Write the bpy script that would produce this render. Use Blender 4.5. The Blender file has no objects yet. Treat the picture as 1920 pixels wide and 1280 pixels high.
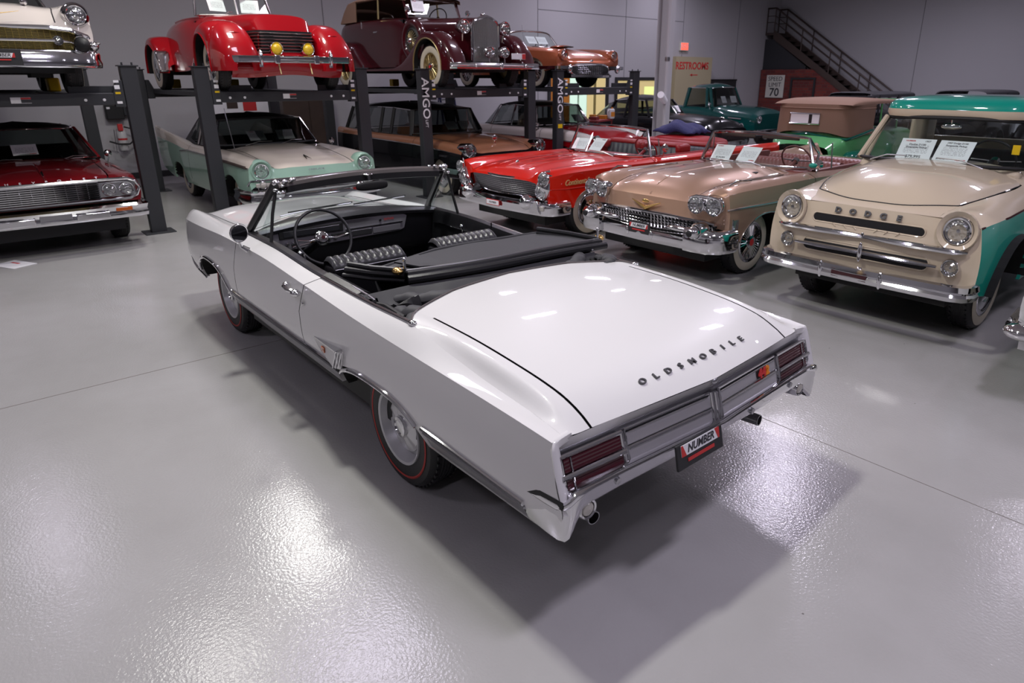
import bpy, bmesh, math, random
import numpy as np
from math import pi, sin, cos, sqrt, radians
from mathutils import Vector, Matrix
random.seed(7)
C = bpy.context.scene.collection
scn = bpy.context.scene

# ---------------------------------------------------------------- camera, world, lights, exposure
cd = bpy.data.cameras.new('camera'); cam = bpy.data.objects.new('camera', cd); C.objects.link(cam)
cam.location = (-2.784, 2.257, 2.047); cam.rotation_euler = (radians(70.859), 0, radians(-131.21))
cd.sensor_width = 36; cd.lens = 1234 / 1920 * 36; cd.shift_x = -60 / 1920; cd.shift_y = -64 / 1920
cd.clip_start = .05; cd.clip_end = 200
cd.dof.use_dof = True; cd.dof.focus_distance = 3.6; cd.dof.aperture_fstop = 4.5
scn.camera = cam
w = bpy.data.worlds.new('world'); scn.world = w; w.use_nodes = True
w.node_tree.nodes['Background'].inputs[0].default_value = (.9, .92, 1, 1)
w.node_tree.nodes['Background'].inputs[1].default_value = .06
scn.view_settings.view_transform = 'Standard'; scn.view_settings.look = 'None'
scn.view_settings.exposure = 0; scn.view_settings.gamma = 1; scn.view_settings.use_curve_mapping = False
CEIL = 6.3
# hanging lamps: x, y, watts, length along y, width, colour
WARM = (1, .985, .93); COOL = (.88, .81, 1)
LAMPS = [(.8, .5, 162, .5, .35, WARM), (4.3, -.6, 80, 1.8, .9, COOL), (7.6, -1.1, 130, .8, .6, WARM), (5.5, 1.0, 50, .9, .4, WARM),
         (-2.9, -.5, 115, 1.0, .5, COOL), (2.7, -8.8, 120, .9, .6, COOL), (7.0, -6.4, 95, 1.1, .3, COOL), (4.9, -12.5, 110, 1.1, .4, COOL),
         (-3.5, -7, 45, 1.1, .4, COOL), (-4, 5, 55, 1.1, .4, COOL), (-8, -1.5, 40, 1.1, .4, COOL), (11.5, -13, 110, 1.1, .4, COOL),  # this row and the next: unseen lamps added to light the rest
         (1.5, -18, 85, 1.1, .4, COOL), (8.5, -19.5, 105, 1.1, .4, COOL), (-4, -14, 70, 1.1, .4, COOL), (2.5, 5.2, 52, 1.1, .4, COOL),
         (10.6, -3.8, 35, .6, .3, COOL), (10.4, 2.4, 38, .6, .3, COOL), (11.2, -8.6, 35, .6, .3, COOL),  # from here on small unseen lamps, added for reflections and wall light
         (-5.5, -3.6, 25, .5, .25, COOL), (-1.2, -10.8, 40, .5, .25, COOL), (8.2, -10.6, 50, .5, .25, COOL), (12, -17.5, 70, .5, .25, COOL), (5.2, -22, 60, .5, .25, COOL)]
for i, (x, y, e, ly, lx, colr) in enumerate(LAMPS):
    ld = bpy.data.lights.new('lamp_light', 'AREA'); ld.shape = 'RECTANGLE'; ld.size = lx; ld.size_y = ly; ld.energy = e; ld.color = colr
    ld.spread = radians(165)
    lo = bpy.data.objects.new('lamp_light', ld); C.objects.link(lo); lo.location = (x, y, 5.93)

# ---------------------------------------------------------------- helpers
class MB:
    def __init__(s): s.v = []; s.f = []
    def add(s, vs, fs):
        o = len(s.v); s.v += [tuple(float(c) for c in p) for p in vs]; s.f += [[i + o for i in f] for f in fs]; return s
    def box(s, lo, hi):
        x0, y0, z0 = lo; x1, y1, z1 = hi
        return s.add([(x0, y0, z0), (x1, y0, z0), (x1, y1, z0), (x0, y1, z0), (x0, y0, z1), (x1, y0, z1), (x1, y1, z1), (x0, y1, z1)],
                     [(3, 2, 1, 0), (4, 5, 6, 7), (0, 1, 5, 4), (1, 2, 6, 5), (2, 3, 7, 6), (3, 0, 4, 7)])
    def cbox(s, c, d, M=None):
        n = len(s.v); s.box([-k / 2 for k in d], [k / 2 for k in d])
        M = M or Matrix()
        for i in range(n, len(s.v)): s.v[i] = tuple(Vector(c) + M.to_3x3() @ Vector(s.v[i]))
        return s
    def lathe(s, prof, o=(0, 0, 0), ax=(1, 0, 0), n=24, a0=0, a1=2 * pi, squash=1):
        ax = Vector(ax).normalized(); u = ax.orthogonal().normalized() if abs(ax.z) > .95 else Vector((0, 0, 1)).cross(ax).normalized()
        w_ = ax.cross(u); full = abs(a1 - a0 - 2 * pi) < 1e-6; m = n if full else n + 1
        vs = []
        for r, h in prof:
            for k in range(m):
                a = a0 + (a1 - a0) * k / n
                vs.append(Vector(o) + ax * h + u * (r * cos(a)) + w_ * (r * sin(a) * squash))
        fs = []
        for i in range(len(prof) - 1):
            for k in range(n):
                k2 = (k + 1) % m
                fs.append((i * m + k, i * m + k2, (i + 1) * m + k2, (i + 1) * m + k))
        return s.add(vs, fs)
    def disc(s, r, o, ax, n=24, squash=1): return s.lathe([(r, 0), (.0005, 0)], o, ax, n, squash=squash)
    def cyl(s, a, b, r, n=12, r2=None):
        a = Vector(a); b = Vector(b); L = (b - a).length; r2 = r if r2 is None else r2
        return s.lathe([(.0004, 0), (r, 0), (r2, L), (.0004, L)], a, b - a, n)
    def tube(s, pts, r, n=8, closed=False, flat=1):
        P = [Vector(p) for p in pts]; N = len(P); vs = []; fs = []; pu = None
        for i in range(N):
            t = (P[(i + 1) % N] - P[i - 1]) if closed else (P[min(i + 1, N - 1)] - P[max(i - 1, 0)])
            t = t.normalized() if t.length > 1e-9 else Vector((1, 0, 0))
            if pu is None: pu = Vector((0, 0, 1)) if abs(t.z) < .9 else Vector((0, 1, 0))
            sd = t.cross(pu).normalized(); u = sd.cross(t).normalized(); pu = u
            rr = r[i] if isinstance(r, (list, tuple)) else r
            vs += [P[i] + sd * (rr * cos(2 * pi * k / n)) + u * (rr * flat * sin(2 * pi * k / n)) for k in range(n)]
        for i in range(N if closed else N - 1):
            for k in range(n):
                j = (i + 1) % N; k2 = (k + 1) % n; fs.append((i * n + k, i * n + k2, j * n + k2, j * n + k))
        if not closed: fs += [list(range(n))[::-1], [(N - 1) * n + k for k in range(n)]]
        return s.add(vs, fs)
    def sweep(s, path, prof, closed=False, cap=True):
        """path: (x,y[,z[,scale]]) in plan; prof: closed loop of (outward, up); outward is to the left of travel"""
        N = len(path); m = len(prof); vs = []
        for i in range(N):
            a = path[i - 1] if (i > 0 or closed) else path[i]; b = path[(i + 1) % N] if (i < N - 1 or closed) else path[i]
            d = Vector((b[0] - a[0], b[1] - a[1])); d = d.normalized() if d.length > 1e-9 else Vector((1, 0)); nx, ny = -d.y, d.x
            z = path[i][2] if len(path[i]) > 2 else 0; k = path[i][3] if len(path[i]) > 3 else 1
            vs += [(path[i][0] + nx * o, path[i][1] + ny * o, z + h * k) for o, h in prof]
        fs = []
        for i in range(N if closed else N - 1):
            j = (i + 1) % N
            for k in range(m): fs.append((i * m + k, i * m + (k + 1) % m, j * m + (k + 1) % m, j * m + k))
        if cap and not closed: fs += [list(range(m))[::-1], [(N - 1) * m + k for k in range(m)]]
        return s.add(vs, fs)
    def grid(s, P, us, vs_):
        a = [P(u, v) for u in us for v in vs_]; nv = len(vs_)
        return s.add(a, [(i * nv + j, i * nv + j + 1, (i + 1) * nv + j + 1, (i + 1) * nv + j) for i in range(len(us) - 1) for j in range(nv - 1)])
    def rows(s, R, closed=False):
        nv = len(R[0]); f = []
        for i in range(len(R) - 1):
            for j in range(nv if closed else nv - 1):
                j2 = (j + 1) % nv; f.append((i * nv + j, i * nv + j2, (i + 1) * nv + j2, (i + 1) * nv + j))
        return s.add([p for r in R for p in r], f)
    def prism(s, poly, fn, h0, h1):
        """poly: (a,b) outline; fn(a,b,h) -> xyz"""
        n = len(poly)
        return s.add([fn(a, b, h0) for a, b in poly] + [fn(a, b, h1) for a, b in poly],
                     [list(range(n))[::-1], list(range(n, 2 * n))] + [(i, (i + 1) % n, n + (i + 1) % n, n + i) for i in range(n)])
    def ell(s, c, r, n=16, m=10, p=1.0):
        def sp(t): return math.copysign(abs(t) ** p, t)
        R = [[(c[0] + r[0] * sp(cos(a)) * sp(cos(b)), c[1] + r[1] * sp(sin(a)) * sp(cos(b)), c[2] + r[2] * sp(sin(b)))
              for a in [2 * pi * k / n for k in range(n)]] for b in [-pi / 2 + 1e-3 + (pi - 2e-3) * j / m for j in range(m + 1)]]
        return s.rows(R, True)
    def mirror(s, n0=0):
        n = len(s.v); vs = [(x, -y, z) for x, y, z in s.v]; fs = [[i + n for i in f[::-1]] for f in s.f]
        s.v += vs; s.f += fs; return s
    def flip(s): s.v = [(x, -y, z) for x, y, z in s.v]; s.f = [f[::-1] for f in s.f]; return s
    def tr(s, fn): s.v = [tuple(fn(Vector(p))) for p in s.v]; return s
    def build(s, name, mat, parent=None, ang=35, bev=0, seg=2, fixn=False, solid=0, weld=True, mir=False, loc=None):
        if mir: s.mirror()
        me = bpy.data.meshes.new(name); me.from_pydata(s.v, [], s.f); me.validate()
        if weld or fixn:
            b = bmesh.new(); b.from_mesh(me)
            if weld: bmesh.ops.remove_doubles(b, verts=b.verts, dist=1e-5); bmesh.ops.dissolve_degenerate(b, dist=1e-6, edges=b.edges)
            if fixn: bmesh.ops.recalc_face_normals(b, faces=b.faces)
            b.to_mesh(me); b.free()
        me.materials.append(mat)
        if ang:
            me.shade_smooth(); me.set_sharp_from_angle(angle=radians(ang))
        o = bpy.data.objects.new(name, me); C.objects.link(o)
        if parent: o.parent = parent
        if loc: o.location = loc
        if bev:
            md = o.modifiers.new('bevel', 'BEVEL'); md.width = bev; md.segments = seg; md.limit_method = 'ANGLE'; md.angle_limit = radians(40); md.harden_normals = False
        if solid:
            md = o.modifiers.new('solid', 'SOLIDIFY'); md.thickness = solid
        return o

def thing(name, label, cat, loc=(0, 0, 0), rz=0, group=None):
    o = bpy.data.objects.new(name, None); C.objects.link(o); o.location = loc; o.rotation_euler = (0, 0, rz); o.empty_display_size = .2
    return tag(o, label, cat, group)
def tag(o, label=None, cat=None, group=None, kind=None):
    for k, v in (('label', label), ('category', cat), ('group', group), ('kind', kind)):
        if v: o[k] = v
    return o
def struct(o): o['kind'] = 'structure'; return o
def copy_tree(o, parent=None):
    c = o.copy(); C.objects.link(c)
    if parent: c.parent = parent
    for ch in [x for x in bpy.data.objects if x.parent == o]: copy_tree(ch, c)
    return c
def frame(o, xd, yd):
    xd = Vector(xd).normalized(); yd = Vector(yd); yd = (yd - xd * yd.dot(xd)).normalized(); z = xd.cross(yd)
    M = Matrix((xd, yd, z)).transposed().to_4x4(); M.translation = Vector(o); return M
def text(body, size, mat, parent, o, xd, yd, name='lettering', ext=.002, align='CENTER', bold=0, shear=0, sx=1):
    cu = bpy.data.curves.new(name, 'FONT'); cu.body = body; cu.size = size; cu.extrude = ext; cu.align_x = align; cu.align_y = 'CENTER'; cu.resolution_u = 3
    cu.offset = bold; cu.shear = shear; cu.materials.append(mat)
    tmp = bpy.data.objects.new(name, cu); me = bpy.data.meshes.new_from_object(tmp); bpy.data.objects.remove(tmp); bpy.data.curves.remove(cu)
    ob = bpy.data.objects.new(name, me); C.objects.link(ob); ob.matrix_local = frame(o, xd, yd) @ Matrix.Diagonal((sx, 1, 1, 1))
    if parent: ob.parent = parent
    return ob

# ---------------------------------------------------------------- splines and lofts
def pchip(t, P, q):
    """monotone cubic through rows P (n,...) at t, evaluated at q"""
    t = np.asarray(t, float); P = np.asarray(P, float); q = np.atleast_1d(np.asarray(q, float))
    if len(t) == 1: return np.repeat(P, len(q), 0)
    h = np.diff(t); sh = (-1,) + (1,) * (P.ndim - 1); d = np.diff(P, axis=0) / h.reshape(sh); m = np.zeros_like(P)
    if len(t) > 2:
        w1 = (2 * h[1:] + h[:-1]).reshape(sh); w2 = (h[1:] + 2 * h[:-1]).reshape(sh); a, b = d[:-1], d[1:]
        ok = a * b > 0
        with np.errstate(divide='ignore', invalid='ignore'): hm = (w1 + w2) / (w1 / a + w2 / b)
        m[1:-1] = np.where(ok, np.nan_to_num(hm), 0)
    m[0] = d[0] if len(t) < 3 else 1.3 * d[0] - .3 * d[1]; m[-1] = d[-1] if len(t) < 3 else 1.3 * d[-1] - .3 * d[-2]
    i = np.clip(np.searchsorted(t, q) - 1, 0, len(t) - 2); s = ((q - t[i]) / h[i]).reshape(sh); hh = h[i].reshape(sh)
    return P[i] * (1 + 2 * s) * (1 - s) ** 2 + m[i] * hh * s * (1 - s) ** 2 + P[i + 1] * s * s * (3 - 2 * s) + m[i + 1] * hh * s * s * (s - 1)
def cat_rom(P, t, q):
    """smooth cubic (finite difference tangents) through rows P"""
    t = np.asarray(t, float); P = np.asarray(P, float); n = len(t)
    if n == 2: s = ((q - t[0]) / (t[1] - t[0]))[:, None]; return P[0] * (1 - s) + P[1] * s
    d = np.diff(P, axis=0) / np.diff(t)[:, None]; m = np.empty_like(P); m[0] = d[0]; m[-1] = d[-1]
    h = np.diff(t)
    for i in range(1, n - 1): m[i] = (d[i - 1] * h[i] + d[i] * h[i - 1]) / (h[i] + h[i - 1])
    m[0] = 1.5 * d[0] - .5 * m[1]; m[-1] = 1.5 * d[-1] - .5 * m[-2]
    i = np.clip(np.searchsorted(t, q) - 1, 0, n - 2); hh = h[i][:, None]; s = (q - t[i])[:, None] / hh
    return P[i] * (1 + 2 * s) * (1 - s) ** 2 + m[i] * hh * s * (1 - s) ** 2 + P[i + 1] * s * s * (3 - 2 * s) + m[i + 1] * hh * s * s * (s - 1)

class Loft:
    """half body from stations (x,[(y,z[,dx])..]) given front to rear; lines run along the car"""
    def __init__(s, st, sharp=(), arches=(), belt=4):
        s.N = len(st[0][1]); s.t = [-a[0] for a in st]
        s.P = np.array([[(a[0] + (p[2] if len(p) > 2 else 0), p[0], p[1]) for p in a[1]] for a in st])
        s.sharp = sorted(set([0, s.N - 1] + list(sharp))); s.arches = arches; s.belt = belt
    def ctrl(s, x): return pchip(s.t, s.P, [-x])[0]
    def at(s, x, vs):
        c = s.ctrl(x); vs = np.asarray(vs, float); out = np.zeros((len(vs), 3))
        for a, b in zip(s.sharp[:-1], s.sharp[1:]):
            k = (vs >= a - 1e-9) & (vs <= b + 1e-9)
            if k.any():
                ch = np.concatenate([[0], np.cumsum(np.maximum(np.linalg.norm(np.diff(c[a:b + 1], axis=0), axis=1), 1e-4) ** .7)])
                q = np.interp(vs[k], np.arange(a, b + 1), ch); out[k] = cat_rom(c[a:b + 1], ch, q)
        return out
    def p(s, x, v): return Vector(s.at(x, [v])[0])
    def zarch(s, x):
        z = -9
        for xc, zc, R, H, e in s.arches:
            d = abs(x - xc) / R
            if d < 1: z = max(z, zc + H * (1 - d ** e) ** (1 / e))
        return z
    def vend(s, x, v1):
        za = s.zarch(x)
        if za < -1: return v1
        vs = np.linspace(s.belt, v1, 60); z = s.at(x, vs)[:, 2]
        if z[-1] >= za: return v1
        k = int(np.argmax(z < za)); k = max(k, 1); a, b = z[k - 1], z[k]
        return vs[k - 1] + (vs[k] - vs[k - 1]) * (a - za) / max(a - b, 1e-6)
    def xs(s, x0, x1, dx=.09):
        L = list(np.linspace(x0, x1, max(2, int(abs(x1 - x0) / dx) + 1)))
        for xc, zc, R, H, e in s.arches:
            for k in range(19):
                a = xc + R * cos(pi * k / 18)
                if min(x0, x1) < a < max(x0, x1): L.append(a)
            for a in (xc + R * 1.002, xc - R * 1.002, xc + R * .999, xc - R * .999, xc + R * .995, xc - R * .995):
                if min(x0, x1) < a < max(x0, x1): L.append(a)
        L = sorted(L, reverse=True); o = [L[0]]
        for a in L[1:]:
            if o[-1] - a > 5e-4: o.append(a)
        if abs(o[-1] - x1) > 1e-6: o[-1] = x1
        return o
    def skin(s, x0, x1, v0, v1, dx=.09, nv=5, side=1, lip=.03, bx=None):
        """grid between nominal x0..x1 and lines v0..v1; bx(v,end) may bend the two ends"""
        mb = MB(); R = []; ends = s.N - 1
        xs = s.xs(x0, x1, dx)
        for i, x in enumerate(xs):
            b = s.belt
            if v1 > b and v0 < b + 1:
                ve = s.vend(x, v1) if s.arches else v1
                vs = [a + k / nv for a in range(int(v0), b) for k in range(nv)] if v0 < b else []
                if v0 != int(v0) and v0 < b: vs = [v0] + [q for q in [a + k / nv for a in range(int(v0), b) for k in range(nv)] if q > v0 + .05]
                vs += list(np.linspace(max(b, v0), ve, nv * 3 + 1))
            else: vs = list(np.linspace(v0, v1, max(2, int(round((v1 - v0) * nv)) + 1)))
            if bx:
                u = (x - x0) / (x1 - x0); row = []
                xa = [(x0 + bx(v, 0)) * (1 - u) + (x1 + bx(v, 1)) * u for v in vs]
                row = [s.at(a, [v])[0] for a, v in zip(xa, vs)]
            else: row = list(s.at(x, vs))
            if lip and v1 > b: row.append(row[-1] + np.array([0, -lip, 0]))
            R.append([(p[0], p[1] * side, p[2]) for p in row])
        mb.rows(R if side > 0 else [r[::-1] for r in R])
        return mb
    def line(s, v, x0, x1, n=24, out=0, up=0, side=1):
        L = []
        for x in np.linspace(x0, x1, n):
            q = s.at(x, [v])[0]; L.append((q[0], (q[1] + out) * side, q[2] + up))
        return L
    def arch_line(s, k, v1, out=.004, n=24, ext=0, side=1):
        xc, zc, R, H, e = s.arches[k]; L = []
        for i in range(n + 1):
            x = xc + R * .998 * cos(pi * i / n); q = s.at(x, [s.vend(x, v1)])[0]; L.append((q[0], (q[1] + out) * side, q[2]))
        return L
    def well(s, k, v1, depth=.32, n=24, side=1):
        L = s.arch_line(k, v1, -.012, n, side=side); mb = MB(); xc, zc, R, H, e = s.arches[k]
        
        mb.rows([[a, (a[0], a[1] - depth * side, a[2])] for a in L])
        mb.add([(a[0], a[1] - depth * side, a[2]) for a in L], [list(range(len(L)))])
        return mb
# ---------------------------------------------------------------- materials
def mat(name, col, rough=.5, metal=0, coat=0, emit=0, spec=.5, bump=None, var=None, coatr=.03):
    m = bpy.data.materials.new(name); m.use_nodes = True; nt = m.node_tree; b = nt.nodes['Principled BSDF']
    b.inputs['Base Color'].default_value = (*col, 1); b.inputs['Roughness'].default_value = rough; b.inputs['Metallic'].default_value = metal
    b.inputs['Coat Weight'].default_value = coat; b.inputs['Coat Roughness'].default_value = coatr; b.inputs['Specular IOR Level'].default_value = spec
    if emit: b.inputs['Emission Color'].default_value = (*col, 1); b.inputs['Emission Strength'].default_value = emit
    tc = None
    if bump or var: tc = nt.nodes.new('ShaderNodeTexCoord')
    if bump:
        sc, st, dist = bump; n = nt.nodes.new('ShaderNodeTexNoise'); n.inputs['Scale'].default_value = sc; n.inputs['Detail'].default_value = 3
        nt.links.new(tc.outputs['Object'], n.inputs['Vector'])
        bp = nt.nodes.new('ShaderNodeBump'); bp.inputs['Strength'].default_value = st; bp.inputs['Distance'].default_value = dist
        nt.links.new(n.outputs['Fac'], bp.inputs['Height']); nt.links.new(bp.outputs['Normal'], b.inputs['Normal'])
    if var:
        sc, c2 = var; n = nt.nodes.new('ShaderNodeTexNoise'); n.inputs['Scale'].default_value = sc; n.inputs['Detail'].default_value = 5
        nt.links.new(tc.outputs['Object'], n.inputs['Vector']); r = nt.nodes.new('ShaderNodeValToRGB')
        r.color_ramp.elements[0].position = .35; r.color_ramp.elements[1].position = .68
        r.color_ramp.elements[0].color = (*col, 1); r.color_ramp.elements[1].color = (*c2, 1)
        nt.links.new(n.outputs['Fac'], r.inputs['Fac']); nt.links.new(r.outputs['Color'], b.inputs['Base Color'])
    return m
def paint(name, col, metal=0, rough=.32): return mat(name, col, rough, metal, coat=1, spec=.12)
def glass(name, tint=(.9, .97, .95), rough=.0, refl=1.5, flute=False):
    m = bpy.data.materials.new(name); m.use_nodes = True; nt = m.node_tree; nt.nodes.clear()
    o = nt.nodes.new('ShaderNodeOutputMaterial'); mx = nt.nodes.new('ShaderNodeMixShader'); t = nt.nodes.new('ShaderNodeBsdfTransparent')
    g = nt.nodes.new('ShaderNodeBsdfGlossy'); f = nt.nodes.new('ShaderNodeMapRange'); lw = nt.nodes.new('ShaderNodeLayerWeight'); lw.inputs[0].default_value = .5; pw = nt.nodes.new('ShaderNodeMath'); pw.operation = 'POWER'; pw.inputs[1].default_value = 3; nt.links.new(lw.outputs['Facing'], pw.inputs[0]); nt.links.new(pw.outputs[0], f.inputs['Value']); f.inputs['To Min'].default_value = .045; f.inputs['To Max'].default_value = .6
    t.inputs[0].default_value = (*tint, 1); g.inputs['Roughness'].default_value = rough
    if flute:
        f.inputs['To Min'].default_value = .3; n = nt.nodes.new('ShaderNodeTexVoronoi'); tc = nt.nodes.new('ShaderNodeTexCoord'); n.inputs['Scale'].default_value = 38; nt.links.new(tc.outputs['Object'], n.inputs['Vector'])
        bp = nt.nodes.new('ShaderNodeBump'); bp.inputs['Strength'].default_value = .8; bp.inputs['Distance'].default_value = .01; nt.links.new(n.outputs['Distance'], bp.inputs['Height']); nt.links.new(bp.outputs['Normal'], g.inputs['Normal'])
    nt.links.new(f.outputs[0], mx.inputs[0]); nt.links.new(t.outputs[0], mx.inputs[1]); nt.links.new(g.outputs[0], mx.inputs[2]); nt.links.new(mx.outputs[0], o.inputs[0])
    return m
def floor_mat():
    m = mat('epoxy_floor', (.5, .5, .5), .3, coat=.0, spec=.6); nt = m.node_tree; b = nt.nodes['Principled BSDF']; N = nt.nodes.new; L = nt.links.new
    tc = N('ShaderNodeTexCoord')
    n1 = N('ShaderNodeTexNoise'); n1.inputs['Scale'].default_value = .55; n1.inputs['Detail'].default_value = 6; n1.inputs['Distortion'].default_value = .6
    n2 = N('ShaderNodeTexNoise'); n2.inputs['Scale'].default_value = 4; n2.inputs['Detail'].default_value = 6
    L(tc.outputs['Object'], n1.inputs['Vector']); L(tc.outputs['Object'], n2.inputs['Vector'])
    r = N('ShaderNodeValToRGB'); r.color_ramp.elements[0].position = .3; r.color_ramp.elements[0].color = (.35, .345, .335, 1); r.color_ramp.elements[1].position = .7; r.color_ramp.elements[1].color = (.415, .41, .405, 1)
    L(n1.outputs['Fac'], r.inputs['Fac'])
    mx = N('ShaderNodeMix'); mx.data_type = 'RGBA'; mx.blend_type = 'MULTIPLY'; mx.inputs[0].default_value = .15; L(r.outputs['Color'], mx.inputs[6])
    r2 = N('ShaderNodeValToRGB'); r2.color_ramp.elements[0].position = .25; r2.color_ramp.elements[0].color = (.78, .77, .75, 1); r2.color_ramp.elements[1].position = .55; r2.color_ramp.elements[1].color = (1, 1, 1, 1)
    L(n2.outputs['Fac'], r2.inputs['Fac']); L(r2.outputs['Color'], mx.inputs[7])
    # small dark specks
    v = N('ShaderNodeTexVoronoi'); v.inputs['Scale'].default_value = 3.2; L(tc.outputs['Object'], v.inputs['Vector'])
    r3 = N('ShaderNodeValToRGB'); r3.color_ramp.elements[0].position = .012; r3.color_ramp.elements[0].color = (.45, .43, .42, 1); r3.color_ramp.elements[1].position = .02; r3.color_ramp.elements[1].color = (1, 1, 1, 1)
    L(v.outputs['Distance'], r3.inputs['Fac'])
    m2 = N('ShaderNodeMix'); m2.data_type = 'RGBA'; m2.blend_type = 'MULTIPLY'; m2.inputs[0].default_value = 1; L(mx.outputs[2], m2.inputs[6]); L(r3.outputs['Color'], m2.inputs[7])
    L(m2.outputs[2], b.inputs['Base Color'])
    rr = N('ShaderNodeMapRange'); rr.inputs['To Min'].default_value = .15; rr.inputs['To Max'].default_value = .19; L(n1.outputs['Fac'], rr.inputs['Value']); L(rr.outputs[0], b.inputs['Roughness'])
    nb = N('ShaderNodeTexNoise'); nb.inputs['Scale'].default_value = 75; nb.inputs['Detail'].default_value = 2; L(tc.outputs['Object'], nb.inputs['Vector'])
    bp = N('ShaderNodeBump'); bp.inputs['Strength'].default_value = .3; bp.inputs['Distance'].default_value = .004; L(nb.outputs['Fac'], bp.inputs['Height']); L(bp.outputs['Normal'], b.inputs['Normal'])
    return m
def lines_mat():
    """printed price sheet: rows of grey print, darker at top and bottom"""
    m = mat('printed_sheet', (.82, .82, .84), .6); nt = m.node_tree; b = nt.nodes['Principled BSDF']; N = nt.nodes.new; L = nt.links.new
    tc = N('ShaderNodeTexCoord'); sp = N('ShaderNodeSeparateXYZ'); L(tc.outputs['Object'], sp.inputs[0])
    def math_(op, a, b_=None, c=None):
        n = N('ShaderNodeMath'); n.operation = op
        for i, q in enumerate((a, b_, c)):
            if q is None: continue
            if isinstance(q, (int, float)): n.inputs[i].default_value = q
            else: L(q, n.inputs[i])
        return n.outputs[0]
    ny = math_('MULTIPLY', sp.outputs[1], 62.); fr = math_('FRACT', ny); row = math_('LESS_THAN', fr, .45)
    ins = math_('LESS_THAN', math_('ABSOLUTE', sp.outputs[0]), .105); ins2 = math_('LESS_THAN', math_('ABSOLUTE', sp.outputs[1]), .05)
    nz = N('ShaderNodeTexNoise'); nz.inputs['Scale'].default_value = 90; L(tc.outputs['Object'], nz.inputs['Vector']); ink = math_('GREATER_THAN', nz.outputs['Fac'], .46)
    k = math_('MULTIPLY', math_('MULTIPLY', row, ins), math_('MULTIPLY', ins2, ink))
    mx = N('ShaderNodeMix'); mx.data_type = 'RGBA'; mx.inputs[6].default_value = (.95, .94, .96, 1); mx.inputs[7].default_value = (.5, .48, .5, 1); L(k, mx.inputs[0]); L(mx.outputs[2], b.inputs['Base Color'])
    return m
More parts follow.
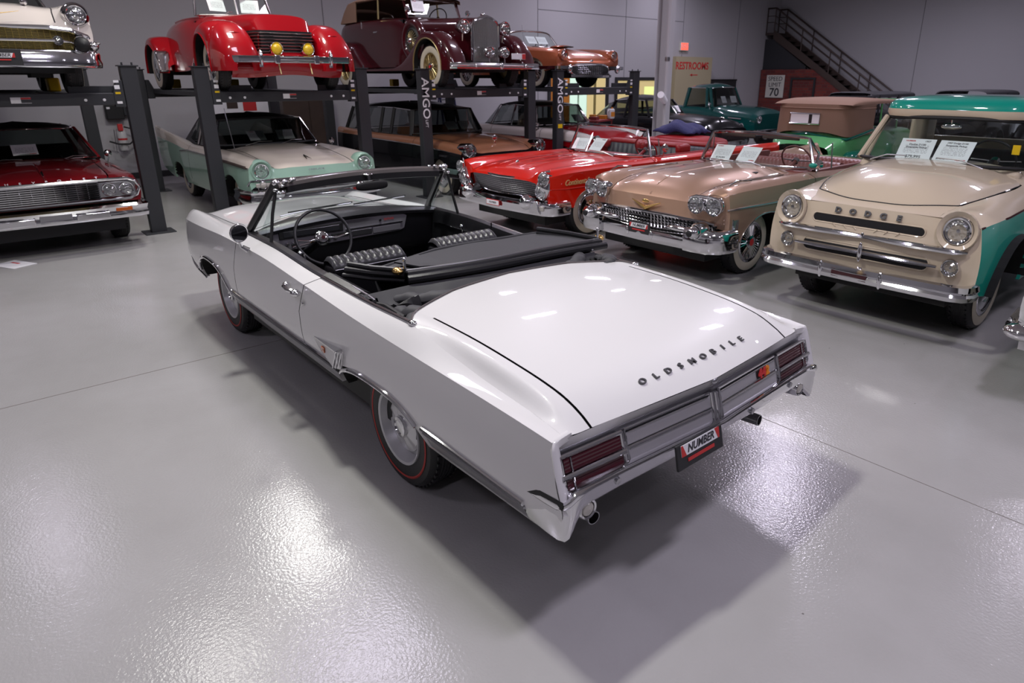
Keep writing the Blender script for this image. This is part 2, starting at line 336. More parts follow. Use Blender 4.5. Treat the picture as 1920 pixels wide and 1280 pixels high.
M = dict(
    white=paint('white_paint', (.70, .695, .69)), chrome=mat('chrome', (.72, .72, .74), .07, 1), satin=mat('satin_metal', (.42, .42, .44), .3, 1), rubber=mat('rubber', (.012, .012, .013), .55, bump=(60, .3, .003)),
    tread=mat('tyre_tread', (.011, .011, .012), .6), black=mat('black', (.006, .006, .007), .6), well=mat('wheel_well', (.008, .008, .008), .8), vinyl=mat('black_vinyl', (.013, .013, .015), .33, bump=(220, .25, .002)),
    canvas=mat('black_canvas', (.032, .032, .036), .62, bump=(500, .3, .001)), wwall=mat('whitewall', (.55, .5, .4), .5), redline=mat('redline', (.35, .02, .015), .5), silver=mat('silver_paint', (.42, .42, .43), .3, .6),
    lensred=mat('red_lens', (.055, .003, .01), .15, coat=.5), amber=mat('amber_lens', (.45, .09, .01), .2, coat=1), lamp=glass('lamp_glass', (.86, .88, .88), .08, flute=True), lampy=mat('yellow_lamp', (.85, .55, .01), .2, coat=1, bump=(60, .6, .01)),
    gold=mat('gold', (.75, .5, .18), .25, 1), red=paint('bright_red_paint', (.62, .012, .003), 0), cordred=paint('deep_red_paint', (.33, .002, .007)), maroon=paint('maroon_paint', (.04, .003, .006)), cheve=paint('wine_paint', (.17, .006, .01), .15),
    rose=paint('rose_gold_paint', (.46, .29, .2), .4, .36), cream=paint('cream_paint', (.62, .52, .39)), teal=paint('teal_paint', (.0, .32, .24)), mint=paint('mint_paint', (.33, .52, .41)), ivory=paint('ivory_paint', (.74, .67, .57)),
    bronze=paint('bronze_paint', (.36, .1, .045), .4), copper=paint('copper_paint', (.3, .13, .07), .35), blackp=mat('black_paint', (.004, .004, .005), .25, spec=.12, coat=.3), belw=paint('bel_white_paint', (.66, .6, .55)), green=paint('light_green_paint', (.1, .36, .13)), dgreen=paint('dark_green_paint', (.001, .05, .045)),
    fendg=paint('fender_green_paint', (.0, .09, .06)), tan=mat('tan_canvas', (.22, .13, .085), .8, bump=(700, .3, .001)), redv=mat('red_vinyl', (.3, .01, .012), .4), rosev=mat('rose_vinyl', (.2, .06, .05), .4), dkv=mat('charcoal_vinyl', (.03, .035, .045), .4),
    glass=glass('glass'), tint=glass('tinted_glass', (.55, .72, .66)), dark=glass('dim_glass', (.5, .53, .52)), steel=mat('lift_steel', (.035, .037, .042), .45, .2, bump=(120, .15, .002)), wall=mat('wall_paint', (.42, .415, .425), .85, bump=(40, .1, .002)),
    wallr=mat('right_wall_paint', (.47, .47, .485), .85, bump=(40, .1, .002)), base=mat('baseboard', (.02, .02, .022), .6), ceil=mat('ceiling_paint', (.55, .55, .56), .9), paper=mat('paper', (.8, .8, .82), .6), ink=mat('ink', (.03, .03, .035), .6), inkr=mat('red_ink', (.55, .03, .03), .5),
    sheet=lines_mat(), brown=mat('brown_steel', (.07, .05, .042), .5, .2), brick=mat('brick', (.17, .04, .03), .85, bump=(60, .4, .004), var=(5, (.24, .07, .05))), mortar=mat('mortar', (.09, .045, .04), .9), signw=mat('sign_white', (.62, .62, .55), .5),
    beige=mat('beige_wall', (.4, .35, .22), .8), yellow=mat('yellow_label', (.75, .5, .0), .5), wood=mat('dark_wood', (.045, .03, .024), .5, var=(3, (.06, .04, .03))), colm=mat('column_paint', (.42, .42, .43), .6), navy=mat('navy_cloth', (.012, .014, .09), .7, bump=(30, .5, .02)), woven=mat('hubcap_gold', (.5, .4, .2), .35, .8),
    purple=mat('purple_cloth', (.05, .03, .08), .8), extw=mat('extinguisher_white', (.6, .6, .6), .3), lensw=mat('white_lens', (.42, .4, .36), .25, coat=1), room=mat('room_glow', (.62, .5, .22), .8, emit=.55), exitm=mat('exit_glow', (1, .1, .06), .5, emit=1.6), orange=mat('orange_panel', (.55, .2, .02), .6), gglow=mat('window_glow', (.55, .75, .6), .6, emit=.8), toolred=mat('tool_red', (.22, .03, .03), .5))
# ---------------------------------------------------------------- room
def plate(name, lo, hi, m, kind=None, parent=None, bev=0):
    o = MB().box(lo, hi).build(name, m, parent, ang=0, bev=bev)
    if kind: o['kind'] = kind
    return o
XB, YR, XF, YL = 13.9, -26.0, -12.0, 9.0
plate('floor', (XF - .2, YR - .2, -.2), (XB + .2, YL + .2, 0), floor_mat(), 'structure')
plate('ceiling', (XF - .2, YR - .2, CEIL), (XB + .2, YL + .2, CEIL + .2), M['ceil'], 'structure')
plate('wall_back', (XB, YR - .2, 0), (XB + .2, YL + .2, CEIL), M['wall'], 'structure')
plate('wall_right', (XF - .2, YR - .2, 0), (XB, YR, CEIL), M['wallr'], 'structure')
plate('wall_left', (XF - .2, YL, 0), (XB, YL + .2, CEIL), M['wall'], 'structure')
plate('wall_front', (XF - .2, YR, 0), (XF, YL, CEIL), M['wall'], 'structure')
for n, lo, hi in (('baseboard_back', (XB - .025, YR, 0), (XB + .01, YL, .13)), ('baseboard_right', (XF, YR - .01, 0), (XB, YR + .025, .13)),
                  ('baseboard_left', (XF, YL - .025, 0), (XB, YL + .01, .13)), ('baseboard_front', (XF - .01, YR, 0), (XF + .025, YL, .13))):
    plate(n, lo, hi, M['base'], 'structure')
mj = mat('joint', (.2, .2, .205), .9)
k = 0
for y in (-5.2, -12.1, -16.1, -19.3, -22.9):
    k += 1; plate('trim_%d' % k, (XB - .006, y - .012, .13), (XB + .002, y + .012, CEIL), mj, 'structure')
for lo, hi in (((XB - .006, -19.3, 4.05), (XB + .002, -12.1, 4.07)), ((8.0, YR - .002, .13), (8.02, YR + .006, CEIL)), ((2.9, YR - .002, .13), (2.92, YR + .006, CEIL)), ((-2, YR - .002, .13), (-1.98, YR + .006, CEIL))):
    k += 1; plate('trim_%d' % k, lo, hi, mj, 'structure')
# saw-cut joints in the slab
mcut = mat('floor_joint', (.17, .15, .14), .8)
for lo, hi in (((2.47, -26, -.001), (2.476, 9, .0012)), ((-12, -1.262, -.001), (2.47, -1.258, .0011)), ((-4.9, -26, -.001), (-4.894, -1.26, .0012)), ((2.476, -12.2, -.001), (13.9, -12.196, .0012))):
    k += 1; plate('trim_%d' % k, lo, hi, mcut, 'structure')
# lamps hang from the ceiling, outside the view
for i, (x, y, e, ly, lx, colr) in enumerate(LAMPS):
    t = thing('high_bay_lamp', 'hanging high bay lamp over the showroom floor', 'lamp', (x, y, 5.95), group='high bay lamps under the ceiling')
    MB().box((-lx / 2 - .05, -ly / 2 - .05, 0), (lx / 2 + .05, ly / 2 + .05, .1)).build('housing', M['signw'], t, ang=0, bev=.01)
    for s in (-1, 1): MB().cyl((0, s * ly * .4, .1), (0, s * ly * .4, CEIL - 5.95), .008, 6).build('cable', M['satin'], t)
# steel column with conduit
t = thing('steel_column', 'white steel column rising between the lifts and the dark cars', 'column', (7.27, -10.12, 0))
c = MB(); c.box((-.14, -.13, 0), (-.12, .13, CEIL)); c.box((.12, -.13, 0), (.14, .13, CEIL)); c.box((-.12, -.012, 0), (.12, .012, CEIL)); c.build('column_section', M['colm'], t, ang=0, bev=.003)
MB().cyl((-.17, .1, 0), (-.17, .1, CEIL), .045, 14).build('conduit', M['colm'], t)
MB().cyl((-.17, .1, 2.42), (-.17, .1, 2.5), .055, 14).build('conduit_clamp', M['satin'], t)
MB().cyl((-.2, .16, 1.58), (-.38, .52, 1.72), .075, 18).build('paper_roll', M['paper'], t)
# doorway to the lit office, and the window beside it
def lit_opening(name, y0, y1, z0, z1, panels):
    t = bpy.data.objects.new(name, None); C.objects.link(t); t['kind'] = 'structure'; t.location = (XB, y0, 0)
    f = MB(); w_ = y1 - y0; b = .1
    f.box((-.06, -b, z0), (.02, 0, z1 + b)); f.box((-.06, w_, z0), (.02, w_ + b, z1 + b)); f.box((-.06, 0, z1), (.02, w_, z1 + b))
    if z0 > .2: f.box((-.06, -b, z0 - b), (.02, w_ + b, z0))
    f.build('frame', M['base'], t, ang=0)
    for n, a, b_, c0, c1, m in panels: MB().box((-.03, a, c0), (-.012, b_, c1)).build(n, m, t, ang=0)
    return t
lit_opening('door_1', -15.2, -12.6, 0, 2.12, [('panel', 1.75, 2.6, 0, 2.1, M['orange']), ('pane', .95, 1.72, .1, 2.1, M['gglow']), ('panel', .05, .92, 0, 2.1, M['room']), ('mullion', 1.3, 1.38, .1, 2.1, M['base']), ('panel', .5, .62, 0, 2.1, M['wood']), ('panel', 2.0, 2.4, 1.7, 2.0, M['beige'])])
lit_opening('window_1', -18.1, -15.75, 1.05, 2.0, [('pane', 0.02, 1.15, 1.07, 1.98, M['room']), ('pane', 1.2, 2.33, 1.07, 1.98, M['room']), ('blind', .35, .9, 1.5, 1.78, M['gglow'])])
# beige wall by the restrooms
rw = plate('wall_restroom', (XB - .35, -20.8, 0), (XB, -18.55, 2.83), M['beige'], 'structure')
text('RESTROOMS', .36, M['inkr'], rw, (XB - .353, -19.55, 2.5), (0, -1, 0), (0, 0, 1), bold=.008)
ar = MB(); ar.box((XB - .356, -19.9, 2.17), (XB - .35, -19.5, 2.2)); ar.prism([(-19.42, 2.185), (-19.56, 2.235), (-19.56, 2.135)], lambda a, b, h: (XB - .35 - h, a, b), 0, .006); ar.build('arrow', M['inkr'], rw, ang=0)
t = thing('exit_sign', 'small lit red exit sign high on the back wall', 'sign', (XB - .05, -19.35, 3.2))
MB().box((-.03, -.24, -.15), (.05, .24, .15)).build('sign_box', M['signw'], t, ang=0, bev=.01)
MB().box((-.036, -.21, -.12), (-.028, .21, .12)).build('sign_face', M['exitm'], t, ang=0)
text('EXIT', .2, M['signw'], t, (-.038, 0, 0), (0, -1, 0), (0, 0, 1), bold=.004)
# display wall behind the lifts
t = thing('pinboard', 'white pinboard with a red and a dark picture behind the mint car', 'board', (XB - .03, -3.0, 1.5))
MB().box((0, -.75, -.22), (.03, .75, .28)).build('board', M['paper'], t, ang=0)
MB().box((-.006, -.32, -.16), (0, -.02, .22)).build('picture', M['inkr'], t, ang=0); MB().box((-.006, .1, -.1), (0, .34, .2)).build('picture', M['wood'], t, ang=0)
t = thing('dark_cabinet', 'tall dark wooden cabinet against the back wall beside the mint car', 'cabinet', (XB - .25, -4.4, 0))
MB().box((-.22, -.62, 0), (.22, .62, 1.72)).build('carcass', M['wood'], t, ang=0, bev=.006)
for y in (-.31, .31): MB().box((-.24, y - .295, .06), (-.22, y + .295, 1.68)).build('door', M['wood'], t, ang=0, bev=.004)
# fire extinguisher and charger by the wall
t = thing('fire_extinguisher', 'white fire extinguisher with red label and black hose on the back wall', 'extinguisher', (XB - .12, -.46, 0))
MB().lathe([(.001, .62), (.075, .62), (.085, .65), (.085, .98), (.06, 1.04), (.03, 1.06), (.03, 1.1), (.001, 1.1)], ax=(0, 0, 1)).build('cylinder', M['extw'], t)
MB().lathe([(.0865, .83), (.0865, .87)], ax=(0, 0, 1)).build('label_band', M['inkr'], t)
MB().box((-.1, -.03, 1.02), (-.02, .06, 1.16)).build('valve', M['inkr'], t, bev=.01)
MB().tube([(-.05, -.05, 1.1), (-.08, -.2, 1.05), (-.1, -.22, .85), (-.1, -.1, .75), (-.1, .1, .76), (-.1, .26, .82)], .017, 8).build('hose', M['black'], t)
MB().tube([(-.09, .14, 1.05), (-.09, .16, .6), (-.09, -.24, .52), (-.09, -.25, .8)], .008, 6).build('bracket', M['satin'], t)
t = thing('battery_charger', 'black boxy charger hung above the fire extinguisher', 'charger', (XB - .02, -.35, 1.38))
MB().box((-.16, -.22, -.13), (.02, .1, .16)).build('case', M['black'], t, bev=.015); MB().box((-.13, -.38, -.06), (.02, -.22, .12)).build('transformer', M['steel'], t, bev=.012)
MB().box((-.164, .02, .08), (-.158, .08, .12)).build('badge', M['paper'], t, ang=0)
# brick wall corner, road sign, picture frame
def brick_mat():
    m = mat('brickwork', (.16, .04, .03), .85); nt = m.node_tree; b = nt.nodes['Principled BSDF']; n = nt.nodes.new('ShaderNodeTexBrick'); tc = nt.nodes.new('ShaderNodeTexCoord'); mp = nt.nodes.new('ShaderNodeMapping')
    mp.inputs['Rotation'].default_value = (radians(90), 0, 0); nt.links.new(tc.outputs['Object'], mp.inputs[0]); nt.links.new(mp.outputs[0], n.inputs['Vector'])
    n.inputs['Scale'].default_value = 2.2; n.inputs['Color1'].default_value = (.2, .035, .025, 1); n.inputs['Color2'].default_value = (.11, .022, .02, 1); n.inputs['Mortar'].default_value = (.1, .05, .045, 1); n.inputs['Mortar Size'].default_value = .018
    nt.links.new(n.outputs['Color'], b.inputs['Base Color']); return m
bw = MB().prism([(13.85, 0), (13.85, 2.42), (11.55, 2.42), (10.0, 1.38), (8.0, .02), (8.0, 0)], lambda a, b, h: (a, h, b), -25.0, -24.86).build('wall_brick', brick_mat(), ang=0); bw['kind'] = 'structure'
t = thing('speed_limit_sign', 'white speed limit road sign on the brick wall', 'sign', (13.1, -24.82, 1.74))
MB().box((-.42, -.02, -.46), (.42, .02, .46)).build('sign_plate', M['signw'], t, ang=0, bev=.01)
text('SPEED', .25, M['ink'], t, (0, .022, .3), (-1, 0, 0), (0, 0, 1)); text('LIMIT', .25, M['ink'], t, (0, .022, .06), (-1, 0, 0), (0, 0, 1)); text('70', .46, M['ink'], t, (0, .022, -.25), (-1, 0, 0), (0, 0, 1), bold=.008)
t = thing('black_picture_frame', 'empty black frame fixed to the brick wall', 'frame', (11.85, -24.83, 1.6))
f = MB()
for lo, hi in (((-.55, -.03, .42), (.55, .02, .5)), ((-.55, -.03, -.5), (.55, .02, -.42)), ((-.55, -.03, -.42), (-.47, .02, .42)), ((.47, -.03, -.42), (.55, .02, .42))): f.box(lo, hi)
f.build('frame_bars', M['base'], t, ang=0)
# staircase along the right wall
t = thing('steel_staircase', 'brown steel staircase descending along the right wall', 'staircase', (13.5, -25.4, 0))
def zs(x): return 3.85 + .673 * x    # x is negative going down
for y in (.42, -.5):
    MB().prism([(0, zs(0) + .16), (0, zs(0) - .2), (-5.4, zs(-5.4) - .2), (-5.65, 0), (-5.4, .0), (-5.15, zs(-5.15) + .16)], lambda a, b, h, y=y: (a, y + h, b), -.03, .03).build('stringer', M['brown'], t, ang=0)
n = 19
for i in range(n):
    x = -.15 - 5.2 * i / (n - 1); MB().box((x - .14, -.48, zs(x) - .02), (x + .14, .4, zs(x) + .02)).build('tread', M['brown'], t, ang=0)
MB().box((0, -.5, 3.8), (.38, .45, 3.9)).build('landing', M['brown'], t, ang=0)
for y in (.42, -.5):
    MB().tube([(.38, y, 4.85), (.0, y, 4.85), (-5.3, y, zs(-5.3) + 1.0)], .035, 8).build('handrail', M['brown'], t)
    for d in (.45, .7): MB().tube([(.38, y, 3.85 + d), (0, y, 3.85 + d), (-5.3, y, zs(-5.3) + d)], .018, 6).build('rail', M['brown'], t)
    for x in (.36, -.0, -1.3, -2.6, -3.9, -5.2): MB().cyl((x, y, zs(min(x, 0)) - .05), (x, y, zs(min(x, 0)) + 1.0), .025, 8).build('baluster', M['brown'], t)
MB().prism([(13.88, 2.4), (13.88, 3.65), (13.4, 3.6), (11.9, 2.6), (11.9, 2.4)], lambda a, b, h: (a, -25.0 - h, b), .0, .1).build('wall_stair_panel', M['steel'], ang=0)['kind'] = 'structure'

# ---------------------------------------------------------------- four-post lifts
DECK = 1.86
def lift(y0, y1, label, txt, sticker=0):
    yc = (y0 + y1) / 2; W = abs(y0 - y1) / 2
    t = thing('four_post_lift', label, 'car lift', (7.7, yc, 0), group='charcoal car lifts along the back wall')
    for x in (0, 4.0):
        for s in (1, -1):
            p = MB(); p.box((x - .07, s * W - .095, .012), (x - .055, s * W + .095, 2.2)); p.box((x - .055, s * W - .095, .012), (x + .07, s * W - .08, 2.2)); p.box((x - .055, s * W + .08, .012), (x + .07, s * W + .095, 2.2)); p.box((x + .05, s * W - .08, .012), (x + .07, s * W - .04, 2.2)); p.box((x + .05, s * W + .04, .012), (x + .07, s * W + .08, 2.2))
            po = p.build('post', M['steel'], t, ang=0, bev=.006)
            MB().box((x - .17, s * W - .19, 0), (x + .17, s * W + .19, .014)).build('base_plate', M['steel'], t, ang=0, bev=.003)
            c = MB().box((x - .09, s * W - .115, 2.2), (x + .09, s * W + .115, 2.215)); c.cyl((x - .05, s * W - .05, 2.215), (x - .05, s * W - .05, 2.25), .012, 8); c.cyl((x + .03, s * W + .05, 2.215), (x + .03, s * W + .05, 2.25), .012, 8)
            c.build('post_cap', M['steel'], po, ang=30)
    for x in (0, 4.0):
        b = MB().box((x - .05, -W + .1, 1.725), (x + .05, W - .1, 1.875)); b.build('cross_beam', M['steel'], t, ang=0, bev=.008)
        for s in (1, -1): MB().prism([(.1, 1.7), (.22, 1.7), (.22, 1.88), (.16, 2.03), (.1, 2.03)], lambda a, b_, h, s=s, x=x: (x + h, s * (W - a), b_), -.06, .06).build('end_bracket', M['steel'], t, ang=0, bev=.004)
    for s in (1, -1):
        r = MB().box((.05, s * .76 - .24, 1.79), (3.95, s * .76 + .24, DECK)); r.build('runway', M['steel'], t, ang=0, bev=.004)
        if s > 0: MB().box((.06, -.52, 1.80), (3.94, .52, 1.825)).build('shade_tray', M['black'], t, ang=0)  # solid tray added between the runways to darken the bay below
        MB().box((.06, s * .76 - .25, DECK), (.1, s * .76 + .25, DECK + .1)).build('wheel_stop', M['steel'], t, ang=0, bev=.004)
    for y in [s * W * k for s in (1, -1) for k in (.55, .72)]: MB().lathe([(.001, 0), (.018, 0), (.018, .006), (.001, .008)], (-.05, y, 1.79), (-1, 0, 0), 10).build('bolt', M['paper'], t)
    MB().box((-.054, -.1, 1.765), (-.05, .1, 1.835)).build('warning_label', M['paper'], t, ang=0); MB().box((-.056, -.1, 1.77), (-.054, .0, 1.81)).build('label_print', M['ink'], t, ang=0); MB().box((-.056, -.1, 1.812), (-.054, .0, 1.832)).build('label_print', M['inkr'], t, ang=0)
    for s in (1, -1):
        for z, h, m in ((2.0, .03, 'paper'), (1.92, .05, 'paper'), (1.86, .025, 'yellow'), (1.74, .03, 'paper')): MB().box((-.066, s * (W - .17) - .03, z), (-.06, s * (W - .17) + .03, z + h)).build('sticker', M[m], t, ang=0)
    if txt:
        text('AMGO', .2, M['paper'], t, (-.073, txt * W + .012, 1.72), (0, 0, -1), (0, -1, 0), bold=.002, sx=1.15); text('LIFT', .075, M['paper'], t, (-.073, txt * W + .012, 1.3), (0, 0, -1), (0, -1, 0))
    if sticker: MB().box((-.073, txt * W - .06, 1.08), (-.07, txt * W + .06, 1.16)).build('sticker', M['yellow'], t, ang=0)
    return t
lift(2.72, .325, 'charcoal lift under the white chrome-nosed car at the left edge', 0)
lift(-.55, -2.95, 'charcoal lift carrying the bright red pontoon-fendered car', 0)
lift(-4.13, -6.55, 'charcoal lift with white lettering carrying the maroon touring car', 1)
lift(-7.31, -9.64, 'charcoal lift carrying the bronze two-seater, yellow sticker on its post', 1, 1)
# ---------------------------------------------------------------- wheels
def wheel(parent, x, y, r, wd, side, style, z=0, rim=.2):
    """tyre mesh with whitewall / rim / hubcap children; side +1 = left (outer face to +y)"""
    s = side; h = wd / 2
    prof = [(rim * .96, -h * .8), (rim * 1.15, -h), (r * .93, -h * .92), (r * .985, -h * .72), (r, -h * .5), (r, h * .5), (r * .985, h * .72), (r * .93, h * .92), (rim * 1.25, h), (rim * 1.04, h * .9), (rim * .96, h * .72)]
    t = MB().lathe(prof, (0, 0, 0), (0, s, 0), 48).build('wheel', M['rubber'], parent, loc=(x, y, z + r))
    g = MB()
    for c in (-.3, -.1, .1, .3): g.lathe([(r + .0015, h * c - .006), (r + .0045, h * c), (r + .0015, h * c + .006)], (0, 0, 0), (0, s, 0), 48)
    for i in range(48):
        a = 2 * pi * i / 48
        for c in (-.42, .42): g.cbox((r * .994 * cos(a), s * h * c * 1.4, r * .994 * sin(a)), (.02, .014, .02), Matrix.Rotation(-a, 3, 'Y'))
    g.build('tread_ribs', M['tread'], t, ang=0)
    wh = h
    if 'w' in style:
        MB().lathe([(rim * 1.06, wh * .95), (rim * 1.12, wh * 1.02), (rim + (r - rim) * .66, wh * 1.0), (rim + (r - rim) * .72, wh * .97)], (0, 0, 0), (0, s, 0), 48).build('whitewall', M['wwall'], t)
    if 'l' in style:
        k = .56; MB().lathe([(rim + (r - rim) * (k - .05), wh * .985), (rim + (r - rim) * k, wh * 1.02), (rim + (r - rim) * (k + .05), wh * .985)], (0, 0, 0), (0, s, 0), 48).build('red_stripe', M['redline'], t)
    rm = M['silver'] if 's' in style else (M['gold'] if 'g' in style else M['chrome'])
    if 'y' in style: rm = M['woven']
    MB().lathe([(rim * 1.06, wh * .9), (rim * 1.05, wh * .99), (rim * .98, wh * .95), (rim * .92, wh * .6), (rim * .86, wh * .35), (rim * .3, wh * .3), (.001, wh * .3)], (0, 0, 0), (0, s, 0), 40).build('rim', M['wheelpaint'] if 's' in style else rm, t)
    if 's' in style:   # painted wheel with small cone cap
        hc = MB(); R = []
        for rr, hh, k in ((rim * .76, .36, 0), (rim * .74, .56, 0), (rim * .7, .6, .03), (rim * .32, .74, .02), (rim * .28, .7, 0)):
            R.append([(rr * cos(a) , s * wh * (hh + (k if (i // 3) % 2 else -k)), rr * sin(a)) for i, a in enumerate([2 * pi * j / 48 for j in range(48)])])
        hc.rows(R, True).build('hubcap', M['capsilver'], t, ang=25)
        MB().lathe([(rim * .28, wh * .68), (rim * .28, wh * .9), (rim * .2, wh * .95), (rim * .18, wh * .88), (.001, wh * .9)], (0, 0, 0), (0, s, 0), 28).build('hub_ornament', M['chrome'], t)
    elif 't' in style: # turbine / finned cap
        hc = MB().lathe([(rim * .99, wh * .9), (rim * .96, wh * 1.0), (rim * .86, wh * .96)], (0, 0, 0), (0, s, 0), 40); hc.lathe([(rim * .36, wh * .8), (rim * .34, wh * 1.08), (rim * .2, wh * 1.16), (.001, wh * 1.18)], (0, 0, 0), (0, s, 0), 28)
        n = 36
        for i in range(n):
            a = 2 * pi * i / n; hc.cbox((rim * .61 * cos(a), s * wh * .88, rim * .61 * sin(a)), (rim * .52, wh * .3, rim * .05), Matrix.Rotation(-a, 3, 'Y') @ Matrix.Rotation(.5, 3, 'X'))
        hc.build('hubcap', M['chrome'], t, ang=30); MB().lathe([(rim * .19, wh * 1.17), (.001, wh * 1.22)], (0, 0, 0), (0, s, 0), 24).build('hub_medallion', M['inkr'] if 'r' in style else M['woven'], t)
    elif 'k' in style: # wire spokes
        hc = MB(); n = 28
        for i in range(n):
            a = 2 * pi * i / n; b = a + (.35 if i % 2 else -.35)
            hc.cyl((rim * .95 * cos(a), s * wh * (.75 if i % 2 else .55), rim * .95 * sin(a)), (rim * .24 * cos(b), s * wh * (1.0 if i % 2 else .6), rim * .24 * sin(b)), .005, 5)
        hc.build('spokes', rm, t, ang=30); MB().lathe([(rim * .3, wh * .6), (rim * .3, wh * 1.08), (rim * .22, wh * 1.2), (.001, wh * 1.24)], (0, 0, 0), (0, s, 0), 24).build('hubcap', M['chrome'], t)
        MB().lathe([(rim * .12, wh * 1.22), (.001, wh * 1.26)], (0, 0, 0), (0, s, 0), 20).build('hub_medallion', M['inkr'], t)
    else:              # smooth full disc
        MB().lathe([(rim * .99, wh * .88), (rim * .97, wh * 1.0), (rim * .9, wh * 1.0), (rim * .82, wh * .9), (rim * .55, wh * .98), (rim * .5, wh * .9), (rim * .3, wh * 1.08), (.001, wh * 1.14)], (0, 0, 0), (0, s, 0), 40).build('hubcap', M['chrome'], t)
        if 'm' in style: MB().cbox((0, s * wh * 1.16, 0), (.02, .012, rim * 1.2)).cbox((0, s * wh * 1.16, 0), (rim * 1.2, .012, .02)).build('hub_spinner', M['gold'], t, ang=0)
    return t
M['capsilver'] = mat('cap_silver', (.6, .6, .61), .3, .45); M['wheelpaint'] = mat('wheel_paint', (.5, .5, .51), .35, .3)
M['ribvinyl'] = mat('grey_ribbed_vinyl', (.03, .03, .034), .34)
M['panel'] = mat('tail_panel_metal', (.6, .59, .61), .33, .75); M['header'] = mat('header_metal', (.2, .18, .18), .22, .5, coat=.6)
M['letter'] = mat('dark_letter_metal', (.1, .1, .105), .4, .5); M['dash'] = mat('dash_metal', (.2, .19, .21), .4, .3); M['orangebadge'] = mat('orange_badge', (.8, .25, .02), .4)
M['matchrome'] = mat('dark_chrome', (.5, .47, .46), .2, 1)

# ---------------------------------------------------------------- the white convertible (its frame is the world frame)
OL = thing('convertible_car', 'white convertible with its black top folded down, alone on open floor', 'car', (0, 0, 0))
st = [(3.775, [(0, .86), (.42, .86), (.68, .865), (.725, .895), (.765, .90), (.815, .85), (.83, .70), (.825, .60), (.80, .52)]),
      (3.70, [(0, .93), (.42, .925), (.68, .90), (.725, .93), (.765, .945), (.835, .868), (.852, .71), (.85, .58), (.82, .45)]),
      (3.45, [(0, .97), (.42, .965), (.685, .925), (.73, .945), (.77, .958), (.858, .885), (.872, .71), (.87, .55), (.83, .42)]),
      (2.9, [(0, 1.01), (.42, 1.0), (.69, .94), (.735, .955), (.78, .968), (.885, .918), (.9, .72), (.895, .54), (.845, .40)]),
      (2.36, [(0, 1.04), (.42, 1.03), (.70, .965), (.745, .97), (.792, .985), (.895, .945), (.91, .74), (.905, .535), (.85, .40)]),
      (1.7, [(0, 1.04), (.42, 1.03), (.70, .98), (.75, .985), (.80, .985), (.896, .95), (.912, .74), (.906, .53), (.85, .395)]),
      (.9, [(0, .98), (.42, .975), (.70, .955), (.75, .955), (.80, .945), (.896, .915), (.912, .73), (.906, .525), (.85, .39)]),
      (.25, [(0, .985), (.42, .98), (.70, .96), (.75, .955), (.80, .938), (.895, .878), (.912, .72), (.906, .52), (.85, .385)]),
      (-.15, [(0, .985), (.42, .98), (.70, .962), (.75, .96), (.80, .945), (.895, .865), (.912, .71), (.906, .52), (.85, .38)]),
      (-.45, [(0, .98), (.42, .975), (.70, .957), (.755, .953), (.81, .91), (.895, .858), (.912, .70), (.906, .52), (.85, .38)]),
      (-.8, [(0, .955), (.42, .95), (.70, .935), (.757, .93), (.815, .868), (.894, .85), (.911, .69), (.906, .515), (.85, .385)]),
      (-1.08, [(0, .92, -.02), (.42, .915, -.012), (.695, .897), (.757, .892), (.82, .848), (.893, .841), (.909, .68), (.906, .51), (.86, .40)]),
      (-1.2, [(0, .875, -.05), (.42, .87, -.03), (.69, .852), (.757, .85), (.825, .836), (.892, .835), (.907, .68), (.905, .51), (.87, .42)]),
      (-1.262, [(0, .828, -.068), (.42, .827, -.037), (.69, .815), (.757, .818), (.828, .828), (.89, .83, -.004), (.904, .68, -.04), (.903, .55, -.075), (.87, .47, .05)])]
L = Loft(st, sharp=(5,), arches=[(2.83, .40, .47, .27, 2.5), (.075, .37, .45, .215, 2.7)], belt=5)
df = lambda v: float(np.interp(v, [4, 5, 6, 7, 8], [0, 0, .10, .09, .08])) + 2.09
dr = lambda v: float(np.interp(v, [4, 5, 6, 7, 8], [0, .03, .12, .10, .09])) + .86
G = .004
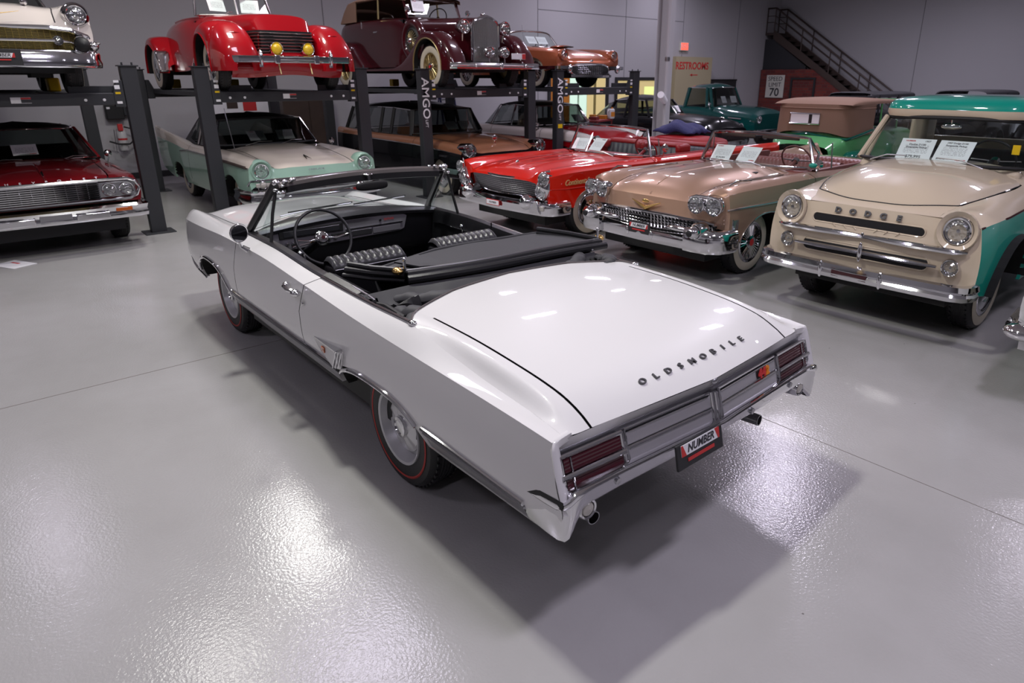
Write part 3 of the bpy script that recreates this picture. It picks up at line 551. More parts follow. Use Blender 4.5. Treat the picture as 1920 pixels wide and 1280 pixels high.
for s in (1, -1):
    L.skin(3.775, 2.09, 2.06, 8, .1, 5, s, bx=lambda v, e: 0 if e == 0 else df(v) - 2.09 + G).build('front_fender', M['white'], OL, ang=28)
    L.skin(2.09, .86, 4, 8, .12, 5, s, bx=lambda v, e: df(v) - 2.09 - G if e == 0 else dr(v) - .86 + G).build('door', M['white'], OL, ang=28)
    L.skin(.86, -1.262, 4, 8, .1, 5, s, bx=lambda v, e: dr(v) - .86 - G if e == 0 else 0).build('quarter_panel', M['white'], OL, ang=28)
    # dark strips that stand behind the shut lines
    g = MB()
    for fn in (df, dr): g.rows([[tuple(L.at(fn(v) + k, [v])[0] * [1, s, 1] - [0, .012 * s, 0]) for v in np.linspace(4, 8, 20)] for k in (-.02, .02)])
    g.build('shut_line', M['black'], OL)
    MB().rows([[tuple((L.at(x, [v])[0] - [0, 0, .012]) * [1, s, 1]) for x in np.linspace(-.16, -1.25, 20)] for v in (1.9, 2.15)]).build('shut_line', M['black'], OL)
    L.well(0, 8, .42, side=s).build('wheel_well', M['well'], OL, ang=0); L.well(1, 8, .42, side=s).build('wheel_well', M['well'], OL, ang=0)
    for k in (0, 1): MB().tube([q for q in L.arch_line(k, 8, .004, 40, side=s) if q[2] > .488], .013, 8, flat=1.0).build('arch_moulding', M['chrome'], OL)
    a0, a1 = L.arches
    for xa, xb in ((3.76, a0[0] + a0[2] + .01), (a0[0] - a0[2] - .01, a1[0] + a1[2] + .01), (a1[0] - a1[2] - .01, -1.13)):
        if xa > 3.7: MB().tube([(3.782, s * .828, .64), (3.785, s * .826, .58), (3.76, s * .825, .53), (3.68, s * .83, .46)] + L.line(8, 3.6, xb, 6, .004, 0, s), .009, 6).build('front_edge_moulding', M['chrome'], OL); continue
        MB().tube(L.line(7, xa, xb, 20, .005, 0, s), .011, 8).build('sill_moulding', M['chrome'], OL)
        MB().tube(L.line(7.18, xa, xb, 20, .004, 0, s), .007, 6).build('sill_moulding', M['satin'], OL)
        MB().rows([[tuple(L.at(x, [v])[0] * [1, s, 1] + [0, .003 * s, 0]) for v in (7.25, 7.5, 7.75)] for x in np.linspace(xa - .01, xb + .01, 16)]).build('sill_trim', M['satin'], OL)
hood = MB()
xs_ = list(np.linspace(3.775, 2.37, 22)); vv = list(np.linspace(-1.97, 1.97, 33))
hood.rows([[tuple(L.at(x, [abs(v)])[0] * [1, 1 if v >= 0 else -1, 1]) for v in vv] for x in xs_]).build('hood', M['white'], OL)
MB().rows([[tuple(L.at(x, [abs(v)])[0] * [1, 1 if v >= 0 else -1, 1]) for v in vv] for x in (2.36, 2.31, 2.27)]).build('cowl', M['white'], OL)
MB().rows([[tuple(L.at(x, [abs(v)])[0] * [1, 1 if v >= 0 else -1, 1]) for v in vv[::4]] for x in (2.37, 2.36)]).tr(lambda p: p - Vector((0, 0, .01))).build('shut_line', M['black'], OL)
# deck: bowed front edge
arc = lambda v: float(np.interp(abs(v), [0, 1, 2, 3, 4], [.10, .045, -.06, -.1, -.16]))
def deckpt(u, v, xr=-1.262, x0=None):
    xf = arc(v) if x0 is None else x0; return tuple(L.at(xf + (xr - xf) * u, [abs(v)])[0] * [1, 1 if v >= 0 else -1, 1])
us = np.linspace(0, 1, 26)
MB().grid(lambda v, u: deckpt(u, v, -1.262, -.20), list(np.linspace(-1.97, 1.97, 33)), us).build('trunk_lid', M['white'], OL)
MB().grid(lambda v, u: deckpt(u, v, -.2), list(np.linspace(-2.08, 2.08, 33)), np.linspace(0, 1, 5)).build('rear_deck', M['white'], OL)
for s in (1, -1): MB().grid(lambda v, u: deckpt(u, v * s), list(np.linspace(2.08, 4, 12)) if s > 0 else list(np.linspace(4, 2.08, 12)), us).build('deck_side', M['white'], OL)
# bright trim round the cockpit
tr = [deckpt(0, v) for v in np.linspace(-4, 4, 41)]
MB().tube([(p[0] + .005, p[1], p[2] + .004) for p in tr], .006, 8).build('cockpit_trim', M['header'], OL)
for s in (1, -1):
    MB().tube(L.line(4, .86, -.16, 14, -.004, .004, s), .011, 8).build('belt_moulding', M['chrome'], OL)
    MB().ell((-.165, s * .795, .95), (.03, .018, .014)).build('trim_tip', M['chrome'], OL)
    # door top pad, inner sill and inner door panel
    MB().rows([[tuple(p) for p in ((x, s * .797, z + .002), (x, s * .785, z + .012), (x, s * .735, z + .008), (x, s * .725, z - .03), (x, s * .72, .40))] for x, z in [(x, L.at(x, [4])[0][2]) for x in np.linspace(2.2, .3, 20)]]).build('door_trim_panel', M['vinyl'], OL)
    MB().tube([(x, s * .718, L.at(x, [4])[0][2] - .1) for x in np.linspace(2.05, .9, 12)], .006, 6).build('door_chrome_strip', M['chrome'], OL)
    MB().box((1.0, min(s * .68, s * .72), .66), (1.5, max(s * .68, s * .72), .72)).build('armrest', M['vinyl'], OL, bev=.02)
    cr = MB().cyl((1.62, s * .72, .8), (1.62, s * .69, .8), .02, 12); cr.tube([(1.62, s * .69, .8), (1.56, s * .68, .87), (1.54, s * .66, .92)], .008, 8); cr.ell((1.54, s * .655, .93), (.018, .018, .024), 10, 8); cr.build('window_crank', M['chrome'], OL)
    MB().cyl((1.25, s * .735, .93), (1.25, s * .735, 1.0), .006, 8).build('lock_button', M['chrome'], OL)
    MB().rows([[(x, s * .79, z + .01), (x, s * .75, z + .02), (x, s * .71, z)] for x, z in ((.86, .95), (.6, .945), (.42, .94))]).build('quarter_cap', M['satin'] if s < 0 else M['vinyl'], OL)
# tail: lip underside, recessed panel
def tx(y, z): return -1.315 + .05 * abs(y) / .85 - (.77 - z) * .28
ysl = list(np.linspace(-.86, .86, 41))
MB().rows([[(L.at(-1.262, [min(4.4, float(np.interp(abs(y), [0, .42, .69, .757, .828, .86], [0, 1, 2, 3, 4, 4.5])))])[0][0] - .001, y, float(np.interp(abs(y), [0, .42, .69, .757, .828, .86], [.826, .825, .813, .815, .82, .82]))),
            ] + [(tx(y, .775) + .012, y, .775)] for y in ysl]).build('lip_underside', M['white'], OL)
MB().rows([[(tx(y, z) + .012, y, z) for z in (.776, .70, .615, .59)] for y in ysl]).build('tail_panel', M['satin'], OL)
def tailpt(y, z, o=0): return Vector((tx(y, z) - o, y, z))
def tail_tube(pts, r, name, m, o=.006, flat=1, parent=None):
    P = []
    for (y0, z0), (y1, z1) in zip(pts[:-1], pts[1:]): P += [tuple(tailpt(y0 + (y1 - y0) * k / 6, z0 + (z1 - z0) * k / 6, o)) for k in range(6)]
    P.append(tuple(tailpt(*pts[-1], o))); return MB().tube(P, r, 8, flat=flat).build(name, m, parent or OL)
for s in (1, -1):
    # two ribbed lenses, one above the other, in a bright surround
    for z0, z1, n in ((.70, .752, 4), (.632, .683, 4)):
        R = []
        for i in range(n * 4 + 1):
            z = z0 + (z1 - z0) * i / (n * 4); R.append([tuple(tailpt(s * y, z, (.012 + .0016 * abs(sin(pi * i / 4))))) for y in np.linspace(.57, .852, 12)])
        MB().rows(R).build('tail_lamp', M['lensred'], OL, ang=60)
    tail_tube([(s * .56, .763), (s * .865, .763), (s * .865, .622), (s * .56, .622), (s * .56, .763)], .009, 'lamp_surround', M['chrome'], .012)
    tail_tube([(s * .56, .692), (s * .875, .692)], .010, 'lamp_divider', M['chrome'], .02, 1)
    tail_tube([(s * .82, .755), (s * .82, .70)], .003, 'lens_seam', M['chrome'], .017); tail_tube([(s * .82, .682), (s * .82, .63)], .003, 'lens_seam', M['chrome'], .017)
    # silver panels
    for z0, z1 in ((.70, .75), (.635, .69)):
        R = [[tuple(tailpt(s * y, z, .008 + d)) for y in np.linspace(.035, .535, 14)] for z, d in ((z0, 0), (z0 + .006, .004), (z1 - .006, .004), (z1, 0))]
        MB().rows(R).build('silver_panel', M['panel'], OL)
    tail_tube([(s * .03, .764), (s * .54, .764), (s * .54, .625), (s * .03, .625), (s * .03, .764)], .006, 'panel_surround', M['chrome'], .008)
    tail_tube([(s * .03, .695), (s * .54, .695)], .006, 'panel_rib', M['chrome'], .012); tail_tube([(s * .03, .705), (s * .54, .705)], .003, 'panel_rib', M['satin'], .012)
    # end cap round the tail
    R = []
    for z, y, xo in ((.836, .80, -1.255), (.834, .86, -1.262), (.828, .888, -1.268), (.80, .899, -1.276), (.72, .905, -1.3), (.64, .905, -1.325), (.575, .904, -1.345)):
        yi = min(y - .012, .872); zi = min(z - .02, .8) if y > .85 else z - .03
        R.append([(xo + .012, s * (y - .004), z), (xo, s * (y + .001), z), (xo - .006, s * (y - .008), z - .004), (xo - .002, s * (yi - .012), zi), (xo + .03, s * (yi - .03), zi - .005)])
    MB().rows(R if s > 0 else [r[::-1] for r in R]).build('tail_end_cap', M['white'], OL, ang=50)
    # rear bumper end bullet light
    b = MB().lathe([(.035, -.12), (.05, -.05), (.043, .008), (.039, .016), (.032, .012)], (-1.325, s * .77, .533), (-1, 0, .0), 28); b.build('bullet_ring', M['chrome'], OL)
    MB().lathe([(.032, .006), (.025, .014), (.001, .018)], (-1.325, s * .77, .533), (-1, 0, 0), 24).build('reverse_lamp', M['lensw'], OL)
    e = MB().lathe([(.03, -.9), (.03, .02), (.026, .02), (.024, -.2)], (-1.2, s * .614, .353), (-1, s * .12, 0), 20); e.build('exhaust_pipe', M['satin'], OL); MB().disc(.024, (-1.15, s * .608, .353), (-1, 0, 0)).build('pipe_bore', M['black'], OL)
    for y, z in ((.63, .578), (.26, .57)): MB().lathe([(.016, -.01), (.014, .006), (.001, .008)], (-1.372 if y < .5 else -1.352, s * y, z + .025), (-1, 0, -.1), 14).build('bumper_bolt', M['satin'], OL)
tail_tube([(0, .765), (0, .625)], .013, 'panel_centre_divider', M['chrome'], .016)
for s in (1, -1):
    for z in (.752, .688, .64, .628): tail_tube([(s * .05, z), (s * .53, z)], .0028, 'panel_rib', M['chrome'], .013)
for y in (.027, -.027): tail_tube([(y, .77), (y, .62)], .007, 'divider_bead', M['chrome'], .018)
for i_, (ch, mm) in enumerate((('4', 'inkr'), ('4', 'inkr'), ('2', 'orangebadge'))): text(ch, .055, M[mm], OL, tailpt(-.378 - .034 * i_, .728, .02), (0, -1, 0), (.27, 0, 1), name='number_badge', ext=.003, bold=.003, shear=.2)
MB().grid(lambda u, v: tuple(tailpt(-.41 + u, .728 + v, .014)), np.linspace(-.055, .055, 4), (-.018, .018)).build('badge_backing', M['black'], OL)
MB().ell((-1.328, 0, .815), (.01, .022, .014), 12, 8).build('key_escutcheon', M['satin'], OL)
# letters across the deck, one by one
for i, ch in enumerate('OLDSMOBILE'):
    y = .352 - .704 * i / 9; v = abs(y) / .42
    a = L.at(-1.175, [v])[0]; b = L.at(-1.195, [v])[0]; up = Vector(a - b).normalized(); o = Vector((a + b) / 2); o.y = y
    o += Vector((1, 0, 0)).cross(Vector((0, 1, 0))) * .0
    nrm = Vector((0, -1, 0)).cross(up).normalized()
    text(ch, .04, M['letter'], OL, o + nrm * .005, (0, -1, 0), up, name='letter', ext=.003, bold=.0008, sx=1.3)
# rear bumper
path = []
for x, y, zt, zb in ((-1.10, .895, .575, .46), (-1.14, .906, .588, .445), (-1.25, .912, .602, .445), (-1.31, .91, .607, .442), (-1.345, .9, .615, .445), (-1.36, .88, .632, .455), (-1.362, .85, .643, .48), (-1.358, .80, .645, .53), (-1.358, .76, .645, .546), (-1.362, .6, .645, .551), (-1.378, .3, .645, .558), (-1.392, .1, .647, .575), (-1.40, 0, .647, .583)): path.append((x, y, zt, zb))
full = path + [(x, -y, a, b) for x, y, a, b in path[-2::-1]]
R = []
for i, (x, y, zt, zb) in enumerate(full):
    p0 = full[max(i - 1, 0)]; p1 = full[min(i + 1, len(full) - 1)]; d = Vector((p1[0] - p0[0], p1[1] - p0[1])).normalized(); nx, ny = d.y, -d.x
    k = float(np.interp(abs(y), [0, .8, .9], [1, 1, .35])) if x < -1.3 else .3
    R.append([(x - nx * o_ * (k if h < .8 else 1), y - ny * o_ * (k if h < .8 else 1), zb + (zt - zb) * h) for o_, h in ((.07, .96), (.04, 1.02), (.012, 1.03), (.0, 1.0), (-.004, .93), (.0, .86), (.006, .82), (.012, .5), (.018, .2), (.028, .04), (.05, .0), (.07, .02))])
mb = MB().rows(R); 
if True: mb.build('rear_bumper', M['chrome'], OL, ang=40, fixn=True)
MB().rows([[(x * .985 + .0, y * .96, zt + .0), (x * .985 + .09, y * .93, zt - .02)] for x, y, zt, zb in full[2:-2]]).build('bumper_filler', M['satin'], OL)
for s in (1, -1): MB().rows([[(x, s * y, z), (x - .0, s * (y + .003), z - .032)] for x, y, z in ((-1.105, .908, .604), (-1.2, .909, .618), (-1.30, .908, .626), (-1.345, .905, .628))]).build('bumper_gap', M['black'], OL)
# licence plate frame below the bumper
pl = MB().box((-.006, -.155, -.055), (.006, .155, .055)).build('licence_plate', M['base'], OL, ang=0, bev=.004, loc=(-1.40, .18, .595)); pl.rotation_euler = (0, radians(12), 0)
def dealer_plate(p, f=-1, w_=.15, k=1.0, font=.046):
    """white NUMBER strip with a red block at each end; f: direction of the facing normal on x"""
    MB().box((min(f * .006, f * .0085), -w_ * .86, -.0), (max(f * .006, f * .0085), w_ * .86, .048)).build('plate_strip', M['paper'], p, ang=0)
    for s in (1, -1): MB().prism([(s * w_ * .86, 0), (s * w_ * .86, .048), (s * w_ * .72 + .01, .048), (s * w_ * .72 - .01, 0)], lambda a, b, h: (f * h, a, b), .0086, .0095).build('red_block', M['inkr'], p, ang=0)
    text('NUMBER', font, M['ink'], p, (f * .0092, 0, .024), (0, f, 0), (0, 0, 1), ext=.0006, shear=.25, bold=.0012)
    MB().box((min(f * .006, f * .0085), -w_ * .6, -.03), (max(f * .006, f * .0085), w_ * .6, -.016)).build('red_line', M['inkr'], p, ang=0)
dealer_plate(pl)
# door handles, side emblem, mirror
for s in (1, -1):
    h = MB().ell((.925, s * .94, .865), (.035, .03, .022)); h.tube([(.94, s * .935, .865), (1.0, s * .955, .872), (1.07, s * .95, .876), (1.105, s * .93, .876)], [.012, .016, .014, .008], 8); h.ell((1.1, s * .925, .876), (.02, .022, .016)); h.build('door_handle', M['chrome'], OL)
    MB().lathe([(.014, 0), (.012, .006), (.001, .008)], (.9, s * .915, .80), (0, s, 0), 12).build('door_lock', M['chrome'], OL)
    yb = lambda x, z: .914
    sc = MB().prism([(.815, .628), (.405, .668), (.405, .66), (.78, .622)], lambda a, b, h: (a, s * (.912 + h * (.815 - a) / .4), b), 0, .045); sc.build('side_scoop_edge', M['chrome'], OL, ang=0)
    MB().add([(.80, s * .914, .622), (.41, s * .95, .66), (.47, s * .95, .55), (.70, s * .914, .56)], [(0, 1, 2, 3)]).add([(.41, s * .95, .66), (.47, s * .95, .55), (.44, s * .912, .53), (.385, s * .912, .668)], [(0, 1, 2, 3)]).add([(.70, s * .914, .56), (.47, s * .95, .55), (.44, s * .912, .53)], [(0, 1, 2)]).build('side_scoop', M['panel'], OL, ang=0)
    gr = MB()
    for k in range(3): gr.tube([(.40 + .02 * k * 0 - .012 * k, s * (.953 - .011 * k), .66), (.462 - .012 * k, s * (.953 - .011 * k), .55)], .005, 6)
    gr.build('scoop_louvre', M['chrome'], OL)
    text('442', .034, M['amber'], OL, (.62, s * .936, .606), (-s, .09, 0), (0, 0, 1), name='number_badge', ext=.003, bold=.003)
m = MB().lathe([(.001, .05), (.03, .045), (.055, .02), (.064, -.005), (.06, -.012), (.055, -.01)], (1.80, .95, 1.075), (1, .25, 0), 32); m.build('mirror_shell', M['chrome'], OL)
MB().disc(.056, (1.79, .9475, 1.075), (-1, -.25, 0), 32).build('mirror_glass', mat('mirror_glass', (.25, .25, .27), .03, 1), OL)
MB().tube([(1.81, .95, 1.02), (1.815, .94, .98), (1.79, .905, .95)], [.012, .014, .02], 8).build('mirror_stem', M['chrome'], OL)
# windscreen
def wsb(u): return Vector((2.30 - .30 * (abs(u) ** 2.4) + .08, u * .73, 1.035 - .055 * abs(u) ** 2))
def wst(u): return Vector((1.86 - .08 * abs(u) ** 2, u * .655, 1.385 - .02 * abs(u) ** 2))
us = np.linspace(-1, 1, 25)
MB().grid(lambda u, v: tuple(wsb(u).lerp(wst(u), v)), us, np.linspace(0, 1, 5)).build('windscreen', M['glass'], OL)
MB().tube([tuple(wsb(u) + Vector((0, 0, .006))) for u in us], .012, 8).build('windscreen_gasket', M['rubber'], OL)
MB().tube([tuple(wst(u) + Vector((.0, 0, -.03))) for u in us], .012, 8).build('windscreen_gasket', M['rubber'], OL)
hd = MB().sweep([(p.x, p.y, p.z) for p in [wst(u * 1.03) for u in us]], [(-.035, -.015), (-.03, .012), (-.005, .022), (.03, .012), (.035, -.012), (0, -.022)]); hd.build('header_rail', M['header'], OL, ang=50)
MB().sweep([(p.x - .03, p.y, p.z - .025) for p in [wst(u * .93) for u in us]], [(-.015, -.035), (-.015, .012), (.01, .012), (.01, -.03)]).build('sun_visor_edge', M['vinyl'], OL)
for s in (1, -1):
    k = MB()
    for dx, dy, dz, r in ((0, .0, .0, .024), (-.03, -.05, .006, .018), (-.02, -.1, .012, .016), (.015, -.13, .01, .013), (-.02, .015, -.045, .016), (-.035, -.03, -.02, .014)): k.ell((1.775 + dx, s * (.672 + dy), 1.383 + dz), (r, r * 1.2, r * .9), 10, 8)
    k.build('top_latch', M['chrome'], OL)
    P = [Vector((1.79, s * .672, 1.375)), Vector((2.0, s * .715, 1.18)), Vector((2.2, s * .755, 1.0)), Vector((2.25, s * .765, .96))]
    MB().tube([tuple(p) for p in P], .022, 8, flat=1.4).build('windscreen_pillar', M['vinyl'], OL); MB().tube([tuple(p + Vector((.02, .012 * s, .008))) for p in P], .009, 6).build('pillar_trim', M['matchrome'], OL)
    Q = [Vector((1.755, s * .68, 1.36)), Vector((1.765, s * .725, 1.18)), Vector((1.745, s * .77, .97))]
    MB().tube([tuple(p) for p in Q], .011, 8).build('vent_division_bar', M['rubber'], OL)
    MB().add([tuple(P[1] + Vector((-.02, 0, .02))), tuple(P[3]), tuple(Q[2]), tuple(Q[0] - Vector((0, 0, .05)))], [(0, 1, 2, 3)]).build('vent_window', M['glass'], OL, ang=0)
    MB().tube([tuple(P[3] + Vector((0, s * .005, .005))), tuple(Q[2])], .01, 6).build('vent_sill', M['chrome'], OL)
MB().tube([(1.80, -.02, 1.37), (1.79, -.02, 1.33)], .012, 8).ell((1.81, -.02, 1.375), (.03, .04, .01)).build('mirror_stalk', M['chrome'], OL)
MB().ell((1.775, -.03, 1.295), (.018, .13, .033), 20, 10, .6).build('rear_view_mirror', M['black'], OL)
for y0, y1 in ((.45, -.12), (-.1, -.62)):
    MB().tube([(2.42, y0, 1.03), (2.4, (y0 + y1) / 2, 1.06), (2.36, y1, 1.075)], .006, 6).build('wiper_arm', M['satin'], OL); MB().tube([(2.375, y0 - .05, 1.06), (2.375, y1 - .02, 1.08)], .006, 6).build('wiper_blade', M['rubber'], OL)
# interior tub
tub = MB(); tub.box((-.1, -.78, .3), (2.3, .78, .34)); tub.box((2.28, -.78, .3), (2.31, .78, .96)); tub.box((-.2, -.78, .3), (-.17, .78, .93))
for s in (1, -1): tub.box((-.17, min(s * .775, s * .795), .3), (2.28, max(s * .775, s * .795), .93))
tub.build('interior_tub', M['black'], OL, ang=0)
MB().box((-.9, -.70, .28), (3.5, .70, .48)).build('chassis', M['well'], OL, ang=0)
# dashboard
dz = lambda y: 1.045 - .05 * (abs(y) / .75) ** 2
R = []
for y in np.linspace(-.76, .76, 31):
    z = dz(y); R.append([(2.37 - .25 * (abs(y) / .76) ** 2.4, y, z), (2.2 - .1 * (abs(y) / .76) ** 3, y, z + .012), (2.09, y, z + .008), (2.055, y, z - .012), (2.06, y, z - .035), (2.11, y, z - .05), (2.1, y, .74), (2.18, y, .66)])
MB().rows(R).build('dash_pad', M['vinyl'], OL, ang=50)
def dbox(name, x0, y0, y1, z0, z1, m, bev=.004): return MB().box((x0, y0, z0), (x0 + .03, y1, z1)).build(name, m, OL, ang=0, bev=bev)
MB().prism([(.66, .99), (.6, 1.005), (-.42, 1.0), (-.47, .97), (-.44, .87), (-.4, .855), (.58, .835), (.62, .85)], lambda a, b, h: (2.09 - h, a, b), 0, .02).build('instrument_panel', M['dash'], OL, ang=0, bev=.004)
dbox('gauge_cluster', 2.06, .1, .6, .925, .99, M['black']); dbox('gauge_lens', 2.055, .13, .57, .935, .98, mat('gauge_face', (.03, .03, .035), .15, 0, 1))
for y in (.55, .5, .22, .17): MB().lathe([(.016, 0), (.014, .02), (.001, .024)], (2.068, y, .885), (-1, 0, 0), 12).build('dash_knob', M['chrome'], OL)
dbox('ash_tray', 2.058, -.14, .04, .87, .915, M['satin']); dbox('glove_box', 2.06, -.4, -.15, .865, .915, M['dash']); dbox('dash_trim', 2.058, -.42, .08, .925, .932, M['chrome'], 0)
dbox('radio', 2.056, .06, .2, .885, .912, M['black']); text('CUTLASS', .022, M['inkr'], OL, (2.065, -.3, .965), (0, -1, 0), (0, 0, 1), name='dash_script', ext=.001); MB().box((2.06, -.23, .958), (2.066, -.21, .972)).build('dash_badge', M['chrome'], OL, ang=0)
# steering wheel
sw = Vector((1.66, .43, .995)); ax = Vector((-.9, 0, .45)).normalized(); up = Vector((.45, 0, .9)).normalized(); rt = Vector((0, 1, 0))
MB().tube([tuple(sw + (rt * cos(a) + up * sin(a)) * .198) for a in [2 * pi * i / 48 for i in range(48)]], .011, 10, closed=True).build('steering_wheel', M['vinyl'], OL)
for s in (1, -1): MB().tube([tuple(sw + rt * s * .19 - up * .0), tuple(sw + rt * s * .1 - up * .012 - ax * .02), tuple(sw + rt * s * .03 - ax * .03)], .011, 8, flat=.6).build('wheel_spoke', M['chrome'], OL)
MB().lathe([(.05, -.04), (.052, -.01), (.04, .006), (.03, .01), (.001, .014)], sw - ax * .02, ax, 28).build('horn_button', M['chrome'], OL); MB().disc(.014, sw - ax * .004, ax, 16).build('horn_emblem', M['maroon'], OL)
MB().cyl(sw - ax * .05, sw - ax * .45, .028, 14).build('steering_column', M['vinyl'], OL); MB().tube([tuple(sw - ax * .1), tuple(sw - ax * .09 + rt * .2 - up * .02)], .006, 6).build('signal_stalk', M['chrome'], OL)
# front bucket seats with ribbed tops
for s in (1, -1):
    y0 = s * .385
    MB().box((1.12, y0 - .26, .42), (1.65, y0 + .26, .6)).build('seat_cushion', M['vinyl'], OL, bev=.05, seg=3)
    R = []
    for k in range(11 * 4 + 1):
        y = y0 - .255 + .51 * k / 44; b = abs(sin(pi * k / 4)) ** .7; e = 0 if 0 < k < 44 else -.012
        R.append([(1.045, y, .90 + e), (1.04, y, .925 + e), (1.05, y, .945 + .006 * b + e), (1.085, y, .962 + .016 * b + e), (1.13, y, .972 + .018 * b + e), (1.17, y, .968 + .014 * b + e), (1.195, y, .945 + .006 * b), (1.2, y, .90)])
    MB().rows(R).build('ribbed_headroll', M['ribvinyl'], OL, ang=60)
    MB().prism([(1.12, .45), (1.045, .925), (1.2, .93), (1.3, .45)], lambda a, b, h: (a, y0 + h, b), -.255, .255).build('seat_back', M['vinyl'], OL, bev=.02, seg=3)
    MB().tube([(1.038, y0 - .25, .92), (1.038, y0 + .25, .92)], .004, 6).build('seat_piping', M['satin'], OL)
MB().ell((1.5, .1, .74), (.02, .02, .03), 10, 8).cyl((1.5, .1, .5), (1.5, .1, .72), .008, 8).build('gear_lever', M['chrome'], OL)
MB().box((-.0, -.66, .4), (.5, .66, .66)).build('rear_seat', M['vinyl'], OL, bev=.05, seg=3)
# folded top
def rail(u):   # u -1..1, left to right
    y = -.2 - .69 * u; return Vector((.26 + .12 * max(0, -u) ** 2 * .9 - .03 * u, y, 1.005 + .012 * (1 - u * u)))
def flapf(u): y = lambda a: .56 - .7 * (a + 1); return Vector((.70 + .16 * min(1, (u + 1) * 1.3) - .04 * max(0, u), .56 - .71 * (u + 1), .975 + .01 * (1 - u * u)))
us = np.linspace(-1, 1, 25)
rng = random.Random(3)
MB().grid(lambda u, v: tuple(flapf(u).lerp(rail(u * .97), v) + Vector((0, 0, .012 * sin(pi * v) + .003 * sin(9 * u + 5 * v)))), us, np.linspace(0, 1, 9)).build('folded_canvas', M['canvas'], OL)
MB().tube([tuple(flapf(u)) for u in us], .012, 8).build('canvas_hem', M['canvas'], OL)
MB().grid(lambda u, v: tuple(flapf(u) + Vector((.0 - .15 * v, 0, -.25 * v))), us, (0, 1)).build('canvas_underside', M['black'], OL)
MB().tube([tuple(rail(u) + Vector((.02, 0, .018))) for u in us], .009, 8).build('bow_edge_trim', M['satin'], OL)
MB().tube([tuple(rail(u) + Vector((.0, 0, .004))) for u in us], .02, 8).build('top_bow', M['vinyl'], OL)
MB().tube([tuple(rail(u * 1.02) + Vector((-.03, 0, -.018))) for u in us], .026, 10).build('top_roll', M['vinyl'], OL)
for s, ys in ((1, (.50, .66)), (-1, (-.90, -.84))):
    for k, (dz_, r) in enumerate(((.02, .016), (-.008, .018), (-.04, .014))):
        a = rail(-1 * s) + Vector((.03, 0, dz_)); b = Vector((.78, s * (.66 + .02 * k) if s > 0 else -.80, 1.0 + dz_)); MB().tube([tuple(a), tuple(a.lerp(b, .5) + Vector((0, s * .02, 0))), tuple(b)], r, 8).build('side_rail', M['vinyl'], OL)
    a = rail(-s) + Vector((.03, s * .0, .03))
    h = MB().cyl(a, a + Vector((0, 0, .045)), .009, 8); h.ell(tuple(a + Vector((0, 0, .055))), (.012, .012, .012), 10, 8); h.build('latch_pin', M['chrome'], OL)
    MB().ell(tuple(a + Vector((.02, s * .035, -.012))), (.04, .03, .022), 10, 8).build('latch_body', M['gold'], OL)
MB().add([(.62, .45, 1.03), (.42, .40, 1.035), (.33, .18, 1.03), (.66, .27, 1.035), (.62, .45, 1.02), (.42, .40, 1.025), (.33, .18, 1.02), (.66, .27, 1.025)], [(0, 1, 2, 3), (7, 6, 5, 4), (0, 4, 5, 1), (1, 5, 6, 2), (2, 6, 7, 3), (3, 7, 4, 0)]).build('loose_flap', M['canvas'], OL, ang=0)
# canvas falling from the bow into the well and up to the deck edge
def fold(u, v):
    y = u * .79; vv_ = abs(u) * 4 * .985; d = Vector(deckpt(0, math.copysign(float(np.interp(abs(y), [0, .42, .7, .75, .8], [0, 1, 2, 3, 4])), y))) + Vector((.004, 0, -.006))
    r = rail(max(-1, min(1, (-.2 - y) / .69))) + Vector((-.045, 0, -.045)); r.y = y
    p = r.lerp(d, v); amp = .5 + .5 * abs(u) ** 3
    p.z -= (.05 + .11 * abs(u) ** 2.5) * sin(pi * min(1, v * 1.1)) ** 1.3 ; wr = .02 * amp * (sin(7 * v + 6 * u) + .7 * sin(13 * v - 17 * u) + .5 * sin(31 * u + 4 * v))
    p.z += wr * sin(pi * v); p.x += wr * .5 * sin(pi * v); return tuple(p)
MB().grid(fold, np.linspace(-1, 1, 70), np.linspace(0, 1, 16)).build('canvas_folds', M['canvas'], OL)
for s in (1, -1):
    P = [Vector((.62, s * .74, .94)), Vector((.4, s * .75, .9)), Vector((.2, s * .74, .93)), Vector((.05, s * .72, .9))]
    MB().tube([tuple(p) for p in P], .014, 8).build('top_linkage', M['black'], OL); MB().tube([(.55, s * .755, .955), (.35, s * .76, .95), (.28, s * .76, .94)], .009, 6).build('linkage_arm', M['satin'], OL)
    wd = MB().grid(lambda u, v: (.12 + .1 * u + .02 * sin(5 * v), s * (.58 + .12 * sin(u * 1.7)) , .90 + .06 * sin(3 * u + v * 4) * (1 - u) + .03 * v), np.linspace(0, 1, 12), np.linspace(0, 1, 10)); wd.build('canvas_gusset', M['vinyl'], OL)
# puffed folds of canvas lying in the well
for s, P in ((1, ((.40, .66, .90), (.27, .58, .915), (.13, .44, .93), (.09, .22, .935), (.10, .02, .935))), (1, ((.30, .73, .86), (.12, .68, .90), (.0, .60, .915), (-.0, .46, .92))), (-1, ((.30, .70, .93), (.16, .62, .955), (.08, .48, .945), (.08, .30, .935))), (-1, ((.16, .78, .93), (.0, .74, .95), (-.06, .62, .94)))):
    Q = cat_rom(np.array(P), np.arange(len(P)), np.linspace(0, len(P) - 1, 24)); MB().tube([(q[0], q[1] * s, q[2] + .006 * sin(i * 1.3)) for i, q in enumerate(Q)], [.012 + .036 * sin(pi * (i + .5) / 24) ** .7 + .005 * sin(i * 2.1) for i in range(24)], 12, flat=.75).build('canvas_roll', M['canvas'], OL)
# wheels
for x, y, s in ((0, .735, 1), (0, -.735, -1), (2.93, .68, 1), (2.93, -.68, -1)): wheel(OL, x, y, .332, .2, s, 'sl', rim=.195)
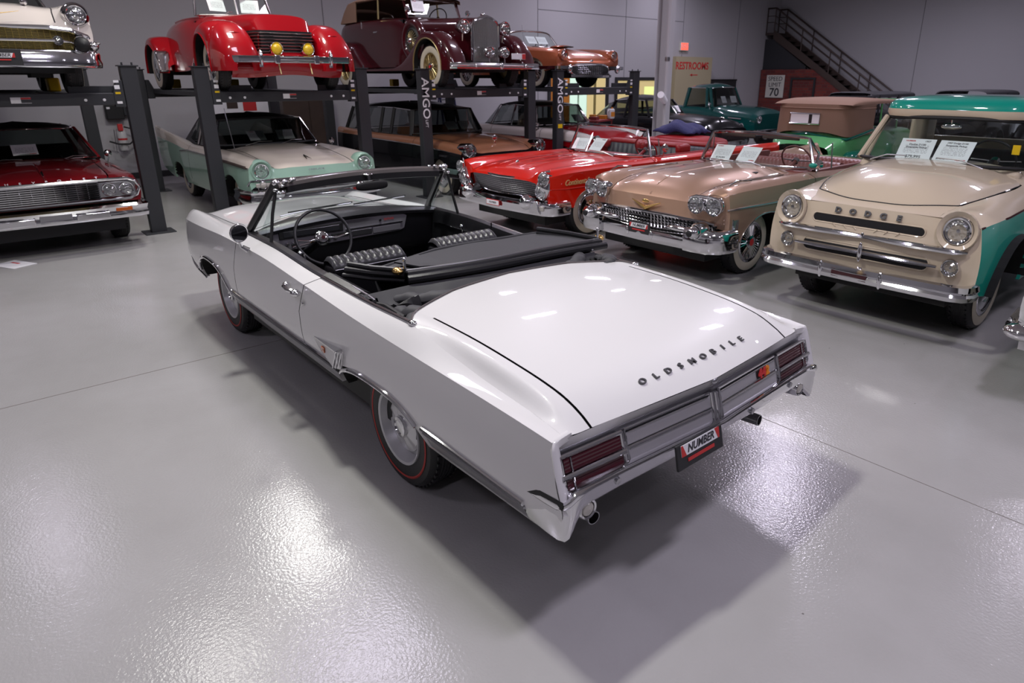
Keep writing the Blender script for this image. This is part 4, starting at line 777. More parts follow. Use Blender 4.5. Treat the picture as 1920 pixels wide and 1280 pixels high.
# front end (seen by nobody here but part of the car)
MB().rows([[(3.78, y, .86 if abs(y) < .7 else .85), (3.75, y, .5)] for y in np.linspace(-.82, .82, 12)]).build('grille_panel', M['satin'], OL)
MB().sweep([(3.74, -.80, 0), (3.80, -.74, 0), (3.83, 0, 0), (3.80, .74, 0), (3.74, .80, 0)][::-1], [(0, .42), (.03, .44), (.03, .54), (0, .56), (-.04, .55), (-.04, .43)]).build('front_bumper', M['chrome'], OL)
# ---------------------------------------------------------------- shared car pieces (car frame: x forward from the front axle, y left, z up)
def car(label, x, y, heading, z=0): return thing('car', label, 'car', (x, y, z), radians(heading))
def shell(c, L, parts, dx=.11, nv=4):
    for name, x0, x1, v0, v1, m in parts:
        for s in (1, -1): L.skin(x0, x1, v0, v1, dx, nv, s).build(name, M[m], c, ang=30)
def top(c, L, name, m, x0, x1, vm, n=16, nv=24):
    vv = list(np.linspace(-vm, vm, nv + 1))
    return MB().rows([[tuple(L.at(x, [abs(v)])[0] * [1, 1 if v >= 0 else -1, 1]) for v in vv] for x in np.linspace(x0, x1, n)]).build(name, M[m], c, ang=40)
def seam(c, L, pts, m='black', r=.005, name='panel_seam'):
    """dark seam lying in the skin, pts: (x,v)"""
    for s in (1, -1): MB().tube([tuple((L.at(x, [v])[0]) * [1, s, 1]) for x, v in pts], r, 6).build(name, M[m], c)
def wells(c, L, v1=6, depth=.4):
    for k in range(len(L.arches)):
        for s in (1, -1): L.well(k, v1, depth, 16, s).build('wheel_well', M['well'], c, ang=0)
def nose(c, L, x0, vm, zb, m, fx=lambda t, y: 0, n=8, nv=24, name='front_panel'):
    """front face hung from the contour at x0; its ends follow the side's leading edge"""
    vv = list(np.linspace(-vm, vm, nv + 1)); top_ = [L.at(x0, [abs(v)])[0] * [1, 1 if v >= 0 else -1, 1] for v in vv]
    E = L.at(x0, np.linspace(vm, L.N - 1, 24)); ye = top_[-1][1]
    f = lambda p: zb(p[1]) if callable(zb) else zb; R = []
    for t in np.linspace(0, 1, n):
        r = []
        for p in top_:
            z = p[2] * (1 - t) + f(p) * t; k = abs(p[1]) / ye; ex = float(np.interp(-z, -E[:, 2], E[:, 0])); ey = float(np.interp(-z, -E[:, 2], E[:, 1]))
            r.append((p[0] + fx(t, p[1]) * (1 - k ** 8) + (ex - p[0]) * k ** 8, p[1] * (1 + (ey / ye - 1) * k ** 2), z))
        R.append(r)
    return MB().rows(R).build(name, M[m], c, ang=40)
def lamp(c, x, y, z, r, d=(1, 0, 0), bez='chrome', lens='lamp', name='headlamp', depth=.03):
    b = MB().lathe([(r * 1.02, -depth * 2), (r * 1.18, -depth * .4), (r * 1.22, .004), (r * 1.12, depth * .5), (r * 1.0, depth * .35), (r * .97, -depth * .2)], (x, y, z), d, 26).build(name, M[bez], c)
    MB().lathe([(r * .99, .0), (r * .75, -depth * .6), (r * .35, -depth * 1.1), (.0008, -depth * 1.2)], (x, y, z), d, 24).build('reflector', M['chrome'], b)
    MB().lathe([(r * .15, -depth * .9), (r * .14, -depth * .1), (.0008, -depth * .05)], (x, y, z), d, 12).build('bulb_shield', M['satin'], b)
    MB().lathe([(r * .99, depth * .1), (r * .9, depth * .45), (r * .6, depth * .85), (r * .25, depth), (.0008, depth * 1.03)], (x, y, z), d, 24).build('lens', M[lens], b); return b
def mirrored(half): return list(half) + [(p[0], -p[1]) + tuple(p[2:]) for p in half[::-1] if abs(p[1]) > 1e-6]
def bumper(c, half, prof, m='chrome', name='bumper', ang=40):
    """half: plan points from the left end to the centre"""
    return MB().sweep(mirrored(half), prof).build(name, M[m], c, ang=ang)
def bar(c, pts, r, m='chrome', name='trim_bar', n=8, flat=1, both=False):
    for s in ((1, -1) if both else (1,)): MB().tube([(p[0], p[1] * s, p[2]) for p in pts], r, n, flat=flat).build(name, M[m], c)
def bx(c, name, lo, hi, m, bev=0, both=False, seg=2):
    for s in ((1, -1) if both else (1,)):
        a, b = sorted((lo[1] * s, hi[1] * s)); MB().box((lo[0], a, lo[2]), (hi[0], b, hi[2])).build(name, M[m], c, ang=30 if bev else 0, bev=bev, seg=seg)
def screen(c, B, T, frame_m='chrome', gl='glass', n=20, fr=.016, name='windscreen', pill=None):
    """B(u), T(u): base and top curves"""
    us = np.linspace(-1, 1, n + 1); B2 = lambda u: Vector(B(u)); T2 = lambda u: Vector(T(u))
    g = MB().grid(lambda u, v: tuple(B2(u).lerp(T2(u), v)), us, np.linspace(0, 1, 4)).build(name, M[gl], c)
    loop = [tuple(B2(u)) for u in us] + [tuple(T2(u)) for u in us[::-1]]
    MB().tube(loop, fr, 8, closed=True).build('windscreen_frame', M[frame_m], c); return g
def cabin(c, pts, roof_m, crown=.1, pillars=(), pr=.03, pm='black', gl='dark', cap=True, liner=True):
    """half outline pts: [((bx,by,bz),(tx,ty,tz))...] from front centre to rear centre"""
    full = pts + [((b[0], -b[1], b[2]), (t[0], -t[1], t[2])) for b, t in pts[-2:0:-1]]; n = len(full); g = MB()
    g.rows([[Vector(b).lerp(Vector(t), k) for b, t in full] for k in (0, .33, .66, 1)], True).build('side_glass', M[gl], c)
    cx = (pts[0][1][0] + pts[-1][1][0]) / 2
    R = []
    for f in (1.012, 1.0, .97, .9, .78, .6, .4, .2, .02):
        R.append([(cx + (t[0] - cx) * (f if f > .9 else .9 * f + .09 * f), t[1] * f, t[2] + (crown * (1 - f ** 3) if f <= 1 else -.012)) for b, t in full])
    MB().rows(R, True).build('roof', M[roof_m], c, ang=50)
    for i in pillars:
        for s in (1, -1):
            b, t = pts[i]; MB().tube([(b[0], b[1] * s, b[2]), (t[0], t[1] * s, t[2])], pr, 8).build('pillar', M[pm], c)
    MB().tube([tuple(t) for b, t in full], .014, 8, closed=True).build('drip_rail', M['chrome'], c); MB().tube([tuple(b) for b, t in full], .012, 8, closed=True).build('glass_gasket', M['black'], c)
def seat(c, x, w_, z0, z1, m, m2=None, ribs=0, y=0, lean=.12, th=.16):
    """a bench or bucket back with optional pleats"""
    bx(c, 'seat_cushion', (x - .02, y - w_, z0 - .18), (x + .5, y + w_, z0), m, .05)
    n = max(ribs, 1) * 4; R = []
    for k in range(n + 1):
        yy = y - w_ + 2 * w_ * k / n; b = .012 * abs(sin(pi * k / 4)) if ribs else 0
        R.append([(x - lean - .03, yy, z0 - .1), (x - lean - th * .6, yy, z1 - .05), (x - lean - th * .5, yy, z1), (x - lean + .02, yy, z1 + .015), (x - lean + th * .45 + b, yy, z1 - .03), (x + b, yy, z0 + .05), (x + b, yy, z0 - .1)])
    o = MB().rows(R); m_ = len(R[0]); o.add(R[0], [list(range(m_))]); o.add(R[-1], [list(range(m_))[::-1]]); o.build('seat_back', M[m2 or m], c, ang=50)
def under(c, x0, x1, w_=.72, z0=.22, z1=.5): bx(c, 'chassis', (x1, -w_, z0), (x0, w_, z1), 'well')
def tub(c, x0, x1, w_, zb, zt, m='black'):
    o = MB(); o.box((x1, -w_, zb), (x0, w_, zb + .03)); o.box((x0 - .02, -w_, zb), (x0, w_, zt)); o.box((x1, -w_, zb), (x1 + .02, w_, zt))
    for s in (1, -1): o.box((x1, min(s * w_, s * (w_ - .03)), zb), (x0, max(s * w_, s * (w_ - .03)), zt))
    o.build('interior_tub', M[m], c, ang=0)
def helm(c, x, y, z, r=.2, m='vinyl', tilt=.5, spokes=2):
    o = Vector((x, y, z)); ax = Vector((-cos(tilt), 0, sin(tilt))); up = Vector((sin(tilt), 0, cos(tilt))); rt = Vector((0, 1, 0))
    MB().tube([tuple(o + (rt * cos(a) + up * sin(a)) * r) for a in [2 * pi * i / 32 for i in range(32)]], .011, 8, closed=True).build('steering_wheel', M[m], c)
    k = MB().cyl(o - ax * .05, o, .04, 14)
    for s in (1, -1): k.tube([tuple(o + rt * s * r * .97), tuple(o - ax * .02)], .008, 6)
    k.build('wheel_hub', M['chrome'], c); MB().cyl(o - ax * .04, o - ax * .5, .025, 10).build('steering_column', M[m], c)
def wheels(c, wb, y, r, wd, style, rim=.19, z=0, yr=None):
    for x, yy in ((0, y), (-wb, yr or y)):
        for s in (1, -1): wheel(c, x, s * yy, r, wd, s, style, z, rim)
def mesh_grille(c, P, us, vs, r=.004, m='chrome', name='grille_mesh', flat=1):
    """bars along both directions of P(u,v)"""
    o = MB()
    for u in us: o.tube([tuple(P(u, v)) for v in np.linspace(vs[0], vs[-1], 3)], r, 4)
    for v in vs: o.tube([tuple(P(u, v)) for u in np.linspace(us[0], us[-1], 9)], r, 4)
    return o.build(name, M[m], c, ang=0)
def mirror_ext(c, x, y, z, r=.055, both=False):
    for s in ((1, -1) if both else (1 if y > 0 else -1,)):
        o = MB().lathe([(.001, -.03), (r * .6, -.02), (r, .01), (r * .95, .02), (.001, .02)], (x, abs(y) * s, z), (-1, 0, 0), 20); o.tube([(x, abs(y) * s, z - r), (x, abs(y) * s - .03 * s, z - r - .08)], .01, 6); o.build('wing_mirror', M['chrome'], c)
def wipers(c, B, T, ys=((-.1, -.55), (.5, .05)), h=.1):
    for a, b in ys:
        p = Vector(B(a)); q = Vector(B(b)).lerp(Vector(T(b)), h); MB().tube([tuple(p + Vector((.05, 0, -.01))), tuple(p.lerp(q, .5) + Vector((.05, 0, .03))), tuple(q + Vector((.02, 0, .01)))], .006, 6).build('wiper', M['satin'], c)
SHEETS = []
def sheet(c, x, y, z, label, lean=50, yaw=0, w_=.28, h=.21, words=()):
    """price sheet standing in the windscreen: faces forward (+x of the car) and up"""
    bpy.context.view_layer.update(); mw = c.matrix_world
    t = thing('price_sheet', label, 'price sheet'); a = radians(lean); yv = radians(yaw)
    xd = Vector((-sin(yv), cos(yv), 0)); upv = Vector((-cos(yv) * sin(a), -sin(yv) * sin(a), cos(a)))
    o = mw @ Vector((x, y, z)); Q = mw.to_3x3(); t.matrix_world = frame(o, Q @ xd, Q @ upv); t['group'] = 'price sheets in the windscreens'
    MB().box((-w_ / 2, -h / 2, -.001), (w_ / 2, h / 2, .001)).build('paper', M['sheet'], t, ang=0)
    for body, sz, px, py, m in words: text(body, sz, M[m], t, (px, py, .0014), (1, 0, 0), (0, 1, 0), ext=.0004, bold=.0006)
    return t
def interp(tab): xs, ys = zip(*tab); return lambda y: float(np.interp(abs(y), xs, ys))

def warp(c, fn):
    """reshape every finished part of a car: fn maps a point of the car frame"""
    done = set(); bpy.context.view_layer.update()
    for o in [x for x in bpy.data.objects if x.parent == c or (x.parent and x.parent.parent == c)]:
        if o.type != 'MESH': continue
        M0 = o.matrix_local.copy() if o.parent == c else o.parent.matrix_local @ o.matrix_local
        rot = (M0.to_3x3() - Matrix.Identity(3)); ident = sum(abs(v) for r in rot for v in r) < 1e-5
        if o.name.startswith('wheel') or o.parent.name.startswith('wheel'):
            if o.parent == c: o.location = fn(o.location)
        elif not ident:
            if o.parent == c: m = o.matrix_local.copy(); m.translation = fn(m.translation); o.matrix_local = m
            else: m = o.matrix_local.copy(); t = M0.translation; m.translation = m.translation + (fn(t) - t); o.matrix_local = m
        elif o.data.name not in done:
            done.add(o.data.name); d = M0.translation
            for v in o.data.vertices: v.co = fn(v.co + d) - d
# ================================================================ cream and teal pickup
c = thing('pickup_truck', 'cream and teal pickup truck with wide chrome bumper at the right of the row', 'truck', (-.48, -4.1, 0), radians(90))
L = Loft([(.74, [(0, 1.035), (.3, 1.035), (.56, 1.035), (.74, 1.04), (.895, .99), (.935, .75), (.93, .48)]),
          (.66, [(0, 1.075), (.3, 1.07), (.565, 1.055), (.765, 1.08), (.925, 1.01), (.955, .75), (.945, .46)]),
          (.5, [(0, 1.18), (.34, 1.17), (.62, 1.095), (.80, 1.085), (.945, 1.02), (.97, .75), (.955, .43)]),
          (.15, [(0, 1.285), (.37, 1.265), (.73, 1.145), (.85, 1.105), (.955, 1.03), (.978, .75), (.955, .38)]),
          (-.35, [(0, 1.325), (.40, 1.305), (.80, 1.18), (.88, 1.14), (.955, 1.06), (.975, .75), (.94, .36)]),
          (-.9, [(0, 1.33), (.40, 1.32), (.80, 1.26), (.88, 1.20), (.945, 1.08), (.96, .75), (.93, .36)]),
          (-2.05, [(0, 1.33), (.40, 1.32), (.80, 1.27), (.88, 1.21), (.94, 1.08), (.955, .75), (.93, .36)]),
          (-4.0, [(0, 1.2), (.3, 1.2), (.68, 1.2), (.86, 1.19), (.93, 1.08), (.95, .75), (.93, .36)])],
         sharp=(4,), arches=[(0, .36, .52, .49, 2.2), (-2.9, .36, .5, .45, 2.2)], belt=4)
shell(c, L, [('front_fender', .74, -.75, 2.04, 4, 'cream'), ('lower_fender', .74, -.75, 4.0, 6, 'teal'), ('door', -.76, -1.75, 2.4, 4, 'cream'), ('lower_door', -.76, -1.75, 4.02, 6, 'teal'), ('cargo_bed', -1.77, -4.0, 2.2, 6, 'teal')])
hf = lambda v: .655 - .17 * (abs(v) / 1.97) ** 3.2
vv = list(np.linspace(-1.97, 1.97, 33)); sg = lambda v: np.array([1, 1 if v >= 0 else -1, 1])
MB().rows([[tuple(L.at(hf(v) + (-.42 - hf(v)) * u, [abs(v)])[0] * sg(v) + [0, 0, .016 * min(1, u * 14) ** .5 * min(1, (1.97 - abs(v)) * 9) ** .5]) for v in vv] for u in [0, .006, .015, .03] + list(np.linspace(.06, 1, 18))]).build('hood', M['cream'], c, ang=40)
vv = list(np.linspace(-2.04, 2.04, 33)); MB().rows([[tuple(L.at(.74 + (hf(v) + .008 - .74) * u, [abs(v)])[0] * sg(v)) for v in vv] for u in np.linspace(0, 1, 5)]).build('front_lip', M['cream'], c, ang=40); top(c, L, 'cowl', 'cream', -.43, -.72, 2.3, 4)
seam(c, L, [(hf(v) + .004, v) for v in np.linspace(0, 1.97, 14)] + [(.4, 2.0), (.1, 2.0), (-.4, 2.0)], r=.006); seam(c, L, [(.735, 4.0), (.3, 4.0), (-.3, 4.01), (-.75, 4.01), (-1.75, 4.01)], 'maroon', .009, 'side_moulding')
bar(c, [tuple(L.at(x, [.0])[0] + [0, 0, .002]) for x in np.linspace(.6, -.4, 10)], .009, 'cream', 'hood_crease', flat=.6)
wells(c, L)
fx = lambda t, y: .05 * sin(pi * min(1, t * 1.0)) - .02 * t - .05 * (abs(y) / .9) ** 4
nose(c, L, .74, 4, .47, 'cream', fx, 10, 30)
def nx(y, z, o=0):
    t = (1.035 - z) / (1.035 - .47); return L.at(.74, [0])[0][0] + fx(max(0, min(1, t)), y) + o
def slot(y0, z0, y1, z1, h, m='black', d=.004, rim=None, name='grille_slot'):
    """rounded slot between (y0,z0) and (y1,z1), h = half height"""
    P = [(y0 + (y1 - y0) * k / 16, z0 + (z1 - z0) * k / 16) for k in range(17)]
    P = [(y0 + (y1 - y0) * k, z0) for k in [.5 - .5 * cos(pi * i / 40) for i in range(41)]]; R = []
    for y, z in P:
        a = min(abs(y - y0), abs(y1 - y)); e = h if a >= h else sqrt(max(0, h * h - (h - a) ** 2)); e = max(e, .002)
        R.append([(nx(y, z, d), y, z - e), (nx(y, z, d + .001), y, z), (nx(y, z, d), y, z + e)])
    MB().rows(R).build(name, M[m], c, ang=0)
    lp = [r[0] for r in R] + [r[2] for r in R[::-1]]; MB().tube(lp, rim[1] if rim else .006, 6, closed=True).build('slot_rim', M[rim[0] if rim else 'cream'], c)
slot(-.5, .905, .5, .905, .04); slot(-.57, .66, .57, .66, .055)
for s in (1, -1):
    bar(c, [(nx(.02, .8, .01), .0, .802), (nx(.4, .8, .035), s * .4, .802), (nx(.75, .8, .045), s * .75, .80), (nx(.84, .8, .02), s * .84, .80)], [.02, .026, .024, .01], name='grille_bar')
    bar(c, [(nx(.02, .66, .02), .0, .662), (nx(.4, .66, .03), s * .4, .662), (nx(.62, .66, .03), s * .64, .66)], [.018, .021, .012], name='grille_bar')
    MB().lathe([(.155, -.01), (.15, .012), (.115, -.012), (.108, -.04)], (nx(.73, .955, .03), s * .735, .955), (1, s * .06, .08), 30).build('lamp_pod', M['cream'], c); lamp(c, nx(.73, .955, .02), s * .735, .955, .092, (1, s * .05, 0))
    lamp(c, nx(.72, .67, .012), s * .735, .665, .058, (1, s * .05, 0), name='parking_lamp')
    for y in (.08, .17, .27): bar(c, [(nx(y, .86, .003), s * y, .845), (nx(y, .86, .004), s * (y + .03), .872)], .005, 'cream', 'pressed_rib')
MB().ell((nx(0, .67, .035), 0, .67), (.012, .022, .085), 12, 8).build('grille_upright', M['chrome'], c)
bx(c, 'emblem', (nx(0, .82, .02), -.012, .79), (nx(0, .82, .03), .012, .835), 'chrome', .004)
for i, ch in enumerate('DODGE'):
    y = -.27 + .135 * i; text(ch, .062, M['letter'], c, (nx(y, .985, .012), y, .985), (0, 1, 0), (-.35, 0, 1), name='letter', ext=.005, bold=.003, sx=1.15)
bumper(c, [(.72, .93), (.80, .925), (.86, .89), (.895, .8), (.91, .55), (.92, 0)], [(0, .43), (.035, .445), (.045, .48), (.03, .5), (.045, .52), (.035, .56), (0, .57), (-.02, .55), (-.02, .45)])
for s in (1, -1): MB().ell((.945, s * .27, .5), (.02, .025, .075), 12, 8).build('bumper_guard', M['chrome'], c)
bx(c, 'licence_plate', (.952, -.16, .465), (.96, .16, .535), 'maroon', .003)
B = lambda u: (-.33 - .25 * abs(u) ** 2.6, .78 * u, 1.32 - .015 * u * u); T = lambda u: (-.72 - .17 * abs(u) ** 2.6, .68 * u, 1.70 - .02 * u * u)
screen(c, B, T, 'black', 'glass', fr=.018)
for s in (1, -1):
    bar(c, [(-.575, s * .785, 1.30), (-.88, s * .69, 1.69)], .028, 'cream', 'pillar'); bar(c, [(-.80, s * .83, 1.24), (-.95, s * .72, 1.68)], .022, 'cream', 'pillar')
    bar(c, [(-.56, s * .80, 1.29), (-.86, s * .71, 1.68)], .008, 'chrome', 'pillar_trim')
    MB().add([(-.82, s * .83, 1.24), (-1.72, s * .83, 1.24), (-1.75, s * .73, 1.68), (-.96, s * .72, 1.68)], [(0, 1, 2, 3)]).build('side_window', M['glass'], c, ang=0)
    bx(c, 'cab_corner', (-2.05, s * .6, 1.2), (-1.74, s * .8, 1.7), 'cream', .05)
bx(c, 'cab_back', (-2.06, -.75, 1.2), (-2.02, .75, 1.45), 'cream', .01); MB().add([(-2.04, -.62, 1.45), (-2.04, .62, 1.45), (-2.02, .62, 1.7), (-2.02, -.62, 1.7)], [(0, 1, 2, 3)]).build('rear_window', M['glass'], c, ang=0)
R = []
for f, zz in ((1.0, 1.70), (1.025, 1.735), (1.02, 1.77)): R.append([(-1.38 + f * (.64 * abs(cos(a)) ** .45 * (1 if cos(a) > 0 else -1)), f * .735 * abs(sin(a)) ** .45 * (1 if sin(a) > 0 else -1), zz) for a in [2 * pi * k / 48 for k in range(48)]])
MB().rows(R, True).build('roof_band', M['cream'], c, ang=50)
R = []
for f, zz in ((1.02, 1.77), (1.005, 1.815), (.96, 1.85), (.85, 1.875), (.6, 1.895), (.3, 1.9), (.01, 1.9)): R.append([(-1.38 + f * (.64 * abs(cos(a)) ** .45 * (1 if cos(a) > 0 else -1)), f * .735 * abs(sin(a)) ** .45 * (1 if sin(a) > 0 else -1), zz) for a in [2 * pi * k / 48 for k in range(48)]])
MB().rows(R, True).build('roof', M['teal'], c, ang=50)
tub(c, -.5, -2.0, .8, .5, 1.2); seat(c, -1.6, .68, .95, 1.35, 'vinyl'); helm(c, -.92, .38, 1.33, .21); bx(c, 'dashboard', (-.8, -.75, 1.1), (-.5, .75, 1.29), 'cream', .04)
MB().ell((-.78, .0, 1.62), (.02, .1, .035), 14, 8).cyl((-.78, 0, 1.62), (-.76, 0, 1.7), .008, 6).build('rear_view_mirror', M['chrome'], c)
wipers(c, B, T, ((-.75, -.3), (.62, .1)), .1)
bx(c, 'yellow_tag', (-.62, .62, 1.42), (-.6, .68, 1.5), 'yellow'); under(c, .6, -3.9, .7, .3, .6)
wheels(c, 2.9, .73, .37, .2, 'wr', .235)
for s in (1, -1): pass
warp(c, lambda q: Vector((q[0], q[1] * .925, q[2])))
sheet(c, -.56, -.2, 1.415, 'larger-print white price sheet behind the pickup windscreen', 42, 4, .30, .235, [('NUMBER', .022, -.07, .09, 'inkr'), ('1957', .026, .08, .09, 'ink'), ('Dodge D100', .028, 0, .05, 'ink'), ('Sweptside Pickup', .026, 0, .018, 'ink'), ('$79,995', .042, 0, -.09, 'ink')])
sheet(c, -.56, .13, 1.415, 'white price sheet with small print beside the larger one in the pickup', 42, -3, .30, .235, [('1957 Dodge D100', .024, 0, .09, 'ink'), ('Sweptside Pickup', .026, 0, .06, 'ink'), ('$79,995', .024, -.08, -.09, 'ink'), ('NUMBER', .022, .09, -.095, 'inkr')])

# ================================================================ rose gold convertible
c = car('rose gold convertible with white-walled tyres between the pickup and the bright red car', 1.88, -4.1, 90)
L = Loft([(.80, [(0, .84), (.35, .84), (.57, .85), (.66, .90, -.015), (.80, .945, -.05), (.90, .92, -.1), (.93, .78, -.1), (.93, .56, -.1)]),
          (.66, [(0, .95), (.35, .94), (.58, .91), (.68, .96), (.82, .99), (.935, .945), (.965, .78), (.965, .50)]),
          (.2, [(0, 1.05), (.35, 1.04), (.6, .98), (.7, 1.0), (.83, 1.02), (.95, .96), (.985, .75), (.975, .42)]),
          (-.95, [(0, 1.07), (.35, 1.06), (.63, 1.0), (.72, 1.0), (.85, 1.01), (.96, .965), (.99, .72), (.97, .34)]),
          (-2.2, [(0, 1.0), (.35, 1.0), (.65, .97), (.74, .97), (.85, .985), (.955, .94), (.985, .7), (.96, .31)]),
          (-3.3, [(0, .98), (.35, .97), (.65, .95), (.74, .95), (.85, .985), (.95, .95), (.98, .7), (.95, .31)]),
          (-4.55, [(0, .8), (.35, .8), (.6, .8), (.72, .85), (.85, 1.04), (.9, 1.0), (.93, .7), (.9, .36)])],
         sharp=(5,), arches=[(-.04, .33, .45, .37, 2.2), (-3.3, .33, .42, .27, 2.4)], belt=5)
shell(c, L, [('front_fender', .80, -1.05, 2.04, 7, 'rose'), ('door', -1.06, -2.3, 3.6, 7, 'rose'), ('quarter_panel', -2.31, -4.55, 3.6, 7, 'rose')])
top(c, L, 'hood', 'rose', .80, -.86, 1.97, 20, 28); top(c, L, 'cowl', 'rose', -.87, -1.1, 2.2, 3); top(c, L, 'trunk_lid', 'rose', -3.0, -4.55, 3.6, 8)
wells(c, L, 7); seam(c, L, [(.78, 2), (.4, 2), (-.2, 2), (-.86, 2)], r=.004)
bar(c, [tuple(L.at(x, [0])[0] + [0, 0, .001]) for x in np.linspace(.78, -.6, 10)], .012, 'rose', 'hood_crease', flat=.4)
zb = interp([(0, .665), (.5, .675), (.8, .60), (.93, .58)])
nose(c, L, .80, 5, zb, 'rose', lambda t, y: .06 * t - .12 * (abs(y) / .9) ** 3 * t, 8, 34)
def gp(y, v): return Vector((.85 - .10 * (abs(y) / .82) ** 2 - .03 * v, y, .665 - .03 * (abs(y) / .8) ** 3 - .19 * v + .06 * v * (abs(y) / .8) ** 2))
MB().grid(lambda y, v: tuple(gp(y, v) - Vector((.03, 0, 0))), np.linspace(-.82, .82, 15), (0, .5, 1)).build('grille_backing', M['black'], c)
mesh_grille(c, gp, np.linspace(-.8, .8, 36), np.linspace(.06, 1, 6), .0055)
st_ = MB()
for i in range(35):
    for j in range(5):
        p = gp(-.8 + 1.6 * (i + .5) / 35 + .02, .06 + .19 * (j + .5) - .08); st_.ell(tuple(p + Vector((.012, 0, 0))), (.01, .009, .009), 5, 4)
o = st_.build('grille_studs', M['chrome'], c); o['kind'] = 'stuff'
bar(c, [tuple(gp(y, -.06) + Vector((.01, 0, 0))) for y in np.linspace(-.84, .84, 20)], .022, name='grille_top_bar')
for s in (1, -1): bar(c, [tuple(gp(s * .84, v) + Vector((.01, 0, 0))) for v in np.linspace(-.06, 1, 6)], .03, name='grille_end')
bumper(c, [(.60, .985), (.70, .975), (.80, .94), (.87, .82), (.90, .5), (.93, 0)], [(0, .36), (.04, .37), (.055, .42), (.05, .47), (.02, .49), (-.02, .48), (-.03, .38)])
for s in (1, -1):
    # twin lamps in a chrome pod, bullets, bumper wings
    MB().cbox((.76, s * .762, .84), (.14, .35, .165)).build('lamp_pod', M['chrome'], c, bev=.06, seg=4)
    for y in (.665, .862): lamp(c, .872 - .025 * (y > .8), s * y, .84, .08, (1, s * .08, 0))
    bar(c, [(.88, s * .58, .905), (.90, s * .68, .935), (.885, s * .86, .935), (.83, s * .95, .90)], [.006, .012, .012, .006], 'chrome', 'lamp_brow')
    MB().lathe([(.09, -.12), (.09, .02), (.075, .06)], (.93, s * .74, .575), (1, 0, 0), 22).build('bullet_base', M['chrome'], c); MB().lathe([(.07, .05), (.06, .1), (.035, .145), (.001, .165)], (.93, s * .74, .575), (1, 0, 0), 22).build('bullet_tip', M['chrome'], c); MB().ell((1.09, s * .74, .575), (.02, .035, .035), 14, 8).build('bullet_end', M['black'], c)
    MB().ell((.93, s * .50, .57), (.04, .17, .03), 18, 10).build('bumper_wing', M['chrome'], c)
    MB().sweep([(.56, s * .995), (.70, s * .99), (.84, s * .955), (.93, s * .86), (.955, s * .72), (.95, s * .60)][::s], [(-.03, .36), (.02, .365), (.04, .41), (.03, .47), (.04, .53), (.015, .585), (-.03, .60)]).build('bumper_corner', M['chrome'], c, ang=50)
    for k in range(3): bar(c, [(.60 + .02 * k, s * 1.028, .44 + .03 * k), (.74, s * 1.02, .44 + .03 * k)], .006, 'black', 'corner_louvre')
    bx(c, 'fog_lamp', (.9, s * .60, .40), (.935, s * .73, .48), 'lensw', .015)
    MB().prism([(.0, .0), (.13, .02), (.11, .14), (.0, .13)], lambda a, b, h, s=s: (.62 - a, s * (.968 + h), .57 + b), 0, .008).build('fender_crest', M['chrome'], c, bev=.003)
    for k in range(5): bar(c, [(.60 - .022 * k, s * .98, .59), (.60 - .022 * k, s * .98, .69)], .006, name='crest_rib')
    bar(c, [(.70, s * .955, .80), (.55, s * .975, .80), (0, s * .99, .795), (-1.0, s * .993, .78), (-2.2, s * .99, .76), (-4.2, s * .96, .72)], .011, name='side_moulding')
    bar(c, [(.5, s * .83, 1.012), (.36, s * .83, 1.05), (.1, s * .84, 1.03)], [.004, .012, .006], name='fender_ornament'); bar(c, [(.3, s * .72, 1.0), (-.2, s * .74, 1.012), (-.7, s * .75, 1.01)], .008, name='fender_moulding')
    bar(c, L.arch_line(0, 7, .004, 22), .008, name='arch_moulding') if s > 0 else bar(c, L.arch_line(0, 7, .004, 22, side=-1), .008, name='arch_moulding')
bx(c, 'licence_plate', (.965, -.155, .44), (.975, .155, .57), 'base', .004)
dp = MB().box((0, -.15, -.06), (.004, .15, .06)).build('plate_frame', M['base'], c, ang=0, loc=(.976, 0, .505)); dealer_plate(dp, 1, .15, font=.045)
for y in (-.17, .17): MB().ell((.975, y, .45), (.02, .025, .05), 10, 8).build('plate_bracket', M['chrome'], c)
# gold V on the hood face
for s in (1, -1): bar(c, [(.872, 0, .715), (.862, s * .2, .79)], [.026, .006], 'gold', 'hood_v', flat=.8)
MB().ell((.868, 0, .79), (.008, .05, .02), 14, 8).build('hood_crest', M['gold'], c)
for s in (1, -1): MB().prism([(-.3, s * .18), (-.42, s * .16), (-.44, s * .5), (-.36, s * .52)], lambda a, b, h: (a - .15, b, 1.052 - .06 * abs(b) + h), 0, .008).build('cowl_vent', M['black'], c, ang=0)
B = lambda u: (-.88 - .42 * abs(u) ** 2.6, .80 * u, 1.055 - .02 * u * u); T = lambda u: (-1.22 - .12 * abs(u) ** 2.4, .68 * u, 1.41 - .035 * abs(u) ** 3)
screen(c, B, T, 'chrome', 'glass', fr=.02)
for s in (1, -1): bar(c, [(-1.30, s * .81, 1.03), (-1.42, s * .78, 1.2), (-1.34, s * .68, 1.375)], .016, 'chrome', 'windscreen_post')
bx(c, 'sun_visor', (-1.36, -.55, 1.34), (-1.34, -.05, 1.40), 'brown', .008); bx(c, 'sun_visor', (-1.36, .05, 1.34), (-1.34, .55, 1.40), 'brown', .008)
tub(c, -1.0, -3.0, .84, .4, .95, 'rosev'); bx(c, 'dashboard', (-1.45, -.8, .85), (-1.05, .8, 1.02), 'rosev', .04); helm(c, -1.62, .4, 1.08, .2, 'rosev')
seat(c, -2.0, .74, .72, 1.02, 'rosev', ribs=26); seat(c, -2.75, .68, .72, 1.0, 'rosev', ribs=24)
for s in (1, -1): MB().rows([[(x, s * .85, .99), (x, s * .84, 1.02), (x, s * .78, 1.02), (x, s * .76, .7)] for x in np.linspace(-1.3, -3.0, 8)]).build('door_trim_panel', M['rosev'], c)
